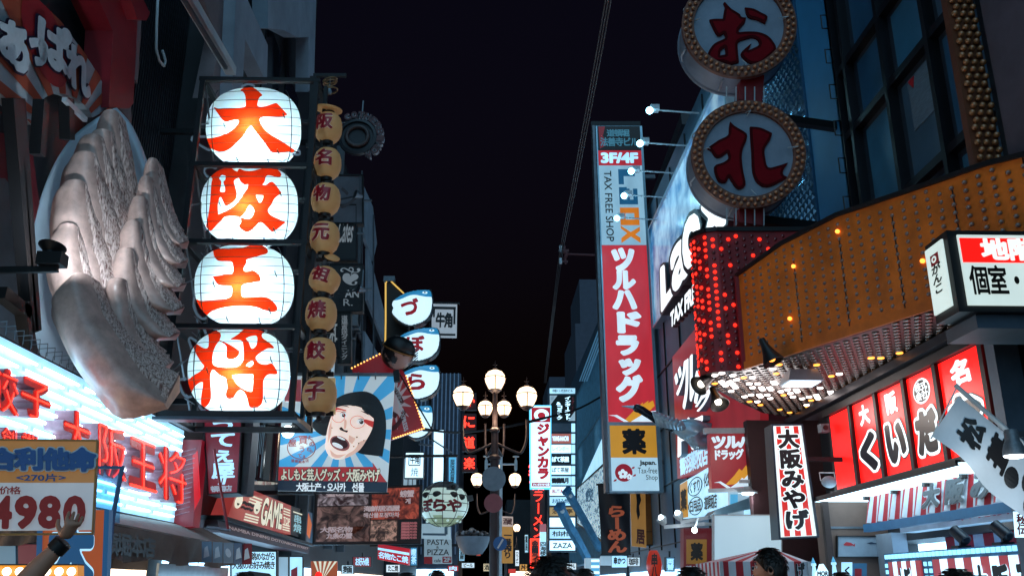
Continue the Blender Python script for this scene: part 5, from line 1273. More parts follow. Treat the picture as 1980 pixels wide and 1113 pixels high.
for (x, y, w, h, c, st, Y, lab) in FARS:
    t = thing('small_shop_sign', lab + ', far along the street', 'signboard', PY(x, y + h / 2, Y), 'small shop signs far along the street'); q = QR(Y, x - w / 2, y - h / 2, x + w / 2, y + h / 2)
    g = G(); g.slab(q, 0, 0, 1, 1, -.2, 0, lit('far sign ' + c, c, .85, .5, .1)); build('panel', g, t)
    if st: g = G(); m = ink if c not in ('#7a2a30', '#b03038', '#3f86b0', '#4f7f9c') else L_white2; (g.vtext if h > w else g.htext)(q, st, .12, .08, .88, .92, .01, m, .03); build('lettering', g, t)
    g = G(); g.frame(q, .05, .05, -.2, .02, dark); g.bar(q.at(.5, 1, -.1), q.at(.5, 1.5, -.1), .04, .04, dark); build('frame', g, t)
# ================================================================== CENTRE RIGHT
t = thing('karaoke_sign', 'tall white lit vertical sign edged in cyan with red katakana and a round emblem', 'signboard', PY(1046, 945, 37))
q = QY(37, (1027, 942), (1064, 942), (1064, 785), (1026, 785)); g = G(); g.slab(q, 0, 0, 1, 1, -.35, 0, L_white); g.frame(q, .05, .012, -.35, .03, lit('cyan edge light', '#5fd0ff', 1.6, .5, 0)); build('panel', g, t)
g = G(); g.slab(q, .04, .80, 1, .985, .001, .015, L_redd); g.slab(q, .04, .015, 1, .06, .001, .015, L_redd); rd = lit('lit red print', '#c01e32', .7); g.vtext(q, 'ジャンカラ', .34, .10, .92, .78, .02, rd, .07); g.text(q, 'ジャンボカラオケ広場', .1, .022, .95, .053, .02, L_white, .04)
g.poly(q.at, [(.55 + .38 * math.cos(w), .89 + .075 * math.sin(w)) for w in [2 * math.pi * k / 24 for k in range(24)]], .02, L_white); g.poly(q.at, [(.55 + .2 * math.cos(w), .885 + .04 * math.sin(w)) for w in [2 * math.pi * k / 18 for k in range(18)]], .025, rd); build('lettering', g, t)
t = thing('ramen_neon', 'vertical orange red neon katakana outline letters under the white karaoke sign', 'neon sign', PY(1040, 1045, 38))
q = QY(38, (1030, 1040), (1050, 1040), (1052, 925), (1030, 925)); g = G(); g.slab(q, -.2, -.02, 1.1, 1.02, -.15, -.03, mat('neon box dark', '#171418', .5)); build('box', g, t)
g = G(); g.vtext(q, '麺ラーメン', 0, 0, 1, 1, .05, L_neon, .0, .05); g.vtext(QR(38, 1021, 878, 1030, 935), 'ノラ', 0, 0, 1, 1, .05, L_neon, .02, .05); build('neon_line', g, t)
t = thing('small_ramen_sign', 'small glowing orange vertical sign below the neon katakana', 'signboard', PY(1034, 1100, 34))
q = QR(34, 1027, 1042, 1042, 1096); g = G(); g.slab(q, 0, 0, 1, 1, -.2, 0, lit('glowing orange sign', '#d8431c', .8)); g.frame(q, .1, .03, -.2, .03, L_neon); build('panel', g, t); g = G(); g.vtext(q, '金龍ラー', .1, .05, .9, .95, .01, ink, .05); build('lettering', g, t)
t = thing('white_shop_sign', 'narrow white lit vertical sign right of the small orange sign', 'signboard', PY(1050, 1080, 33))
q = QR(33, 1044, 1012, 1056, 1075); g = G(); g.slab(q, 0, 0, 1, .75, -.15, 0, L_white2); g.slab(q, 0, .75, 1, 1, -.15, 0, lit('pinkish lit top', '#b0707c', .6)); build('panel', g, t); g = G(); g.vtext(q, '四海楼', .05, .03, .95, .45, .01, ink, .03); build('lettering', g, t)

# the tenant tower: each panel its own part
t = thing('tenant_sign_tower', 'tall stack of lit tenant name panels with a black internet cafe panel on top', 'sign tower', PY(1088, 1068, 38.5)); YT = 38.5
g = G(); q = QR(YT + .02, 1060, 750, 1114, 1066); g.slab(q, -.01, 0, 1.02, 1, -.5, -.06, mat('tower case blue', '#2a3c4c', .4)); build('case', g, t)
TEN = [(750, 760, L_white2, '中座くいだおれビル', ink, .02), (764, 814, black, None, None, 0), (818, 834, mat('unlit grey panel', '#3a4450', .5), '', ink, 0), (838, 856, lit('lit salmon panel', '#b56a60', .7), 'YUME-HACHI', L_white, .05), (859, 875, L_white, 'レインボー', lit('grey lit print', '#6a7c88', .4), 0), (879, 896, dark, 'ぼて茶屋', L_white, .04),
       (900, 916, L_white, 'ぼて茶屋', ink, .02), (920, 937, L_white2, '鶴橋風月', ink, .06), (940, 957, L_white, 'BUTA 玉', rd, .03), (960, 976, L_white2, 'お好み焼', lit('blue lit print', '#2c6a94', .4), .02), (980, 996, lit('lit tan panel', '#b59a6a', .7), '浪花亭', ink, .02), (1000, 1018, L_white, '', ink, 0), (1022, 1040, L_white2, '柚柚', ink, .01), (1044, 1063, L_white, 'ZAZA', ink, .02)]
for k, (y0, y1, m, st, mt, bo) in enumerate(TEN):
    w1 = 1104 if 2 <= k <= 9 else 1112
    q = QR(YT, 1063, y0, w1, y1); g = G(); g.slab(q, 0, 0, 1, 1, -.06, 0, m)
    if 2 <= k <= 9: g.slab(QR(YT, 1105, y0, 1112, y1), 0, 0, 1, 1, -.06, 0, L_white2)
    o = build('name_panel', g, t)
    if st:
        g = G(); g.htext(q, st, .1, .2, .9, .8, .012, mt, bo) if ord(st[0]) > 255 else g.text(q, st, .12, .22, .88, .75, .012, mt, bo); build('lettering', g, o)
    elif st is None:
        g = G(); g.vtext(q, 'インターネット', .60, .06, .82, .96, .012, L_white, .05); g.vtext(q, '&コミック', .28, .06, .5, .76, .012, L_white, .05); g.poly(q.at, [(0, 1), (.3, 1), (0, .6)], .006, L_dim); g.text(q, '2F', .03, .84, .17, .96, .012, whitep, .03); g.poly(q.at, [(1, .02), (1, .4), (.72, .02)], .006, L_dim); g.vtext(q, 'メディア', .86, .3, .95, .96, .01, lit('faint maroon print', '#7a3040', .4), .02); build('lettering', g, o)

# long crab leg like poles
blp = mat('blue grey sculpture', '#4f86a8', .45, 0, .4, 6)
for k, (pts, w, lab) in enumerate((([(1082, 978), (1098, 1012), (1120, 1050), (1136, 1080)], 13, 'thicker blue grey slanted sculpted beam, nearer the street'), ([(1096, 948), (1118, 985), (1138, 1020), (1160, 1062)], 9, 'thinner blue grey slanted sculpted beam, behind the thicker one'))):
    Y = 25 + k * 2; t = thing('slanted_beam', lab, 'sculpture', PY(*pts[-1], Y), 'slanted sculpted beams'); g = G()
    n = len(pts)
    for i in range(n - 1): g.bar(PY(*pts[i], Y + .3 * i), PY(*pts[i + 1], Y + .3 * (i + 1)), w * mpp(Y) * (1 - .12 * i), .2, blp)
    build('beam', g, t); g = G(); a, b_ = PY(*pts[0], Y), PY(*pts[1], Y + .3); g.bar(a + (a - b_) * .08, a + (b_ - a) * .08, w * 1.25 * mpp(Y), .26, mat('sculpture cap', '#2d6a94', .5))
    g.ball(a + (b_ - a) * .3 + Vector((0, -.12, 0)), .06, whitep, 8, 6); build('end_cap', g, t)
t = thing('small_tower_sign', 'small pale blue stacked sign box at the foot of the slanted beams', 'signboard', PY(1145, 1113, 24)); q = QR(24, 1132, 1078, 1160, 1150); g = G(); g.slab(q, 0, 0, 1, 1, -.3, 0, L_dim); build('panel', g, t)
g = G()
for k in range(6): g.slab(q, .4, .5 + k * .08, .95, .56 + k * .08, .001, .01, L_white if k % 2 else lit('blue lit panel', '#58b4e4', .8))
build('name_panel', g, t)

# long wall billboard receding to the tenant tower
t = thing('wall_billboard', 'long pale lit wall billboard with faint streaky print along the right facades', 'billboard', PX(1150, 1010, 4.9))
q = QX(4.9, (1116, 1010), (1184, 1056), (1184, 885), (1116, 945)); g = G(); m, tt, b = base_mat('streaky print'); tc = tt.nodes.new('ShaderNodeTexCoord'); mp = tt.nodes.new('ShaderNodeMapping'); mp.inputs['Scale'].default_value = (1, .5, 2); n = tt.nodes.new('ShaderNodeTexNoise'); n.inputs['Scale'].default_value = 2.4; n.inputs['Detail'].default_value = 7; n.inputs['Distortion'].default_value = 2
r = tt.nodes.new('ShaderNodeValToRGB'); r.color_ramp.elements[0].position = .42; r.color_ramp.elements[1].position = .55; r.color_ramp.elements[0].color = lin('#4a6f84') + (1,); r.color_ramp.elements[1].color = lin('#bfe0ee') + (1,)
tt.links.new(tc.outputs['Object'], mp.inputs[0]); tt.links.new(mp.outputs[0], n.inputs[0]); tt.links.new(n.outputs[0], r.inputs[0]); tt.links.new(r.outputs[0], b.inputs['Emission Color']); tt.links.new(r.outputs[0], b.inputs[0]); b.inputs['Emission Strength'].default_value = .7
g.slab(q, 0, 0, 1, 1, -.15, 0, m); build('panel', g, t); g = G(); g.frame(q, .01, .03, -.15, .03, dark); g.text(q, '餃', .3, .55, .55, .8, .01, lit('blue lit print', '#2c6a94', .4), .02); g.poly(q.at, [(.1, 1.0), (1, 1.02), (1, 1.5)], -.02, L_white2, .1); build('frame', g, t)

# black ramen banner and yellow ones
t = thing('ramen_banner', 'black hanging cloth banner with orange brushed hiragana', 'banner', PY(1190, 1072, 27))
pl = PlY(27); n = 18; vs = []
xa = [(1157, 936), (1219, 936), (1219, 1071), (1163, 1071)]
q = QY(27, (1163, 1071), (1219, 1071), (1218, 932), (1156, 936))
for i in range(n + 1):
    for j in range(9): vs.append(q.at(j / 8, i / n, .05 * math.sin(j * 1.1 + i * .25)))
g = G(); g.add(vs, [(i * 9 + j, i * 9 + j + 1, (i + 1) * 9 + j + 1, (i + 1) * 9 + j) for i in range(n) for j in range(8)], mat('black banner cloth', '#1a0f12', .5, 0, .3, 3)); build('cloth', g, t, True)
g = G(); g.vtext(q, 'らーめん', .24, .02, .84, .68, .062, lit('orange brush print', '#a8502f', .5), .05); build('lettering', g, t)
g = G(); g.bar(q.at(-.05, 1.0), q.at(1.05, 1.0), .05, .05, dark); g.bar(q.at(-.03, 0), q.at(1.03, 0), .04, .04, dark); build('rod', g, t)
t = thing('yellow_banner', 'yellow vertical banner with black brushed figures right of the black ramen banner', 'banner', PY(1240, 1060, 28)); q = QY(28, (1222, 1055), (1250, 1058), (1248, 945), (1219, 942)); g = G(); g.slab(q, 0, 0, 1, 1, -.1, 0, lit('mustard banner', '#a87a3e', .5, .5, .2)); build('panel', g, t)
g = G(); g.poly(q.at, [(.35, .95), (.6, .95), (.7, .8), (.55, .7), (.6, .55), (.45, .45), (.35, .6), (.4, .75)], .01, ink); g.text(q, '居', .3, .05, .9, .3, .01, mat('print maroon', '#5a2024', .5), .04); build('print', g, t)
t = thing('brown_sign_box', 'plain brown boxy sign behind the white tax free sign panel', 'signboard', PY(1265, 1055, 28.5)); q = QR(28.5, 1249, 952, 1282, 1052); g = G(); g.slab(q, 0, 0, 1, 1, -.6, 0, mat('ochre box', '#96672e', .5)); g.slab(q, 0, .24, 1, .25, .001, .01, dark); build('panel', g, t); g = G(); g.frame(q, .04, .015, -.6, .02, dark); build('frame', g, t)
t = thing('lit_side_sign', 'small white lit sign under the black ramen banner', 'signboard', PY(1190, 1095, 27.5)); q = QR(27.5, 1161, 1074, 1212, 1092); g = G(); g.slab(q, 0, 0, .42, 1, -.1, 0, L_dim); g.slab(q, .45, -.2, 1, 1, -.1, 0, L_white2); build('panel', g, t); g = G(); g.text(q, '串かつ', .5, .1, .95, .9, .01, ink, .05); build('lettering', g, t)
t = thing('red_paper_lantern', 'red paper lantern with black characters low beside the brown sign box', 'lantern', PY(1265, 1113, 17)); c = PY(1265, 1092, 17); s = mpp(17)
g = G(); g.lathe(c - Vector((0, 0, 26 * s)), (0, 0, 1), [(7 * s, 0)] + [((9 + 5.5 * math.sin(math.pi * k / 14)) * s * (1 + .02 * (k % 2)), 2 * s + k * 3.4 * s) for k in range(15)] + [(7 * s, 53 * s)], lit('red paper glow', '#b03020', .55, .5, .1), 22); build('shade', g, t, True); g = G()
g.vtext(QY(17 - .27, (1259, 1118), (1271, 1118), (1271, 1070), (1259, 1070)), '串八', 0, 0, 1, 1, .02, ink, .04); build('lettering', g, t)

# tall red and blue vertical sign
YS = 26.0
t = thing('tall_vertical_sign', 'very tall projecting lit sign, blue and orange wordmark above red katakana', 'signboard', PY(1230, 950, YS))
qq = QY(YS, (1180, 951), (1281, 951), (1239, 243), (1153, 243))
def band(y0, y1): 
    def xl(y): return 1153 + (y - 243) / 708 * 27
    def xr(y): return 1240 + (y - 243) / 708 * 40
    return QY(YS, (xl(y1) + 2, y1), (xr(y1) - 3, y1), (xr(y0) - 3, y0), (xl(y0) + 2, y0))
al = mat('aluminium edge', '#9fc0d0', .3, .7, .15, 5)
g = G(); g.slab(qq, -.01, 0, 1.03, 1, -.45, -.02, al); g.slab(qq, -.09, 0, -.03, 1, -.4, .02, steel); build('case', g, t)
q = band(244, 290); g = G(); g.slab(q, 0, 0, 1, 1, -.02, 0, mat('unlit dark panel', '#1d1418', .4, 0, .5, 2)); g.poly(q.at, [(.02, .98), (.18, .98), (.12, .6), (.2, .2), (.04, .05)], .004, lit('maroon flare', '#7c1c28', .5)); g.htext(q, '道頓堀', .22, .55, .74, .85, .008, lit('dim teal letters', '#3f7f98', .6), .03); g.htext(q, '法善寺ビル', .06, .15, .94, .5, .008, lit('dim teal letters', '#3f7f98', .6), .03); build('panel', g, t)
q = band(291, 320); g = G(); g.slab(q, 0, 0, 1, 1, -.02, 0, L_redd); g.text(q, '3F/4F', .05, .14, .92, .86, .008, L_white2, .06); build('panel', g, t)
q = band(320, 473); g = G(); g.slab(q, 0, 0, 1, 1, -.02, 0, lit('pale blue lit panel', '#8fbbd2', .75, .5, .2, .7)); build('panel', g, t)
g = G(); g.text(q, 'TAX FREE SHOP', .11, .04, .28, .93, .01, ink, .01, rot=90); blu = lit('blue logo print', '#1a6390', .55); org = lit('orange logo print', '#d87a1c', .75)
def blk(pts, m): g.poly(q.at, pts, .01, m)
# heavy angular letters turned on their side: L a (blue) o x (orange)
blk([(.44, .95), (.82, .95), (.82, .86), (.56, .86), (.56, .755), (.44, .755)], blu)
blk([(.44, .72), (.54, .72), (.54, .50), (.44, .50)], blu); blk([(.76, .70), (.86, .70), (.86, .50), (.76, .50)], blu); blk([(.54, .56), (.76, .56), (.76, .50), (.54, .50)], blu); blk([(.54, .72), (.62, .72), (.62, .665), (.54, .665)], blu); blk([(.62, .70), (.68, .70), (.68, .56), (.62, .56)], blu)
blk([(.44, .46), (.56, .46), (.56, .24), (.44, .24)], org); blk([(.76, .46), (.87, .46), (.87, .24), (.76, .24)], org); blk([(.56, .46), (.76, .46), (.76, .39), (.56, .39)], org); blk([(.56, .31), (.76, .31), (.76, .24), (.56, .24)], org)
blk([(.44, .20), (.58, .14), (.44, .08), (.44, .02), (.66, .10), (.87, .02), (.87, .085), (.76, .125), (.87, .17), (.87, .22), (.66, .155), (.44, .235)], org)
build('wordmark', g, t)
q = band(474, 815); g = G(); g.slab(q, 0, 0, 1, 1, -.02, 0, lit('crimson lit panel', '#b82b38', .85, .5, .15, .8)); build('panel', g, t)
g = G(); tw = lit('pale blue white letters', '#cfe6f4', .95)
cells = [('ツ', .20, .84, .72, .985, 0), ('ル', .20, .735, .72, .85, 0), ('ハ', .18, .62, .72, .735, 0), ('ド', .26, .485, .80, .61, 0), ('ラ', .22, .36, .72, .475, 0), ('ッ', .26, .25, .74, .345, 0), ('グ', .18, .105, .76, .255, 0)]
for ch, a, b_, c_, d_, _ in cells: g.text(q, ch, a, b_, c_, d_, .01, tw, .075)
build('lettering', g, t)
g = G(); gold = lit('gold crane wing', '#d9982c', .8)
g.poly(q.at, [(.30, .0), (.62, .0), (.98, .085), (.95, .115), (.84, .10), (.86, .115), (.72, .09), (.74, .105), (.58, .07)], .01, gold); g.poly(q.at, [(.46, .0), (1, .0), (1, .06), (.86, .055), (.88, .045), (.72, .04)], .015, tw); g.poly(q.at, [(.0, .035), (.12, .03), (.32, .0), (.42, .0), (.18, .037)], .013, tw); build('crane_emblem', g, t)
q = band(822, 884); g = G(); g.slab(q, .02, 0, .98, 1, -.02, 0, lit('ochre lit panel', '#c08a2e', .8, .5, .1)); g.text(q, '薬', .26, .1, .76, .9, .01, ink, .05); build('panel', g, t)
q = band(884, 948); g = G(); g.slab(q, .02, 0, .98, 1, -.02, 0, lit('pale lit panel', '#a9d0e4', .85, .5, .08)); rr2 = lit('crimson print', '#a01e34', .6)
g.poly(q.at, [(.27 + .18 * math.cos(w), .54 + .27 * math.sin(w)) for w in [2 * math.pi * k / 28 for k in range(28)]], .008, rr2)
for (cx1, cy1, s1) in ((.25, .50, .10), (.38, .42, .06)):
    for k in range(5):
        w = math.pi / 2 + 2 * math.pi * k / 5; px_, py_ = cx1 + s1 * .6 * math.cos(w), cy1 + s1 * .9 * math.sin(w)
        g.poly(q.at, [(px_ + s1 * .42 * math.cos(v), py_ + s1 * .62 * math.sin(v)) for v in [2 * math.pi * j / 10 for j in range(10)]], .014, tw)
for a, b_ in ((.08, .3), (.46, .68), (.48, .45)): g.poly(q.at, [(a - .03, b_ - .03), (a + .03, b_ - .01), (a + .04, b_ + .05), (a - .01, b_ + .03)], .01, rr2)
g.text(q, 'Japan.', .60, .74, .95, .92, .01, ink, .04); g.text(q, 'Tax-free', .56, .52, .96, .70, .01, ink, .0); g.text(q, 'Shop', .72, .28, .96, .48, .01, ink, .0); build('panel', g, t)
bm = bpy.data.meshes.new('edge_bulb'); gb = G(); gb.ball((0, 0, 0), .027, lit('edge bead light', '#cfe4ec', 1.3, .5, 0), 7, 5); bm.from_pydata(gb.v, [], gb.f); bm.materials.append(gb.mats[0])
for k in range(40):
    y = 275 + k * 17; inst('edge_bulb', bm, t, PY(1147.5 + (y - 243) / 708 * 27, y, YS + .05))
g = G()
for z in (5, 10, 14): g.bar((4.6, YS + .2, z), (5.3, YS + .2, z), .12, .12, steel)
g.bar(qq.at(-.1, 1, -.2), qq.at(1.02, 1, -.2), .06, .5, dark); build('bracket', g, t)

# slanted wordmark board on the blue building
XB = 4.95
t = thing('wordmark_board', 'large blue white lit board with slanted 3D wordmark, lit by lamps on arms', 'billboard', PX(1300, 640, XB))
q = QX(XB, (1283, 640), (1420, 470), (1420, 92), (1255, 462))
qb = Q((XB, 25.6, 8.9), (XB, 16.6, 8.9), (XB, 16.6, 11.93), (XB, 25.6, 11.93))
g = G(); m, tt, b = base_mat('lit sky print'); tc = tt.nodes.new('ShaderNodeTexCoord'); n = tt.nodes.new('ShaderNodeTexNoise'); n.inputs['Scale'].default_value = 1.1; n.inputs['Detail'].default_value = 5; r = tt.nodes.new('ShaderNodeValToRGB')
r.color_ramp.elements[0].position = .35; r.color_ramp.elements[1].position = .62; r.color_ramp.elements[0].color = lin('#1777b4') + (1,); r.color_ramp.elements[1].color = lin('#cdeeff') + (1,)
tt.links.new(tc.outputs['Object'], n.inputs[0]); tt.links.new(n.outputs[0], r.inputs[0]); tt.links.new(r.outputs[0], b.inputs[0]); tt.links.new(r.outputs[0], b.inputs['Emission Color']); b.inputs['Emission Strength'].default_value = .24; b.inputs['Roughness'].default_value = .25  # board also emits, adding to the floodlit look from the arm lamps
g.slab(qb, 0, 0, 1, 1, -.3, 0, m); build('panel', g, t); g = G(); g.frame(qb, .008, .02, -.32, .06, al); g.slab(qb, 1.004, 0, 1.02, 1, -.3, .04, wsteel); build('frame', g, t)
fwl = lit('white wordmark face', '#f2fbff', 1.2, .6, .05); fsd = mat('dark wordmark side', '#0b1420', .4)
WMD = [.28]
def wm(pxs, st, bold=.09, dep=.3):
    WMD[0] += .03; p = QX(XB - WMD[0], *pxs); o = G(); o.text(p, st, 0, 0, 1, 1, -.004, fsd, bold + .05, dep, ref=bold); o.text(p, st, 0, 0, 1, 1, 0.0, fwl, bold); return build('wordmark_letter', o, t)
wm([(1278, 606), (1304, 566), (1298, 498), (1276, 518)], 'L', .06)
wm([(1301, 574), (1337, 520), (1331, 440), (1294, 490)], 'a', .04)
wm([(1323, 540), (1356, 482), (1351, 395), (1316, 440)], 'o', .05)
wm([(1360, 478), (1406, 430), (1400, 340), (1355, 396)], 'x', .05)
wm([(1296, 635), (1352, 575), (1352, 535), (1296, 605)], 'TAX FREE', .05, .12)
for k, (x, y, x1, y1) in enumerate(((1272, 220, 1352, 219), (1254, 285, 1328, 282), (1236, 339, 1306, 335), (1222, 384, 1288, 382), (1206, 428, 1270, 425))):
    b2 = PX(x1, y1, XB - .02); a2 = Vector((2.9 + .1, b2.y, b2.z)); a2 = b2 + Vector((-1.02, -.05, 0.04))
    lt = thing('arm_floodlight', '%s of the five glaring floodlights on arms over the wordmark board' % ('topmost and nearest', 'second from the top', 'middle one', 'fourth from the top', 'lowest and farthest')[k], 'floodlight', a2, 'floodlights on arms')
    g = G(); g.tube([b2, a2], .022, wsteel, 6); build('arm', g, lt); g = G(); g.box((a2.x - .14, a2.y - .1, a2.z - .02), (a2.x + .06, a2.y + .1, a2.z + .1), wsteel); build('housing', g, lt)
    g = G(); g.ball((a2.x - .17, a2.y - .06, a2.z - .05), (.085, .085, .085), L_cyan, 12, 8); build('lens', g, lt, True)
    lamp('floodlight_beam', a2 + Vector((-.1, -.02, -.15)), 26, (.35, .78, 1.0), lt, .08, spot=170, aim=a2 + Vector((1.0, -.3, -1.3)), blend=.6)

# red drugstore panel on the same wall, clutter and small signs in front of it
t = thing('red_wall_sign', 'red wall sign with raised white katakana and pharmacy panels below the wordmark', 'signboard', PX(1350, 1000, 4.85)); X = 4.85
g = G(); g.poly(PlX(X).at, [(1300, 690), (1470, 480), (1470, 872), (1310, 925)], 0, lit('red wall sign face', '#a82a34', .45, .5, .2), .15); build('panel', g, t)
for ch, c in (('ツ', [(1304, 772), (1327, 745), (1327, 690), (1304, 722)]), ('ル', [(1320, 795), (1350, 760), (1350, 672), (1320, 702)]), ('ハ', [(1342, 785), (1378, 745), (1378, 660), (1342, 690)]), ('ド', [(1310, 885), (1336, 865), (1336, 800), (1310, 830)]), ('ラ', [(1330, 875), (1362, 855), (1362, 800), (1330, 815)]), ('グ', [(1344, 800), (1378, 775), (1378, 745), (1344, 770)])):
    p = QX(X - .18, *c); g = G(); g.text(p, ch, 0, 0, 1, 1, -.004, mat('raised letter side', '#7c98aa', .5), .055, .16); g.text(p, ch, 0, 0, 1, 1, 0, fwl, .05); build('raised_letter', g, t)
g = G(); q = QX(X, (1316, 925), (1372, 902), (1372, 848), (1314, 880)); g.htext(q, '鶴羽薬牧店', .03, .1, .97, .85, .02, L_white2, .03); q = QX(X, (1318, 1002), (1460, 985), (1460, 850), (1316, 935)); g.slab(q, 0, 0, 1, 1, -.1, .01, L_white2); g.slab(q, 0, .02, .13, .98, .011, .02, lit('ochre lit panel', '#c08a2e', .8)); g.text(q, '薬', .015, .2, .12, .8, .03, ink, .05)
for u, v, st in ((.17, .52, 'くすり'), (.17, .06, '日用品'), (.40, .55, '化粧品'), (.40, .06, '道頓堀店')):
    g.htext(q, st, u, v + .06, u + .18, v + .34, .03, ink, .03)
    g.tube([q.at(u + .09 + .11 * math.cos(w), v + .2 + .21 * math.sin(w), .025) for w in [2 * math.pi * k / 24 for k in range(24)]], .012, ink, 4, True) if u < .2 else None
build('pharmacy_panel', g, t)
t = thing('red_projecting_sign', 'red square projecting sign with white katakana over a gold and white crane', 'signboard', PY(1415, 950, 15))
q = QY(15, (1377, 946), (1460, 938), (1458, 838), (1372, 838)); g = G(); g.slab(q, 0, 0, 1, 1, -.2, 0, lit('crimson sign face', '#9e2430', .55, .5, .15)); build('panel', g, t)
g = G(); g.htext(q, 'ツルハ', .04, .72, .96, .96, .01, tw, .07); g.htext(q, 'ドラッグ', .06, .52, .74, .70, .01, tw, .06); build('lettering', g, t)
g = G(); g.poly(q.at, [(.30, .06), (.62, .06), (.98, .28), (.96, .36), (.84, .32), (.80, .40), (.70, .30), (.64, .34), (.52, .22)], .01, gold); g.poly(q.at, [(.40, .0), (.98, .0), (.96, .14), (.86, .16), (.84, .22), (.74, .14), (.70, .17), (.58, .08)], .014, tw); g.poly(q.at, [(.04, .12), (.16, .11), (.34, .0), (.44, .0), (.20, .135)], .013, tw); build('crane_emblem', g, t)
g = G(); g.bar(PY(1360, 833, 15), PY(1476, 832, 15), .09, .09, wsteel); g.bar(PY(1370, 948, 15), PY(1490, 945, 15), .06, .06, wsteel); g.bar(PY(1430, 930, 14.9), PY(1490, 930, 14.9), .05, .05, wsteel); build('rail', g, t)
t = thing('rail_lamp', 'small white lamp under the rail beneath the red square sign', 'lamp', PY(1440, 952, 14.8)); g = G(); c = PY(1445, 940, 14.8); g.lathe(c, (0, 0, -1), [(.06, 0), (.08, .05), (.16, .08), (.16, .1), (0, .1)], wsteel, 16); build('shade', g, t, 40); g = G(); g.ball(c + Vector((0, 0, -.11)), (.1, .1, .03), lit('white lamp lens', '#e4f7ff', 6, .5, 0)); build('lens', g, t, True); lamp('rail_light', c + Vector((0, 0, -.2)), 8, (.75, .92, 1), t, .08)

# metal crane
t = thing('crane_statue', 'shiny blue metal crane sculpture flying out from the red facade', 'statue', PY(1310, 850, 16)); Y = 16; chrome = mat('blue chrome', '#b4d6e8', .25, .35, .3, 6); chd = mat('dark chrome', '#27323c', .25, .4)
def cr_tube(pts, rs, m, nm, seg=14):
    g = G(); P = smooth_path([PY(x, y, Y + dy) for x, y, dy in pts], 5); n = len(P); rr_ = [np.interp(i / (n - 1), np.linspace(0, 1, len(rs)), rs) for i in range(n)]; g.tube(P, [float(a) for a in rr_], m, seg); return build(nm, g, t, True)
cr_tube([(1296, 822, 0), (1320, 828, 0), (1345, 835, 0), (1370, 848, .1), (1392, 866, .2)], [.04, .18, .23, .17, .07], chrome, 'body')
cr_tube([(1228, 787, -.1), (1240, 792, -.1), (1256, 802, -.05), (1280, 815, 0), (1304, 824, 0)], [.06, .075, .07, .09, .12], chd, 'neck')
cr_tube([(1202, 785, -.1), (1218, 786, -.1), (1232, 788, -.1)], [.006, .025, .05], chrome, 'beak', 8)
g = G(); g.ball(PY(1233, 789, Y - .1), (.09, .07, .075), chd, 12, 8); build('head', g, t, True)
g = G(); 
for k in range(7): g.tube([PY(1276 + k * 7, 820 + k * 1, Y - .2), PY(1268 + k * 8, 800 + k * 3, Y - .35), PY(1262 + k * 8, 796 + k * 4.5, Y - .45)], [.075, .06, .01], chrome, 8)
build('near_wing', g, t, True)
cr_tube([(1340, 842, -.1), (1350, 856, -.1), (1372, 858, -.1), (1378, 868, 0)], [.16, .13, .09, .02], chrome, 'tail')
cr_tube([(1345, 838, 0), (1372, 832, .1), (1400, 833, .2), (1460, 832, .4)], [.03, .025, .02, .02], chrome, 'leg', 6)
# LED light bars below
for k, (x0, y0, x1, y1, lab) in enumerate(((1284, 1018, 1362, 1012, 'lower white light rail by the pharmacy panel'), (1316, 1009, 1384, 997, 'upper white light rail by the pharmacy panel'))):
    t = thing('light_rail', lab, 'light rail', PY(x1, y1, 16.4), 'white light rails'); g = G(); a, c = PY(x0, y0, 16.4), PY(x1, y1, 16.4); g.bar(a, c, .06, .06, wsteel); g.bar(c, c + Vector((.6, .2, 0)), .05, .05, wsteel); build('rail', g, t)
    g = G(); g.lathe(a + Vector((-.02, 0, .1)), (-.5, -.3, .8), [(.05, -.06), (.09, .03), (.09, .06), (0, .06)], wsteel, 12); build('shade', g, t, 40); g = G(); g.ball(a + Vector((-.05, -.03, .16)), .05, lit('white lamp lens', '#e4f7ff', 6, .5, 0)); build('lens', g, t, True)
t = thing('ball_lamp', 'small glaring white lamp under the lower light rail', 'lamp', PY(1343, 1028, 16)); g = G(); g.ball(PY(1343, 1024, 16), .05, lit('glaring globe', '#e8f8ff', 9, .6, 0)); build('globe', g, t, True); g = G(); g.bar(PY(1343, 1021, 16), PY(1350, 1000, 16), .03, .03, wsteel); build('stem', g, t); lamp('ball_light', PY(1343, 1024, 15.9), 6, (.8, .95, 1), t, .05)
t = thing('pharmacy_sidewall', 'dark red side panel with an ochre square character sign at street level', 'signboard', PY(1350, 1113, 17)); q = QR(17, 1322, 1020, 1385, 1180); g = G(); g.slab(q, 0, 0, 1, 1, -.3, 0, lit('maroon side panel', '#6a1e28', .4, .5, .2)); build('panel', g, t); g = G(); g.slab(q, .08, .56, .7, .86, .001, .02, lit('dim ochre panel', '#8f6a2c', .5)); g.text(q, '薬', .2, .60, .58, .82, .03, ink, .05); g.htext(q, 'ツルハドラッグ', .06, .46, .75, .54, .02, L_dim, .06); build('lettering', g, t)
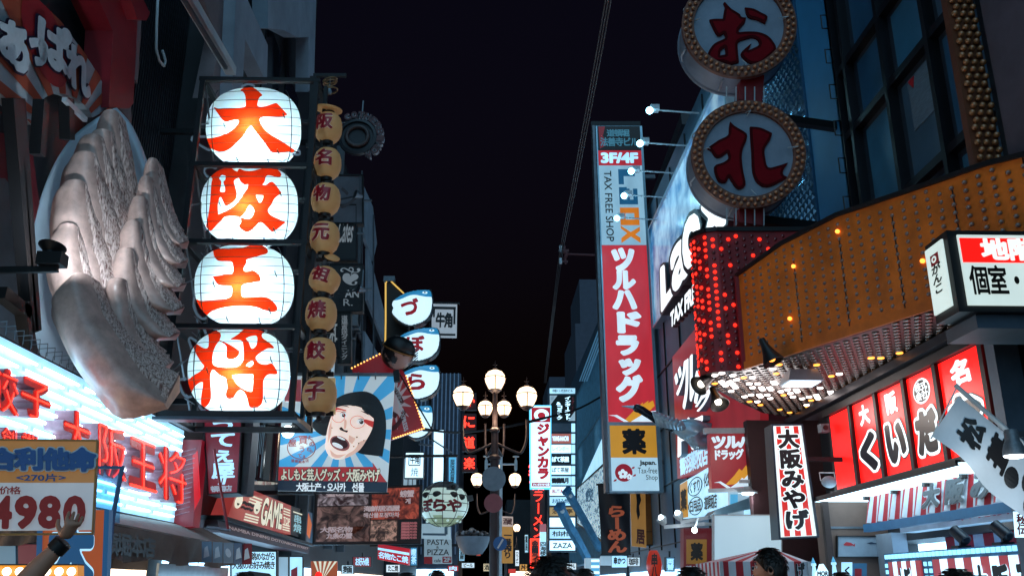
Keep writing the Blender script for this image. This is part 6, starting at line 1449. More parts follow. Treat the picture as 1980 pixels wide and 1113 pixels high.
# clear glass balcony band above the clown poster wall
t = thing('glass_canopy', 'pale blue glass canopy edge and lit shopfront behind the red square sign', 'canopy', PY(1440, 1000, 16.2)); g = G(); q = QY(16.2, (1372, 998), (1494, 975), (1494, 945), (1384, 985)); g.slab(q, 0, 0, 1, 1, -.6, 0, mat('frosted glass edge', '#86b4cc', .2)); build('canopy_glass', g, t); g = G(); q = QR(16.6, 1410, 905, 1492, 1000); g.slab(q, 0, 0, 1, 1, -.1, 0, L_dim); build('shopfront', g, t); g = G()
for x, y0, y1, m in ((1412, 955, 975, lit('blue lit panel', '#58b4e4', .8)), (1420, 905, 950, L_white), (1440, 975, 998, L_white2), (1470, 975, 998, lit('orange lit box', '#d08a3a', .8))): g.slab(QR(16.45, x, y0, x + 14, y1), 0, 0, 1, 1, -.05, .02, m)
build('product_panel', g, t)
t = thing('pale_poster_wall', 'large pale blue white poster board low behind the striped tent roof', 'poster board', PY(1440, 1113, 13.6)); q = QR(13.6, 1381, 996, 1510, 1200); g = G(); g.slab(q, 0, 0, 1, 1, -.1, 0, lit('pale poster', '#b8d6e4', .62, .7, .06, .8)); build('panel', g, t)
g = G(); g.frame(q, .012, .01, -.1, .02, wsteel); build('frame', g, t)

# power line bracket and cables
t = thing('cable_bracket', 'dark reddish ornate cable bracket on a thin arm left of the tall vertical sign', 'bracket', PY(1092, 510, 26)); rs = mat('rusty iron', '#5a2e32', .6, .2)
g = G(); g.tube([PY(1150, 493, 26), PY(1096, 491, 26)], .03, rs, 8); g.tube([PY(1092, 476, 26), PY(1090, 486, 26), PY(1096, 491, 26), PY(1092, 500, 26), PY(1094, 510, 26)], [.03, .06, .07, .05, .03], rs, 8); g.bar(PY(1084, 484, 26), PY(1100, 484, 26), .06, .06, rs); g.bar(PY(1082, 505, 26), PY(1098, 505, 26), .05, .05, rs); build('arm', g, t)
g = G()
for dx, dy in ((-5, 478), (-6, 484), (-6, 502), (-5, 507)): c = PY(1085 + dx * .2, dy, 25.9); g.lathe(c, (0, 0, 1), [(.04, -.04), (.05, 0), (.04, .05)], wsteel, 8)
build('insulator', g, t)
cab = mat('dull cable', '#2c3036', .6)
for k in range(3):
    t = thing('overhead_cable', 'overhead cable strand rising over the street, %s of the bundle of three' % ('leftmost', 'middle', 'rightmost')[k], 'cable', PY(1082 + k * 3, 490, 25.9), 'overhead cables'); g = G()
    g.tube(smooth_path([PY(1176 + k * 5, -30, 8.8), PY(1150 + k * 5, 120, 11.5), PY(1108 + k * 4, 350, 19), PY(1082 + k * 3, 490, 25.9), PY(1066 + k * 2, 620, 30), PY(1052 + k * 2, 740, 45)], 5), .012, cab, 5); build('strand', g, t)
t = thing('cross_cable', 'sagging dark cable crossing the street behind the nearest street lamp', 'cable', PY(820, 828, 22)); g = G(); g.tube(smooth_path([PY(818, 828, 22), PY(880, 836, 23), PY(960, 828, 24), PY(1040, 810, 26), PY(1110, 793, 27), PY(1165, 765, 28)], 5), .03, black, 5); g.tube(smooth_path([PY(818, 832, 22), PY(900, 834, 23.2), PY(1000, 822, 25), PY(1100, 796, 27)], 5), .018, black, 5); build('strand', g, t)
# ================================================================== RIGHT: bulb studded marquee
orp = mat('burnt orange paint', '#d8701e', .5, 0, .45, 2.2, .15); redm = mat('marquee red paint', '#96141f', .5, 0, .45, 2.5); sof = mat('soffit brown metal', '#2e1e1c', .4, .3, .3, 4)
bulb_off = mat('unlit bulb glass', '#8a6f66', .15, 0, .3, 30, spec=.9); bulb_grey = mat('frosted bulb glass', '#74625a', .18, 0, .3, 30, spec=.9); bulb_red = mat('unlit red bulb glass', '#6a1a24', .15, 0, .3, 30, spec=.9)
t = thing('bulb_marquee', 'orange theatre marquee studded with bulbs, red rounded end and glittering underside', 'marquee', (4.2, 11, 4.25))
ZB, ZT = 4.25, 5.6
FA = [Vector((5.15, 6.95)), Vector((4.77, 7.74)), Vector((4.42, 8.55)), Vector((4.0, 9.5)), Vector((3.63, 10.38)), Vector((3.28, 11.2))]
RD = [Vector(p) for p in ((3.28, 11.27), (3.08, 11.27), (2.94, 11.31), (2.84, 11.42), (2.80, 11.58), (2.85, 11.82), (3.12, 12.25), (3.64, 13.1), (4.4, 14.2), (5.2, 14.75))]
def wallstrip(g, P, z0, z1, m, th=.08):
    n = len(P)
    for i in range(n - 1):
        a, b_ = P[i], P[i + 1]; d = (b_ - a).normalized(); nn = Vector((d.y, -d.x)) * th
        g.add([(a.x, a.y, z0), (b_.x, b_.y, z0), (b_.x, b_.y, z1(i + 1) if callable(z1) else z1), (a.x, a.y, z1(i) if callable(z1) else z1)], [(0, 1, 2, 3)], m)
def along(P, s):
    for i in range(len(P) - 1):
        L = (P[i + 1] - P[i]).length
        if s <= L or i == len(P) - 2: return P[i] + (P[i + 1] - P[i]) * (s / L), (P[i + 1] - P[i]).normalized(), i + s / L
        s -= L
g = G(); zt = lambda i: (5.3, 5.46, 5.55, 5.66, 5.64, 5.50)[i]; wallstrip(g, FA, ZB, zt, orp)
for i in range(5):
    a, b_ = FA[i], FA[i + 1]; g.bar((a.x, a.y, zt(i) + .02), (b_.x, b_.y, zt(i + 1) + .02), .06, .05, dark); g.bar((a.x, a.y, ZB + .05), (b_.x, b_.y, ZB + .05), .05, .1, orp)
for s_ in (.6, 1.36, 2.12, 2.88, 3.64):
    p, d, fi = along(FA, s_ - .076); nn = Vector((d.y, -d.x)); nn = -nn if nn.dot(p) > 0 else nn; p = p + nn * .004; g.bar((p.x, p.y, ZB + .1), (p.x, p.y, 5.4), .014, .006, dark)
g.bar((3.27, 11.19, ZB), (3.27, 11.19, 5.5), .05, .05, redm); build('orange_fascia', g, t)
g = G(); RW = [Vector((4.9, 11.22)), Vector((3.9, 11.25))] + RD[:-1]; wallstrip(g, RW, ZB, 6.2, redm); g.add([(p.x, p.y, 6.21) for p in RW] + [(5.2, 14.2, 6.21)], [tuple(range(len(RW) + 1))], redm)
for i in range(len(RW) - 1): g.bar((RW[i].x, RW[i].y, 6.2), (RW[i + 1].x, RW[i + 1].y, 6.2), .06, .06, dark)
build('red_end', g, t)
g = G(); SP = FA + RD; g.add([(p.x, p.y, ZB) for p in SP], [tuple(range(len(SP)))], sof); g.add([(p.x, p.y, 5.2) for p in FA] + [(5.2, 11.2, 5.2)], [tuple(range(len(FA) + 1))], dark)
build('soffit', g, t)
def bulb_mesh(nm, r, m):
    me = bpy.data.meshes.new(nm); gb = G(); gb.lathe((0, 0, 0), (0, 0, 1), [(r * .6, -.005), (r * .9, r * .3), (r, r * .8), (r * .75, r * 1.4), (r * .3, r * 1.7), (.001, r * 1.75)], m, 8); me.from_pydata(gb.v, [], gb.f); me.materials.append(m); me.polygons.foreach_set('use_smooth', [True] * len(me.polygons)); return me
def dome(g, c, nrm, r, m, seg=7, fl_=.6): g.lathe(c, nrm, [(r * .95, -.004), (r, r * .1), (r * .8, r * fl_), (r * .4, r * fl_ * 1.3), (.001, r * fl_ * 1.4)], m, seg)
bo = bulb_mesh('bulb', .024, bulb_off); bol = bulb_mesh('bulb', .026, L_bulbo)
g = G(); cnt = 0
LEN = sum((FA[i + 1] - FA[i]).length for i in range(5))
c_ = 0
for c in range(int(LEN / .152)):
    s = .22 + c * .152
    if s > LEN - .04: break
    p, d, fi = along(FA, s); nn = Vector((d.y, -d.x, 0)); nn = -nn if nn.dot(Vector((p.x, p.y, 0))) > 0 else nn
    i0 = min(int(fi), 4); top = zt(i0) + (zt(i0 + 1) - zt(i0)) * (fi - i0)
    for r in range(14):
        z = ZB + .17 + r * .088
        if z > top - .05: continue
        lit_ = (c, r) in ((8, 5), (10, 4), (17, 12), (22, 10), (23, 3))
        w = Vector((p.x, p.y, z))
        if cnt < 100 or lit_:
            inst('bulb', bol if lit_ else bo, t, w, nn.to_track_quat('Z', 'Y').to_euler()); cnt += 1
        else: dome(g, w, nn, .024, bulb_off)
# red end bulbs
LR = sum((RW[i + 1] - RW[i]).length for i in range(len(RW) - 1)); s = .1
while s < 3.2:
    p, d, fi = along(RW, s); nn = Vector((d.y, -d.x, 0)); nn = -nn if nn.x * p.x + nn.y * p.y > 0 else nn
    edge = s > 1.85
    for r in range(22):
        z = ZB + .06 + r * .092 + (.046 if int(s / .1) % 2 else 0)
        if z > 6.14: continue
        on = rnd.random() < (.62 if edge else .14)
        dome(g, Vector((p.x, p.y, z)), nn, .028, L_bulbr if on else bulb_red)
    s += .105
# underside bulbs
def inside(P, x, y):
    c = False
    for i in range(len(P)):
        a, b_ = P[i - 1], P[i]
        if (a.y > y) != (b_.y > y) and x < (b_.x - a.x) * (y - a.y) / (b_.y - a.y) + a.x: c = not c
    return c
j = 0; y = 7.0
while y < 14.7:
    x = 2.62 + (.059 if j % 2 else 0)
    while x < 5.15:
        if inside(SP, x - .05, y) and inside(SP, x + .03, y) and y > 7.6:
            hot = math.exp(-((y - 12.0 - (x - 3.3) * .55) / .62) ** 2) * (1 if x < 4.5 else .5)
            u = rnd.random(); m = L_bulbw if u < hot * .46 else (L_bulbo if u > .955 and y > 10.2 else bulb_grey)
            dome(g, Vector((x, y, ZB - .003)), (0, 0, -1), .042, m, 9, .28)
        x += .118
    y += .125; j += 1
o = build('bulbs', g, t, True); o['kind'] = 'stuff'
lamp('underside_light', (3.6, 11.9, 3.9), 20, (1, .92, .9), t, .25)
lamp('underside_light', (4.3, 12.6, 3.9), 16, (1, .92, .9), t, .25)
t = thing('soffit_box_lamp', 'square pale box lamp under the glittering marquee soffit', 'lamp', PZ(1548, 738, 4.05)); c = PZ(1548, 730, 4.12)
g = G(); g.hexa([(c.x - .22, c.y - .2, 4.05), (c.x + .22, c.y - .2, 4.05), (c.x + .22, c.y + .2, 4.05), (c.x - .22, c.y + .2, 4.05), (c.x - .17, c.y - .15, 4.2), (c.x + .17, c.y - .15, 4.2), (c.x + .17, c.y + .15, 4.2), (c.x - .17, c.y + .15, 4.2)], mat('pale lamp housing', '#a8b4c0', .4)); build('housing', g, t)
g = G(); g.box((c.x - .19, c.y - .17, 4.035), (c.x + .19, c.y + .17, 4.046), lit('box lamp glass', '#dff3ff', 2.2, .6, .1)); build('diffuser', g, t)
for k, (x, y, Y, d, lab) in enumerate(((1487, 683, 10.4, (.35, -.2, -1), 'black cone spotlight clamped under the bottom edge of the orange fascia'), (1362, 738, 11.6, (-.75, -.3, -.5), 'wide dark clamp spotlight at the rounded red end of the marquee'), (1386, 770, 12.0, (.15, -.6, -.9), 'small dark clamp spotlight below the marquee, aimed down at the street'))):
    t = thing('clamp_spotlight', lab, 'spotlight', PY(x, y, Y), 'dark clamp spotlights'); c = PY(x, y, Y); ax = Vector(d).normalized(); g = G()
    g.lathe(c - ax * .12, ax, [(.04, -.08), (.05, .02), (.08, .12), (.135, .24), (.13, .245), (.06, .12), (0, .1)], black, 18); build('shade', g, t, 40); g = G(); g.ball(c + ax * .06, .05, lit('warm spot lens', '#fff2e0', 4.0, .5, 0) if k else L_bulbo, 10, 6); build('lens', g, t, True)
    g = G(); g.bar(c - ax * .18, Vector((c.x + .05, c.y + .08, ZB)), .03, .03, black); build('arm', g, t)
    if k: lamp('spot_beam', c + ax * .15, 10, (.8, .93, 1), t, .05, spot=80, aim=c + ax * 2)

# gold bulb fin above
t = thing('bulb_fin', 'vertical gold strip studded with bulbs running up the dark corner', 'sign strip', (5.0, 8.2, 5.6)); g = G(); g.box((4.93, 8.2, 5.62), (5.22, 8.3, 11), mat('copper strip', '#7a4a34', .4, .4, .2, 6)); g.box((4.9, 8.1, 5.55), (5.25, 8.3, 5.62), steel); build('strip', g, t)
bg2 = bulb_mesh('bulb', .035, mat('gold bulb glass', '#a8764e', .25, .2, .2, 20, spec=.9))
for r in range(32):
    for c in range(3): inst('bulb', bg2, t, (4.98 + c * .09 + (.0 if r % 2 else .03), 8.195, 5.68 + r * .085), (math.pi / 2, 0, 0))

# drum signs
K_OH = [crop(1310, 0, 6.546, l) for l in ([(600, 25), (680, 110), (790, 180), (810, 215), (870, 225), (850, 290), (780, 370), (775, 410), (880, 400), (1010, 405), (1120, 440), (1200, 510), (1250, 620), (1160, 720), (1060, 800), (940, 810), (850, 760), (800, 690), (830, 640), (940, 545), (895, 640), (960, 610), (1030, 570), (1020, 510), (960, 480), (880, 490), (770, 535), (765, 640), (780, 790), (660, 820), (600, 790), (500, 790), (430, 810), (380, 720), (400, 640), (470, 550), (600, 485), (590, 425), (510, 455), (440, 340), (400, 250), (470, 240), (575, 240), (590, 140), (600, 90), (580, 45)],
    [(600, 600), (610, 690), (540, 705), (550, 640)], [(850, 95), (960, 110), (1060, 160), (1140, 210), (1110, 300), (1000, 250), (890, 215)])]
K_FUDA = [crop(1330, 190, 4.8375, l) for l in ([(395, 215), (440, 260), (550, 330), (545, 400), (515, 470), (505, 560), (520, 690), (540, 810), (470, 850), (410, 780), (385, 735), (350, 790), (280, 770), (245, 640), (330, 600), (380, 560), (370, 505), (310, 550), (260, 550), (215, 490), (175, 470), (290, 390), (375, 345), (385, 270)],
    [(580, 265), (680, 275), (790, 325), (770, 390), (720, 470), (725, 560), (750, 645), (830, 635), (940, 600), (900, 660), (890, 710), (940, 740), (850, 790), (740, 830), (650, 790), (605, 690), (595, 500), (585, 380)])]
YD = 11.4; bd = bulb_mesh('rim_bulb', .03, mat('copper bulb glass', '#c88a64', .2, .1, .2, 20, spec=.9)); dsh = mat('drum shell grey', '#8493a6', .5, .15, .25, 2, .1); dfc = mat('drum face white', '#c0c4ce', .5, 0, .2, 3)
chrd = mat('dark red enamel', '#4a0a12', .8, 0, .15, 5, spec=.08); drim = mat('drum rim brown', '#7a4a38', .5, .2, .25, 6)
for (cx1, cy1, K, lab) in ((1428, 50, K_OH, 'upper round drum sign with a dark red hiragana character, cut by the top edge'), (1446, 299, K_FUDA, 'lower round drum sign with two dark red brush shapes, above the marquee')):
    c = PY(cx1, cy1, YD); rad = (PY(cx1 + 108, cy1, YD) - PY(cx1 - 108, cy1, YD)).length / 2
    # the drum leans back a little so that its face looks down at the street
    ax = Vector((-.10, -1, -.12)).normalized(); u = Vector((0, 0, 1)).cross(ax).normalized() * -1; u = ax.cross(Vector((0, 0, 1))).normalized(); u = u if u.x > 0 else -u; v = ax.cross(u).normalized(); v = v if v.z > 0 else -v
    t = thing('drum_sign', lab, 'sign', c - Vector((0, 0, rad)), 'round bulb rimmed drum signs')
    bx = Vector((0, 1, 0))
    g = G(); g.lathe(c, -ax, [(rad * .99, 0), (rad * .99, .03), (rad * .965, .05), (rad * .965, .60), (rad * .99, .62), (rad * .99, .68), (rad * .9, .7), (0, .7)], dsh, 48)
    for k in range(3):
        w = 2.6 + k * .9; g.tube([c + u * rad * 1.0 * math.cos(w) + v * rad * math.sin(w) - ax * .1, c + u * rad * 1.05 * math.cos(w) + v * rad * 1.05 * math.sin(w) - ax * .3, c + u * rad * math.cos(w) + v * rad * math.sin(w) - ax * .5], .012, wsteel, 5)
    build('shell', g, t, 35)
    g = G(); g.lathe(c, ax, [(rad, -.03), (rad, .05), (rad * .79, .05), (rad * .78, -.08), (rad * .785, -.081)], drim, 56); build('rim', g, t, 35)
    g = G(); g.lathe(c, ax, [(rad * .785, -.08), (0, -.075)], dfc, 48); build('face', g, t)
    for ring, rr_ in ((0, .855), (1, .94)):
        for k in range(48):
            w = 2 * math.pi * (k + .5 * ring) / 48; inst('rim_bulb', bd, t, c + (u * math.cos(w) + v * math.sin(w)) * rad * rr_ + ax * .05, ax.to_track_quat('Z', 'Y').to_euler())
    pl0 = c + ax * .03
    def at(px, py, n=0.0, pl0=pl0, ax=ax):
        d = ray(px, py); k = (pl0 - CAMP).dot(ax) / d.dot(ax); return CAMP + d * k + ax * n
    F, xs, ys = loops_field(K, 1.2, 3); g = G()
    g.iso(at, iso_mesh(F, xs, ys), .0, chrd, .10)
    o = build('character', g, t); g = G(); g.iso(at, iso_mesh(F, xs, ys, 5.0), .004, mat('bright red enamel', '#7c101c', .8, 0, .15, 5, spec=.08)); build('character_face', g, o)
    g = G()
    for w in (1.57, -1.57, 0.1, 3.0): p = c + (u * math.cos(w) + v * math.sin(w)) * rad * .78 + ax * .02; g.tube([p, p + ax * .08 + u * .06, p - (u * math.cos(w) + v * math.sin(w)) * .08 + ax * .06], .008, wsteel, 5)
    build('bracket', g, t)
t = thing('drum_mount', 'dark red mast and brackets joining the two drum signs to the building', 'mount', PY(1445, 400, YD + .4)); g = G()
for y0, y1 in ((165, 205), (392, 440)): g.bar(PY(1450, y0 - 12, YD + .35), PY(1446, y1, YD + .35), .34, .3, redm); build('mast', g, t); g = G()
for z in (6.6, 8.3): g = G(); g.bar((3.9, YD + .5, z), (5.5, YD + .9, z), .12, .12, dark); build('beam', g, t)
g = G()
for y in (168, 402):
    for k in range(5): g.bar(PY(1405 + k * 18, y, YD + .1), PY(1405 + k * 18, y + 34, YD + .1), .015, .015, wsteel)
build('rod', g, t)

# ================================================================== RIGHT: light box of the restaurant at the frame edge
XL = 3.95; a = PX(1840, 520, XL); Yf = a.y; Yb = PX(1793, 540, XL).y; zb, zt_ = PX(1855, 590, XL).z - .04, PX(1838, 436, XL).z
t = thing('restaurant_lightbox', 'white box sign with red top band and black brush characters at the right edge', 'lightbox', (4.6, Yf, zb)); 
g = G(); g.box((XL + .015, Yf + .015, zb), (5.5, Yb - .015, zt_), dark); build('case', g, t)
qf = Q((XL + .09, Yf, zb + .05), (5.5, Yf, zb + .05), (5.5, Yf, zt_ - .05), (XL + .09, Yf, zt_ - .05)); qs = Q((XL, Yb - .05, zb + .07), (XL, Yf + .07, zb + .07), (XL, Yf + .07, zt_ - .06), (XL, Yb - .05, zt_ - .06))
bw = lit('lightbox white', '#d9ece8', .82, .6, .1, 1.2)
g = G(); g.slab(qf, 0, 0, 1, 1, -.005, .012, bw); g.slab(qf, .008, .60, 1, .95, .012, .018, L_red); g.htext(qf, '地階', .125, .63, .445, .93, .024, lit('lightbox letter white', '#f4f8f4', 1.0, .6, 0), .05, gap=.1); bk = lit('lightbox ink', '#12100f', .3, .3, 0)
g.htext(qf, '個室・和', .03, .14, .47, .54, .02, bk, .025, gap=.06); g.htext(qf, '食', .49, .14, .6, .54, .02, bk, .025); build('front_panel', g, t)
g = G(); g.slab(qs, 0, 0, 1, 1, -.005, .012, bw); g.slab(qs, .28, .70, .72, .86, .012, .018, redpr); g.text(qs, '◎', .36, .73, .64, .83, .022, bw, .02); g.vtext(qs, 'がんこ', .28, .26, .76, .70, .02, bk, .04, shear=.1); build('side_panel', g, t)
g = G(); g.box((XL + .2, Yf + .1, zb - .12), (5.5, Yb + .2, zb), mat('blue grey base', '#4a5a6a', .5)); build('base', g, t)
lamp('lightbox_light', (XL - .15, Yf - .2, (zb + zt_) / 2), 5, (.9, 1, .97), t, .3) if False else None

# ================================================================== RIGHT: red restaurant sign on the facade
X = 5.0; t = thing('red_facade_sign', 'long lit red facade sign in black frames with outlined brush hiragana', 'signboard', (5.1, 10.8, 2.9)); Y0, Y1, Z0, Z1 = 8.5, 13.02, 2.93, 3.97
def yz(px, py): p = PX(px, py, X); return p.y, p.z
divs = [13.02] + [PX(px, 800, X).y for px in (1648, 1700, 1759, 1825)] + [8.72, 8.5]
g = G(); g.box((5.0, 8.48, 2.8), (5.5, 13.1, 4.24), black); build('case', g, t)
L_red2 = lit('facade red acrylic', '#f01410', 1.7, .35, .1, 1.0); ok = lit('facade letter black', '#0a1420', .4, .4, 0); ow = lit('facade letter white', '#f2fbff', 1.15, .5, 0)
txt = [None, ('大', 'く'), ('阪', 'い'), ('◉', 'だ'), ('名', 'お'), (None, 'れ')]
for i in range(6):
    ya, yb = divs[i] - .05, divs[i + 1] + .05
    if i == 5: ya, yb = 8.62, 8.5
    q = Q((4.99, ya, Z0), (4.99, yb, Z0), (4.99, yb, Z1), (4.99, ya, Z1)); g = G(); g.slab(q, 0, 0, 1, 1, -.02, 0, L_red2)
    if txt[i]:
        s_, b_ = txt[i]
        if s_ == '◉':
            g.poly(q.at, [(.5 + .30 * math.cos(w), .80 + .14 * math.sin(w)) for w in [2 * math.pi * k / 24 for k in range(24)]], .006, ow); g.poly(q.at, [(.5 + .26 * math.cos(w), .80 + .12 * math.sin(w)) for w in [2 * math.pi * k / 24 for k in range(24)]], .009, ok)
            for ch, x0, y0 in (('株', .3, .80), ('式', .52, .80), ('会', .3, .70), ('社', .52, .70)): g.text(q, ch, x0, y0, x0 + .2, y0 + .1, .012, ow, .03, cell=True)
        elif s_: g.text(q, s_, .28, .69, .72, .95, .008, ow, .06, shear=-.1)
        if b_:
            v0, v1 = (.08, .62) if i != 5 else (.3, .6); g.text(q, b_, .08, v0, .92, v1, .006, ok, .19, ref=.15); g.text(q, b_, .08, v0, .92, v1, .010, ow, .16, ref=.15); g.text(q, b_, .08, v0, .92, v1, .014, ok, .085, ref=.15)
    build('red_panel', g, t)
g = G()
for y in divs[1:-1]: g.box((4.95, y - .04, 2.8), (5.0, y + .04, 4.0), black)
g.box((4.93, 8.48, 2.80), (5.0, 13.1, 2.92), black); g.box((4.93, 8.48, 3.98), (5.0, 13.1, 4.08), black); g.bar((4.92, 7.2, 4.16), (4.92, 14.6, 4.16), .12, .1, mat('header rail', '#2a2c34', .3, .4)); build('frame', g, t)
g = G(); 
for i in range(5):
    ya = 12.7 - i * .84; g.box((4.5, ya - .74, 2.74), (5.3, ya, 2.76), lit('downlight panel', '#c4ecff', 4.0, .6, .1)); g.bar((4.95, ya - .78, 2.86), (4.95, ya - .78, 2.7), .06, .06, black)
g.bar((4.5, 8.6, 2.76), (4.5, 12.9, 2.76), .05, .05, black); build('downlight_panel', g, t)
t = thing('steel_post', 'blue grey steel post at the near end of the red facade sign', 'post', (4.95, 8.4, 0)); g = G(); g.box((4.86, 8.3, 0), (5.1, 8.46, 4.24), mat('blue grey steel', '#566a7c', .45, .2, .2, 4)); build('shaft', g, t); g = G(); g.box((4.7, 7.2, 4.1), (5.3, 8.5, 4.2), dark); build('beam', g, t)
t = thing('dark_corner_wall', 'plain black wall right of the steel post and below the white lightbox', 'wall', (5.6, 6.5, 0)); g = G(); g.box((5.3, 4.5, 2.3), (5.8, 8.25, 4.6), black); g.box((5.34, 4.5, 0), (5.8, 8.25, 2.3), brownw); build('wall_face', g, t); g = G(); g.box((5.28, 4.5, 2.28), (5.3, 8.25, 2.36), steel); build('trim', g, t)

# awning curtain, shop
t = thing('striped_curtain_awning', 'red and white striped curtain awning with black brush characters under the red sign', 'awning', (4.9, 10.4, 2.4))
q = Q((4.92, 11.95, 2.40), (4.92, 8.0, 2.40), (5.0, 8.0, 2.75), (5.0, 11.95, 2.75)); NS = 46; rw = mat('awning red cloth', '#a81c2a', .7, 0, .15, 6); ww = mat('awning white cloth', '#c3ccd6', .7, 0, .1, 6)
g = G()
for i in range(NS):
    for s_ in range(4):
        u0, u1 = (i + s_ / 4) / NS, (i + (s_ + 1) / 4) / NS
        f = lambda u, v: q.at(u, v, .025 * math.sin(u * NS * 1.57) * (1 - .6 * v))
        g.add([f(u0, 0), f(u1, 0), f(u1, 1), f(u0, 1)], [(0, 1, 2, 3)], rw if i % 2 == 0 else ww)
o = build('striped_cloth', g, t)
g = G()
for k, ch in enumerate('大阪みやげ'):
    u = .42 + k * .135; g.text(q, ch, u, .12, u + .105, .90, .04, ww, .12); g.text(q, ch, u, .12, u + .105, .90, .05, mat('awning navy ink', '#10202e', .5), .05)
build('lettering', g, t)
g = G(); g.hexa([(4.9, 7.9, 2.30), (4.98, 7.9, 2.30), (4.98, 12, 2.30), (4.9, 12, 2.30), (4.9, 7.9, 2.395), (4.98, 7.9, 2.395), (4.98, 12, 2.395), (4.9, 12, 2.395)], mat('awning blue skirt', '#2a6f9c', .5)); build('blue_skirt', g, t); g = G(); g.bar((5.0, 7.9, 2.77), (5.0, 12.0, 2.77), .03, .03, steel); build('rod', g, t)

t = thing('souvenir_shop', 'bright souvenir shop interior with a white beam and striped back panel under the awning', 'shop', (5.8, 10, 0))
g = G(); g.box((6.15, 7.5, 0), (6.2, 13.2, 2.7), L_shop); build('back_wall', g, t)
g = G(); g.box((5.2, 8.2, 2.27), (5.4, 11.6, 2.45), mat('white beam', '#b4c4ce', .5)); q = Q((5.19, 10.7, 2.27), (5.19, 8.6, 2.27), (5.19, 8.6, 2.45), (5.19, 10.7, 2.45)); g.htext(q, 'くいだおれ', .25, .25, .85, .75, .004, redpr, .03); g.htext(q, '大阪名物', .06, .3, .2, .7, .004, redpr, .02); build('beam', g, t)
g = G(); g.box((5.3, 8.2, 2.52), (5.36, 11.3, 2.57), L_tube); build('tube_light', g, t); lamp('shop_light', (5.5, 10, 2.45), 45, (.82, .94, 1), t, .3)
g = G()
for i in range(14): g.box((5.6, 8.2 + i * .22, 1.96), (5.63, 8.2 + (i + 1) * .22, 2.26), rw if i % 2 else mat('stripe pale', '#b9cfdc', .5))
g.box((5.58, 8.1, 2.26), (5.66, 11.4, 2.31), mat('navy trim', '#123048', .4)); build('striped_panel', g, t)
for y in (9.9, 9.0):
    pass
for k, y in enumerate((9.95, 9.12)):
    t2 = thing('shop_spotlight', '%s grey cylinder spotlight standing on top of the lit display case' % ('left', 'right')[k], 'spotlight', (5.1, y, 2.04), 'spotlights on the display case'); g = G(); ax = Vector((.2, -.55, -.5)).normalized(); c = Vector((5.1, y, 2.16)); g.lathe(c - ax * .1, ax, [(.02, 0), (.06, .01), (.065, .2), (.05, .2), (0, .17)], mat('spot grey', '#2a2e34', .4, .3), 16); build('barrel', g, t2, 40); g = G(); g.box((5.03, y - .08, 2.022), (5.17, y + .08, 2.05), dark); g.bar(c, (5.1, y, 2.05), .02, .03, dark); build('stand', g, t2)
t = thing('lit_display_case', 'display case edged with cyan light strips and striped panels with black characters', 'display case', (5.1, 9.8, 0)); g = G(); g.box((5.0, 7.8, 0), (5.3, 11.7, 2.02), mat('case blue', '#2a6a92', .4)); build('case', g, t)
g = G(); led = lit('cyan light strip', '#8fdcff', 1.6, .5, 0)
LED = [(7.85 + i * .096, 1.955, .06, .05) for i in range(40)] + [(y - .04, .88 + i * .075, .05, .045) for y in (11.66, 10.62, 10.5) for i in range(14)]
for (y, z, a, h) in LED: g = G(); g.box((4.985, y, z), (5.0, y + a, z + h), led); build('light_strip', g, t)
for k, (ya, yb) in enumerate(((11.56, 10.7), (10.4, 8.0))):
    q = Q((4.98, ya, 1.38), (4.98, yb, 1.38), (4.98, yb, 1.92), (4.98, ya, 1.92)); g = G(); n = 7 if k == 0 else 14
    for i in range(n): g.slab(q, i / n, 0, (i + 1) / n, 1, -.02, 0, lit('lit stripe red', '#b0404a', .6, .5, .1) if i % 2 == 0 else L_white)
    cells = [('大', .30), ('阪', .52)] if k == 0 else [('大', .36), ('阪', .52), ('み', .68)]
    for ch, u in cells: g.text(q, ch, u, .18, u + (.2 if k == 0 else .12), .86, .008, L_white, .16); g.text(q, ch, u, .18, u + (.2 if k == 0 else .12), .86, .016, ink, .06)
    build('striped_panel', g, t)
t = thing('price_placard', 'small white placard with red brush writing hanging at the right frame edge', 'placard', (4.85, 8.0, 2.0)); q = QY(7.6, (1965, 1038), (1996, 1038), (1994, 988), (1961, 988)); g = G(); g.slab(q, 0, 0, 1, 1, -.02, 0, L_white); g.vtext(q, '秘伝', .1, .1, .7, .9, .005, redpr, .03); build('board', g, t); g = G(); g.bar(q.at(.5, 1), q.at(.5, 1.4), .01, .01, dark); build('string', g, t)
# brown pillar wall facing the street with a framed print
t = thing('brown_wall', 'brown stone pillar wall left of the striped awning', 'wall', (5.1, 12.9, 0)); g = G(); g.box((4.68, 12.65, 0), (5.5, 13.1, 2.79), brownw); g.box((4.62, 12.6, 0), (4.7, 12.7, 2.79), mat('dark brown corner', '#3a2622', .6)); g.box((4.7, 12.63, 2.38), (5.5, 12.66, 2.41), steel); build('wall_face', g, t)
g = G(); g.box((5.3, 12.1, 0), (5.5, 12.6, 2.3), mat('pale wall panel', '#8d9aa8')); build('pale_jamb', g, t)
t = thing('framed_print', 'black framed pale print of two small fish on the brown wall', 'picture', PY(1665, 1076, 12.58)); q = QR(12.6, 1620, 1037, 1710, 1075); g = G(); g.slab(q, 0, 0, 1, 1, -.03, 0, mat('pale print paper', '#93a2b0', .5)); build('paper', g, t); g = G(); g.frame(q, .025, .06, -.04, .02, black); g.slab(q, .9, -.12, 1.0, .02, .02, .03, whitep); build('frame', g, t)
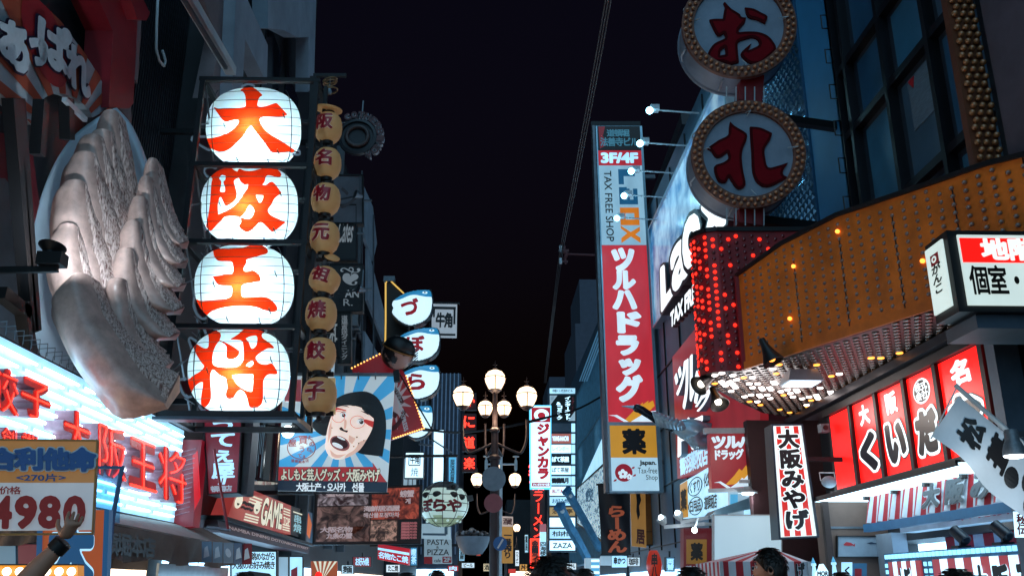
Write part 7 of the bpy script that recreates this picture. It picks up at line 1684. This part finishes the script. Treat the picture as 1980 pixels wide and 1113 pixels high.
g = G(); g.poly(q.at, [(.12, .62), (.18, .74), (.28, .7), (.34, .6), (.37, .68), (.36, .5), (.32, .56), (.22, .54), (.14, .56)], .005, redpr); g.poly(q.at, [(.62, .68), (.72, .74), (.80, .68), (.84, .72), (.83, .62), (.78, .64), (.7, .62)], .005, mat('navy print', '#27405a', .5)); g.vtext(q, '大阪港', .9, .45, .97, .9, .005, ink, .02); build('print', g, t)
t = thing('wall_speaker', 'oval grey loudspeaker on a bracket beside the red facade sign', 'loudspeaker', PY(1603, 945, 12.3)); c = PY(1603, 931, 12.3); g = G(); g.ball(c, (.105, .06, .08), mat('speaker grille grey', '#7c8894', .6, .2, .2, 40), 20, 12); build('grille', g, t, True); g = G(); g.tube([c + Vector((-.1, .03, .02)), c + Vector((-.1, .05, .13)), c + Vector((.1, .05, .13)), c + Vector((.1, .03, .02))], .009, wsteel, 6); build('bracket', g, t)
t = thing('wall_camera', 'tiny square grey camera on the dark wall left of the red facade sign', 'camera', PY(1592, 838, 12.9)); c = PY(1592, 828, 12.9); g = G(); g.box((c.x - .06, c.y - .08, c.z - .06), (c.x + .06, c.y + .06, c.z + .06), conc); build('housing', g, t); g = G(); g.lathe(c + Vector((0, -.08, 0)), (0, -1, 0), [(.035, 0), (.035, .02), (0, .02)], black, 14); build('lens', g, t)
t = thing('dark_end_wall', 'dark maroon wall and doorway behind the red striped vertical sign', 'wall', (4.9, 14.4, 0)); g = G(); g.box((4.3, 14.8, 0), (5.5, 15, 4.24), mat('maroon wall', '#3a1a1e', .6)); build('wall_face', g, t); g = G(); g.box((4.45, 14.76, 0), (4.95, 14.8, 2.05), mat('dark door', '#2a2024', .4)); g.bar((4.4, 14.75, 0), (4.4, 14.75, 2.3), .05, .05, steel); build('door', g, t)

t = thing('striped_vertical_sign', 'upright white lit sign with red stripes and a column of black brush characters', 'signboard', PY(1545, 1040, 12.5)); q = QY(12.5, (1509, 1038), (1579, 1035), (1549, 822), (1494, 823))
g = G(); g.slab(q, 0, 0, 1, 1, -.3, 0, lit('striped sign white', '#e2f2f4', 1.0, .6, .06)); build('panel', g, t); g = G()
for u in (.11, .41, .72): g.slab(q, u, .006, u + .16, .994, .001, .008, lit('striped sign red', '#d62a24', .85, .4, .08))
build('stripe', g, t); g = G()
for k, ch in enumerate('大阪みやげ'):
    v1 = .955 - k * .182
    for (bo, n, m) in ((.105, .012, lit('striped sign white', '#e2f2f4')), (.05, .018, ink)): g.text(q, ch, .17, v1 - .165, .80, v1, n, m, bo, cell=True, shear=0)
build('lettering', g, t); g = G(); g.frame(q, .06, .015, -.32, .02, mat('blue black frame', '#1a2a3a', .4)); g.bar(q.at(1.0, .7, -.15), Vector((5.3, 12.7, q.at(1, .7).z)), .06, .06, dark); build('frame', g, t)

# street stall with a striped tent roof
t = thing('striped_tent', 'low red and white striped stall tent roof with black characters at the bottom edge', 'tent', PY(1475, 1113, 11.2)); apex = PY(1490, 1058, 11.6); zb2 = PY(1475, 1085, 11).z; g = G(); x0, x1, y0, y1 = PY(1390, 1090, 11).x, PY(1558, 1090, 11).x, 10.9, 12.1; cc = [(x0, y0), (x1, y0), (x1, y1), (x0, y1)]
for s_ in range(4):
    (xa, ya), (xb, yb) = cc[s_], cc[(s_ + 1) % 4]; n = 12
    for i in range(n):
        p = lambda f: Vector((xa + (xb - xa) * f, ya + (yb - ya) * f, zb2)); m = rw if i % 2 == 0 else ww
        g.add([p(i / n), p((i + 1) / n), apex], [(0, 1, 2)], m); g.add([p(i / n) - Vector((0, 0, .2)), p((i + 1) / n) - Vector((0, 0, .2)), p((i + 1) / n), p(i / n)], [(0, 1, 2, 3)], m)
build('canopy', g, t); g = G(); q = Q((x0, y0 - .005, zb2 - .2), (x1, y0 - .005, zb2 - .2), (x1, y0 - .005, zb2), (x0, y0 - .005, zb2))
for ch, u in (('大', .34), ('げ', .84)): g.text(q, ch, u, .05, u + .11, .95, .004, ww, .1); g.text(q, ch, u, .05, u + .11, .95, .008, ink, .05)
build('lettering', g, t); g = G()
for (x, y) in cc: g.bar((x, y, 0), (x, y, zb2), .04, .04, wsteel)
build('leg', g, t)
for k, (x, y0, h, m, lab) in enumerate(((1573, 1090, .32, 'a', 'leftmost blue tipped white toy tower at the bottom edge'), (1612, 1088, .32, 'a', 'second blue tipped white toy tower, before the brown wall'))):
    t = thing('toy_tower', lab, 'souvenir', PY(x, 1113, 11), 'toy towers on the stall'); c = PY(x, y0, 11); g = G(); g.lathe(c - Vector((0, 0, .3)), (0, 0, 1), [(.05, 0), (.035, .12), (.022, .25), (.018, .28), (.03, .285), (.03, .31), (0, .315)], L_white2, 10); build('body', g, t, 40); g = G(); g.lathe(c + Vector((0, 0, .0)), (0, 0, 1), [(.025, 0), (.02, .03), (0, .08)], lit('blue lit panel', '#58b4e4', .8), 10); build('tip', g, t)
t = thing('cut_out_tag', 'white cloud shaped price tag with black writing between the toy towers', 'tag', PY(1590, 1113, 10.9)); pl = PlY(10.9); g = G(); g.poly(pl.at, [(1578, 1140), (1577, 1108), (1582, 1100), (1585, 1090), (1592, 1089), (1598, 1098), (1603, 1106), (1604, 1140)], 0, L_white, .02); build('card', g, t); g = G(); g.text(QR(10.88, 1580, 1103, 1603, 1113), 'MORI', 0, 0, 1, 1, .004, ink, .05); build('lettering', g, t)
t = thing('display_tag', 'pale card with a brush character and blue box at the foot of the brown wall', 'tag', PY(1650, 1113, 11.3)); g = G(); q = QR(11.3, 1628, 1086, 1648, 1140); g.slab(q, 0, 0, 1, 1, -.02, 0, L_white2); g.text(q, 'く', .25, .55, .75, .85, .004, ink, .05); build('card', g, t); g = G(); q = QR(11.35, 1650, 1088, 1676, 1140); g.slab(q, 0, 0, 1, 1, -.1, 0, mat('blue box', '#3a78a0', .5)); g.slab(q, .1, .5, .6, .8, .001, .008, rw); build('box', g, t)

# white hanging flag on a slanted pole
t = thing('slanted_flag', 'white brush lettered flag hanging from a slanted pole at the right frame edge', 'flag', PY(1880, 900, 5)); Yf2 = 5.0; n = 20
tl, tr_, br_, bl_ = (1853, 763), (1947, 836), (2010, 930), (1804, 842)
def fl(u, v, nn=0.0):          # u down the pole, v across away from it
    a = Vector((1853 + u * 172, 765 + u * 136)); b_ = Vector((1806 + u * 190, 842 + u * 178)); p = a + (b_ - a) * v
    return PY(p.x, p.y, Yf2) + Vector((0, -nn + .035 * math.sin(u * 9 + v * 2.5) * v, 0))
fm = mat('flag white cloth', '#c2ccd6', .7, 0, .12, 4); g = G(); vs = [fl(i / n, j / 10) for i in range(n + 1) for j in range(11)]
g.add(vs, [(i * 11 + j, i * 11 + j + 1, (i + 1) * 11 + j + 1, (i + 1) * 11 + j) for i in range(n) for j in range(10)], fm); build('cloth', g, t, True)
class S: pass
S.at = staticmethod(lambda u, v, nn: fl(.06 + (1 - v) * .92, .92 - u * .84, nn))
class SF:
    pass
SF.at = staticmethod(lambda u, v, nn: fl(.05 + .95 * u, .98 - .96 * v, nn))
def ftext(ch, u0, u1, v0, v1):
    class T: pass
    T.at = staticmethod(lambda a, b_, nn: fl(u1 - (u1 - u0) * b_, v1 - (v1 - v0) * a, nn)); return T
fk = mat('flag black ink', '#17161a', .5); g = G()
for ch, u0, u1, v0, v1 in (('松', .14, .36, .16, .72), ('葺', .42, .66, .10, .66)): g.text(ftext(ch, u0, u1, v0, v1), ch, 0, 0, 1, 1, .006, fk, .05)
for cu, cv, a, b_ in ((.72, .55, .07, .17), (.86, .42, .05, .2), (.92, .8, .06, .2)): g.poly(fl, [(cu + a * math.cos(w), cv + b_ * math.sin(w)) for w in [2 * math.pi * k / 16 for k in range(16)]], .006, fk)
build('lettering', g, t); g = G(); g.tube([PY(1847, 744, 4.98), PY(1948, 832, 4.98), PY(2040, 908, 4.98)], .014, wsteel, 8); g.bar(PY(1850, 748, 4.98), PY(1800, 848, 4.98), .006, .006, wsteel); build('pole', g, t)
t = thing('reflector_bulb', 'grey ribbed reflector bulb glowing white below, in front of the slanted flag', 'lamp', PY(1962, 882, 4.7)); c = PY(1962, 878, 4.7); g = G(); g.lathe(c, (0, 0, 1), [(.058, -.005), (.056, .02), (.045, .055), (.036, .075), (.036, .115), (.03, .13), (0, .13)], mat('bulb ribs grey', '#6f767e', .4, .3, .3, 60), 22); g.bar(c + Vector((0, 0, .1)), c + Vector((.2, .1, .13)), .03, .03, steel); build('housing', g, t, 30); g = G(); g.lathe(c, (0, 0, -1), [(.057, 0), (.052, .012), (.03, .02), (0, .023)], lit('reflector bulb face', '#e8f6ff', 3.5, .5, 0), 22); build('lens', g, t, True)
lamp('reflector_light', c + Vector((-.05, -.05, -.12)), 5, (.85, .96, 1), t, .05)
# ================================================================== LEFT: hand held price board, stall and people
t = thing('price_board', 'orange and white hand held price board with blue characters and red digits', 'placard', PY(90, 1030, 4.0)); q = QY(4.0, (-40, 1031), (178, 1029), (187, 853), (-40, 851))
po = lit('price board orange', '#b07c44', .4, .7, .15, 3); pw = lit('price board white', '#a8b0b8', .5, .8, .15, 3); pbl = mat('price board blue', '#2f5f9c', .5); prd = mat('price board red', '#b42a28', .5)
g = G(); g.slab(q, 0, .54, 1, 1, -.012, 0, po); g.slab(q, 0, .03, 1, .54, -.012, 0, pw); build('board', g, t); g = G(); g.frame(q, .012, .02, -.014, .006, mat('board edge tan', '#a8793c', .5)); build('edge', g, t)
g = G()
for ch, x0, x1, y0, y1 in (('合', -24, 32, 868, 908), ('利', 32, 84, 868, 908), ('他', 86, 134, 868, 908), ('命', 134, 184, 868, 910)):
    p = QY(3.99, (x0, y1), (x1, y1), (x1, y0), (x0, y0)); g.text(p, ch, .02, 0, .98, 1, .002, whitep, .12, cell=True); g.text(p, ch, .02, 0, .98, 1, .006, pbl, .06, cell=True)
g.text(QR(3.99, 32, 915, 128, 930), '<270片>', 0, 0, 1, 1, .003, pbl, .03); g.htext(QR(3.99, -20, 940, 40, 955), '惠价格', 0, 0, 1, 1, .003, prd, .02)
for ch, x0, x1 in (('4', -14, 26), ('9', 30, 74), ('8', 76, 120), ('0', 124, 168)): g.text(QY(3.99, (x0 - 3, 1022), (x1 - 3, 1022), (x1, 957), (x0, 957)), ch, 0, 0, 1, 1, .004, prd, .05)
build('lettering', g, t)
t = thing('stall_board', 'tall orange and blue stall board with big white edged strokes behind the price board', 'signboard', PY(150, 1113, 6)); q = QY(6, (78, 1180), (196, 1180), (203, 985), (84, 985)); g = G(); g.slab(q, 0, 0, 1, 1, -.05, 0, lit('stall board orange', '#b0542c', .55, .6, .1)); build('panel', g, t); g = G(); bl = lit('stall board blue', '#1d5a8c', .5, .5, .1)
g.text(q, '大', .1, .25, .86, .95, .004, L_white2, .12); g.text(q, '大', .1, .25, .86, .95, .010, bl, .085); g.slab(q, -.08, 0, 0, 1, -.05, .012, bl); g.slab(q, 1, 0, 1.08, 1, -.05, .012, bl); build('lettering', g, t)
t = thing('blue_pole', 'thin blue pole with a clear bluish plastic sheet in front of the white tube sign', 'pole', PY(222, 1113, 6.6)); g = G(); g.tube([PY(203, 1140, 6.6), PY(218, 1000, 6.6), PY(236, 905, 6.6)], .017, mat('pole blue', '#2a6090', .4), 8); g.bar(PY(180, 903, 6.6), PY(240, 903, 6.6), .02, .02, mat('pole blue', '#2a6090')); build('pole_tube', g, t); g = G()
m, tt, b = base_mat('clear blue plastic'); b.inputs['Base Color'].default_value = (.12, .45, .75, 1); b.inputs['Roughness'].default_value = .1
mxs = tt.nodes.new('ShaderNodeMixShader'); tr = tt.nodes.new('ShaderNodeBsdfTransparent'); tr.inputs[0].default_value = (.35, .65, .9, 1); mxs.inputs[0].default_value = .3
tt.links.new(tr.outputs[0], mxs.inputs[1]); tt.links.new(b.outputs[0], mxs.inputs[2]); tt.links.new(mxs.outputs[0], tt.nodes['Material Output'].inputs[0])
n = 12; vs = [PY(186 + i * 3.8, y, 6.62) + Vector((0, .02 * math.sin(i * 1.3), 0)) for i in range(n + 1) for y in (905, 1010)]; g.add(vs, [(2 * i, 2 * i + 1, 2 * i + 3, 2 * i + 2) for i in range(n)], m); build('plastic_sheet', g, t, True)
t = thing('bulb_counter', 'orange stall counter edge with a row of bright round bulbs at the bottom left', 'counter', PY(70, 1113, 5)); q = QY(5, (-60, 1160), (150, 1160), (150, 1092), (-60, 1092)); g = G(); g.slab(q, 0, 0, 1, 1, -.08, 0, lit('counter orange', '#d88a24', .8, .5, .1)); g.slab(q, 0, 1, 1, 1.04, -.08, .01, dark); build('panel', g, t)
for x in (-12, 13, 38, 64, 90, 114, 138): g = G(); g.ball(PY(x, 1104, 4.97), .022, lit('counter bulb', '#fff0d0', 4, .5, 0) if x != 64 else bulb_off, 10, 6); build('bulb', g, t, True)
t = thing('market_stall', 'grey draped stall with small posters behind the raised arm', 'stall', PY(50, 1113, 6.5)); g = G(); q = QY(6.5, (-60, 1180), (90, 1180), (85, 1046), (-60, 1040)); g.slab(q, 0, 0, 1, 1, -.1, 0, mat('slate panel', '#3a5468', .5)); g.slab(q, .4, .5, .62, .95, .001, .01, lit('small poster blue', '#6f9cb8', .5)); g.slab(q, .66, .5, .95, .95, .001, .01, lit('small poster red', '#7a3a4a', .45)); build('panel', g, t); g = G()
vs = []; 
for i in range(21):
    for j in range(6): vs.append(PY(-60 + i * 7.2, 1012 + j * 7 + 8 * math.sin(i * .17), 6.45) + Vector((0, .03 * math.sin(i * .9 + j * .5), 0)))
g.add(vs, [(i * 6 + j, i * 6 + j + 1, (i + 1) * 6 + j + 1, (i + 1) * 6 + j) for i in range(20) for j in range(5)], can); build('drape', g, t, True)

# ------------------------------------------------------------------ people
def skin_mesh(name, verts, edges, radii, m, parent, sub=2, root=0):
    me = bpy.data.meshes.new(name); o0 = WL[parent] if parent is not None else Vector()
    me.from_pydata([Vector(v) - o0 for v in verts], edges, []); o = bpy.data.objects.new(name, me); COL.objects.link(o)
    if parent is not None: o.parent = parent
    o.modifiers.new('Skin', 'SKIN')
    for i, r in enumerate(radii):
        sv = me.skin_vertices[0].data[i]; sv.radius = r if isinstance(r, tuple) else (r, r); sv.use_root = (i == root)
    sb = o.modifiers.new('Sub', 'SUBSURF'); sb.levels = sub; sb.render_levels = sub
    dg = bpy.context.evaluated_depsgraph_get(); dg.update(); me2 = bpy.data.meshes.new_from_object(o.evaluated_get(dg)); o.modifiers.clear(); o.data = me2; me2.name = name
    me2.materials.clear(); me2.materials.append(m); me2.polygons.foreach_set('use_smooth', [True] * len(me2.polygons)); WL[o] = o0
    return o
def head(p, c, s, face, parent, hair_col, long=False, glasses=False):
    """c centre of the skull, s head height, face = facing direction (unit, horizontal)"""
    f = Vector(face).normalized(); r = f.cross(Vector((0, 0, 1))).normalized(); up = Vector((0, 0, 1)); S = s / .24
    def W(a, b_, z): return c + r * a * S + f * b_ * S + up * z * S
    NU, NV = 28, 20; rings = []
    for j in range(NV + 1):
        th = math.pi * j / NV; z = math.cos(th); ring = []
        for i in range(NU):
            a = 2 * math.pi * i / NU; x, y = math.sin(th) * math.sin(a), math.sin(th) * math.cos(a)
            w = .074 if z > -.2 else .074 - .024 * (-z - .2) / .8; d = .095
            fx, fy, fz = x * w, y * d, z * .12
            if y > .3 and z < .3: fy += .006 * (1 - abs(x)) - (.012 if z < -.7 else 0)
            if y > .75 and -.35 < z < .1: fy += .024 * max(0, 1 - abs(x) / .2) * (1 - abs(z + .22) / .3 if abs(z + .22) < .3 else 0)     # nose
            if y > .6 and .02 < z < .22: fy -= .006 * max(0, 1 - abs(abs(x) - .35) / .22)                                      # eye sockets
            if y > .6 and abs(z + .52) < .07: fy += .005 * max(0, 1 - abs(x) / .35)                                          # lips
            ring.append(W(fx, fy, fz))
        rings.append(ring)
    g = G(); g.rings(rings, skin, cap=False)
    g.rings([[W(.048 * math.cos(a), -.015 + .05 * math.sin(a), z) for a in [2 * math.pi * k / 16 for k in range(16)]] for z in (-.07, -.13, -.17)], skin, cap=False)
    for sx in (-1, 1):                                                              # ears
        g.rings([[W(sx * (.070 + o_), -.005 + rr_ * math.cos(a) * .6, -.012 + rr_ * math.sin(a)) for a in [2 * math.pi * k / 12 for k in range(12)]] for o_, rr_ in ((0, .026), (.012, .032), (.016, .028), (.010, .016), (.008, .004))], skin, cap=True)
    hd = build('head', g, parent, True)
    g = G()
    for sx in (-1, 1): g.ball(W(sx * .03, .083, .012), .011 * S, mat('eye white', '#b8b4b0', .3), 8, 6); g.ball(W(sx * .03, .091, .012), .0055 * S, black, 8, 6); g.bar(W(sx * .018, .094, .032), W(sx * .046, .086, .032), .006 * S, .006 * S, hairm)
    build('eye', g, hd)
    g = G(); g.bar(W(-.02, .096, -.062), W(.02, .096, -.062), .006 * S, .008 * S, mat('lips', '#7a4038', .5)); build('mouth', g, hd)
    # hair: a thick cap with tufts, cut above the brow and ears
    g = G(); rings = []; n2 = 30; M_ = 13
    for j in range(M_ + 1):
        ring = []
        for i in range(n2):
            a = 2 * math.pi * i / n2; ca = math.cos(a); tmax = (1.12 if ca > .35 else (1.55 if ca > -.25 else 2.05)) + .12 * math.sin(i * 2.7)
            if long: tmax += .25 if ca < .3 else 0
            th = .02 + (tmax - .02) * j / M_; k = 1.0 + .03 * mnoise.noise(Vector((i * .7, j * .6, p)))
            ring.append(W(math.sin(th) * math.sin(a) * .087 * k, math.sin(th) * ca * .108 * k - .004, math.cos(th) * .136 * k))
        rings.append(ring)
    g.rings(rings, hair_col, cap=True)
    for q_ in range(420):
        a = rnd.uniform(0, 6.283); th = rnd.uniform(.0, 1.0) ** .7 * 1.45; ca = math.cos(a)
        if ca > .35 and th > 1.1: continue
        b0 = W(math.sin(th) * math.sin(a) * .086, math.sin(th) * ca * .107 - .004, math.cos(th) * .134); nn = (b0 - c).normalized(); tg = Vector((rnd.uniform(-1, 1), rnd.uniform(-1, 1), rnd.uniform(-1, .2))); tg = (tg - nn * tg.dot(nn)).normalized(); sd = nn.cross(tg) * .004 * S
        g.add([b0 - sd, b0 + sd, b0 + tg * .03 * S + nn * .006 * S + sd * .6, b0 + tg * .05 * S + nn * .004 * S], [(0, 1, 2, 3)], hair_col)
    build('hair', g, hd, 60)
    if glasses:
        g = G()
        for sx in (-1, 1): g.tube([W(sx * .032 + .022 * math.cos(a), .102, .01 + .018 * math.sin(a)) for a in [2 * math.pi * k / 16 for k in range(16)]], .002, black, 5, True); g.bar(W(sx * .055, .1, .015), W(sx * .078, .0, .015), .003, .003, black)
        build('glasses', g, hd)
    return hd
def person(px, ptop, Y, label, face, shirt, raise_arm=None, glasses=False, hair=None, s=.235):
    top = PY(px, ptop, Y); H = top.z; x = top.x; k = H / 1.72
    t = thing('person', label, 'person', (x, Y, 0), 'people in the street')
    f = Vector(face).normalized(); r = f.cross(Vector((0, 0, 1))).normalized()
    def B(a, b_, z): return Vector((x, Y, 0)) + r * a * k + f * b_ * k + Vector((0, 0, z * k))
    V = [B(0, 0, .95), B(0, -.01, 1.15), B(0, -.01, 1.34), B(0, 0, 1.46), B(0, .01, 1.53), B(.17, 0, 1.41), B(.25, .02, 1.12), B(.26, .12, .88), B(.26, .14, .80), B(-.17, 0, 1.41), B(-.25, .02, 1.12), B(-.26, .12, .88), B(-.26, .14, .80), B(.1, 0, .88), B(.11, .03, .48), B(.12, -.02, .09), B(.12, .12, .04), B(-.1, 0, .88), B(-.11, .03, .48), B(-.12, -.02, .09), B(-.12, .12, .04)]
    Rr = [(.16, .11), (.15, .10), (.17, .11), (.09, .08), .055, (.07, .07), .048, .036, .03, (.07, .07), .048, .036, .03, .085, .06, .045, .035, .085, .06, .045, .035]
    E = [(0, 1), (1, 2), (2, 3), (3, 4), (2, 5), (5, 6), (6, 7), (7, 8), (2, 9), (9, 10), (10, 11), (11, 12), (0, 13), (13, 14), (14, 15), (15, 16), (0, 17), (17, 18), (18, 19), (19, 20)]
    if raise_arm is not None:
        V[5:9] = raise_arm
    skin_mesh('body', V, E, [tuple(a * k for a in q_) if isinstance(q_, tuple) else q_ * k for q_ in Rr], shirt, t)
    head(px * .01, top - Vector((0, 0, .136 * s / .24)), s, f, t, hair or hairm, glasses=glasses)
    for sx in (1, -1) if raise_arm is None else (-1,): hand(B(sx * .26, .14, .80), Vector((0, 0, -1)), f, t, k, sx)
    return t
def hand(c, d, palm, parent, k=1.0, sx=1, curl=.5, size=1.0):
    """c wrist, d direction of the fingers, palm = side the palm faces"""
    d = Vector(d).normalized(); n = (Vector(palm) - d * Vector(palm).dot(d)).normalized(); w = d.cross(n).normalized() * sx; z = size * k
    V = [c, c + d * .045 * z, c + d * .085 * z]; Rr = [.026 * z, (.038 * z, .02 * z), (.04 * z, .017 * z)]; E = [(0, 1), (1, 2)]
    for i, (o_, L) in enumerate(((-.03, .07), (-.01, .08), (.011, .075), (.031, .06))):
        b0 = c + d * .09 * z + w * o_ * z; V.append(b0); Rr.append(.0095 * z); E.append((2, len(V) - 1)); p = b0; dd = d
        for s_ in range(3):
            ang = curl * (.5 + .5 * s_) if curl < 1 else curl * (.95 - .1 * s_); dd = (dd * math.cos(ang) + n * math.sin(ang)).normalized(); p = p + dd * L / 3 * z; V.append(p); Rr.append((.009 - .001 * s_) * z); E.append((len(V) - 2, len(V) - 1))
            
    p0 = c + d * .03 * z - w * .03 * z; V.append(p0); Rr.append(.014 * z); E.append((1, len(V) - 1))
    p1 = p0 + (d * .6 - w * .7 + n * .3).normalized() * .035 * z; V.append(p1); Rr.append(.011 * z); E.append((len(V) - 2, len(V) - 1)); p2 = p1 + (d * .8 - w * .2 + n * .5).normalized() * .03 * z; V.append(p2); Rr.append(.009 * z); E.append((len(V) - 2, len(V) - 1))
    return skin_mesh('hand', V, E, Rr, skin, parent, 1)
def cloth(n, c): return mat(n, c, .8, 0, .3, 6)
person(1063, 1076, 3.4, 'dark haired person seen from behind at the bottom centre, only the crown showing', (0, 1, 0), cloth('dark shirt', '#1b1d26'))
person(1486, 1059, 6.2, 'person with short black hair in profile facing left beneath the striped vertical sign', (-1, .35, 0), cloth('navy shirt', '#1a2230'))
person(1335, 1097, 4.6, 'person with black hair low at the bottom edge below the pharmacy panel', (0, 1, 0), cloth('black shirt', '#141418'))
person(1848, 1100, 4.2, 'person with black hair at the bottom edge in front of the lit display case', (.2, 1, 0), cloth('charcoal shirt', '#202228'))
person(1130, 1099, 7.5, 'person just right of the dark crown at the bottom centre, farther away', (.1, 1, 0), cloth('grey shirt', '#3a3c42'))
person(846, 1102, 9, 'person at the bottom edge below the grey pasta banner', (0, 1, 0), cloth('brown shirt', '#3a2a24'))
person(786, 1107, 8, 'person at the bottom edge left of the pasta banner, barely in frame', (.3, 1, 0), cloth('green shirt', '#26302a'))
person(1625, 1106, 7, 'person at the bottom edge below the framed print', (-.2, 1, 0), cloth('slate shirt', '#2a3038'))
person(472, 1106, 6.5, 'person at the bottom edge below the row of small flags', (0, 1, 0), cloth('maroon shirt', '#3a1c22'))
# the one holding up the price board: the arm enters from the bottom left
YA = 3.82; w0 = PY(122, 1047, YA); el = PY(52, 1118, YA - .02); sh = PY(-120, 1150, YA)
x = PY(-175, 1135, YA).x
bt = PY(-175, 1108, YA)
pr = person(-175, 1090, YA, 'person raising a bare forearm with a dark wristband to hold the price board', (.3, -1, 0), cloth('dark uniform', '#1c1c22'), raise_arm=[PY(-110, 1190, YA), PY(-20, 1215, YA - .05), PY(-10, 1200, YA - .05), PY(0, 1180, YA - .05)])
skin_mesh('forearm', [PY(-10, 1200, YA - .05), PY(30, 1146, YA - .03), PY(80, 1090, YA - .01), w0], [(0, 1), (1, 2), (2, 3)], [.05, .05, .042, (.034, .026)], skin, pr, 2)
g = G(); dd = (w0 - PY(80, 1090, YA)).normalized(); g.lathe(w0 - dd * .045, dd, [(.034, 0), (.038, .003), (.038, .045), (.034, .048)], black, 18); build('wristband', g, pr, 40)
wr = w0 + dd * .01; hand(wr, PY(150, 988, YA - .03) - wr, (-.5, 1, 0), pr, 1.0, -1, 1.2, .88)
bpy.data.scenes.remove(TS)
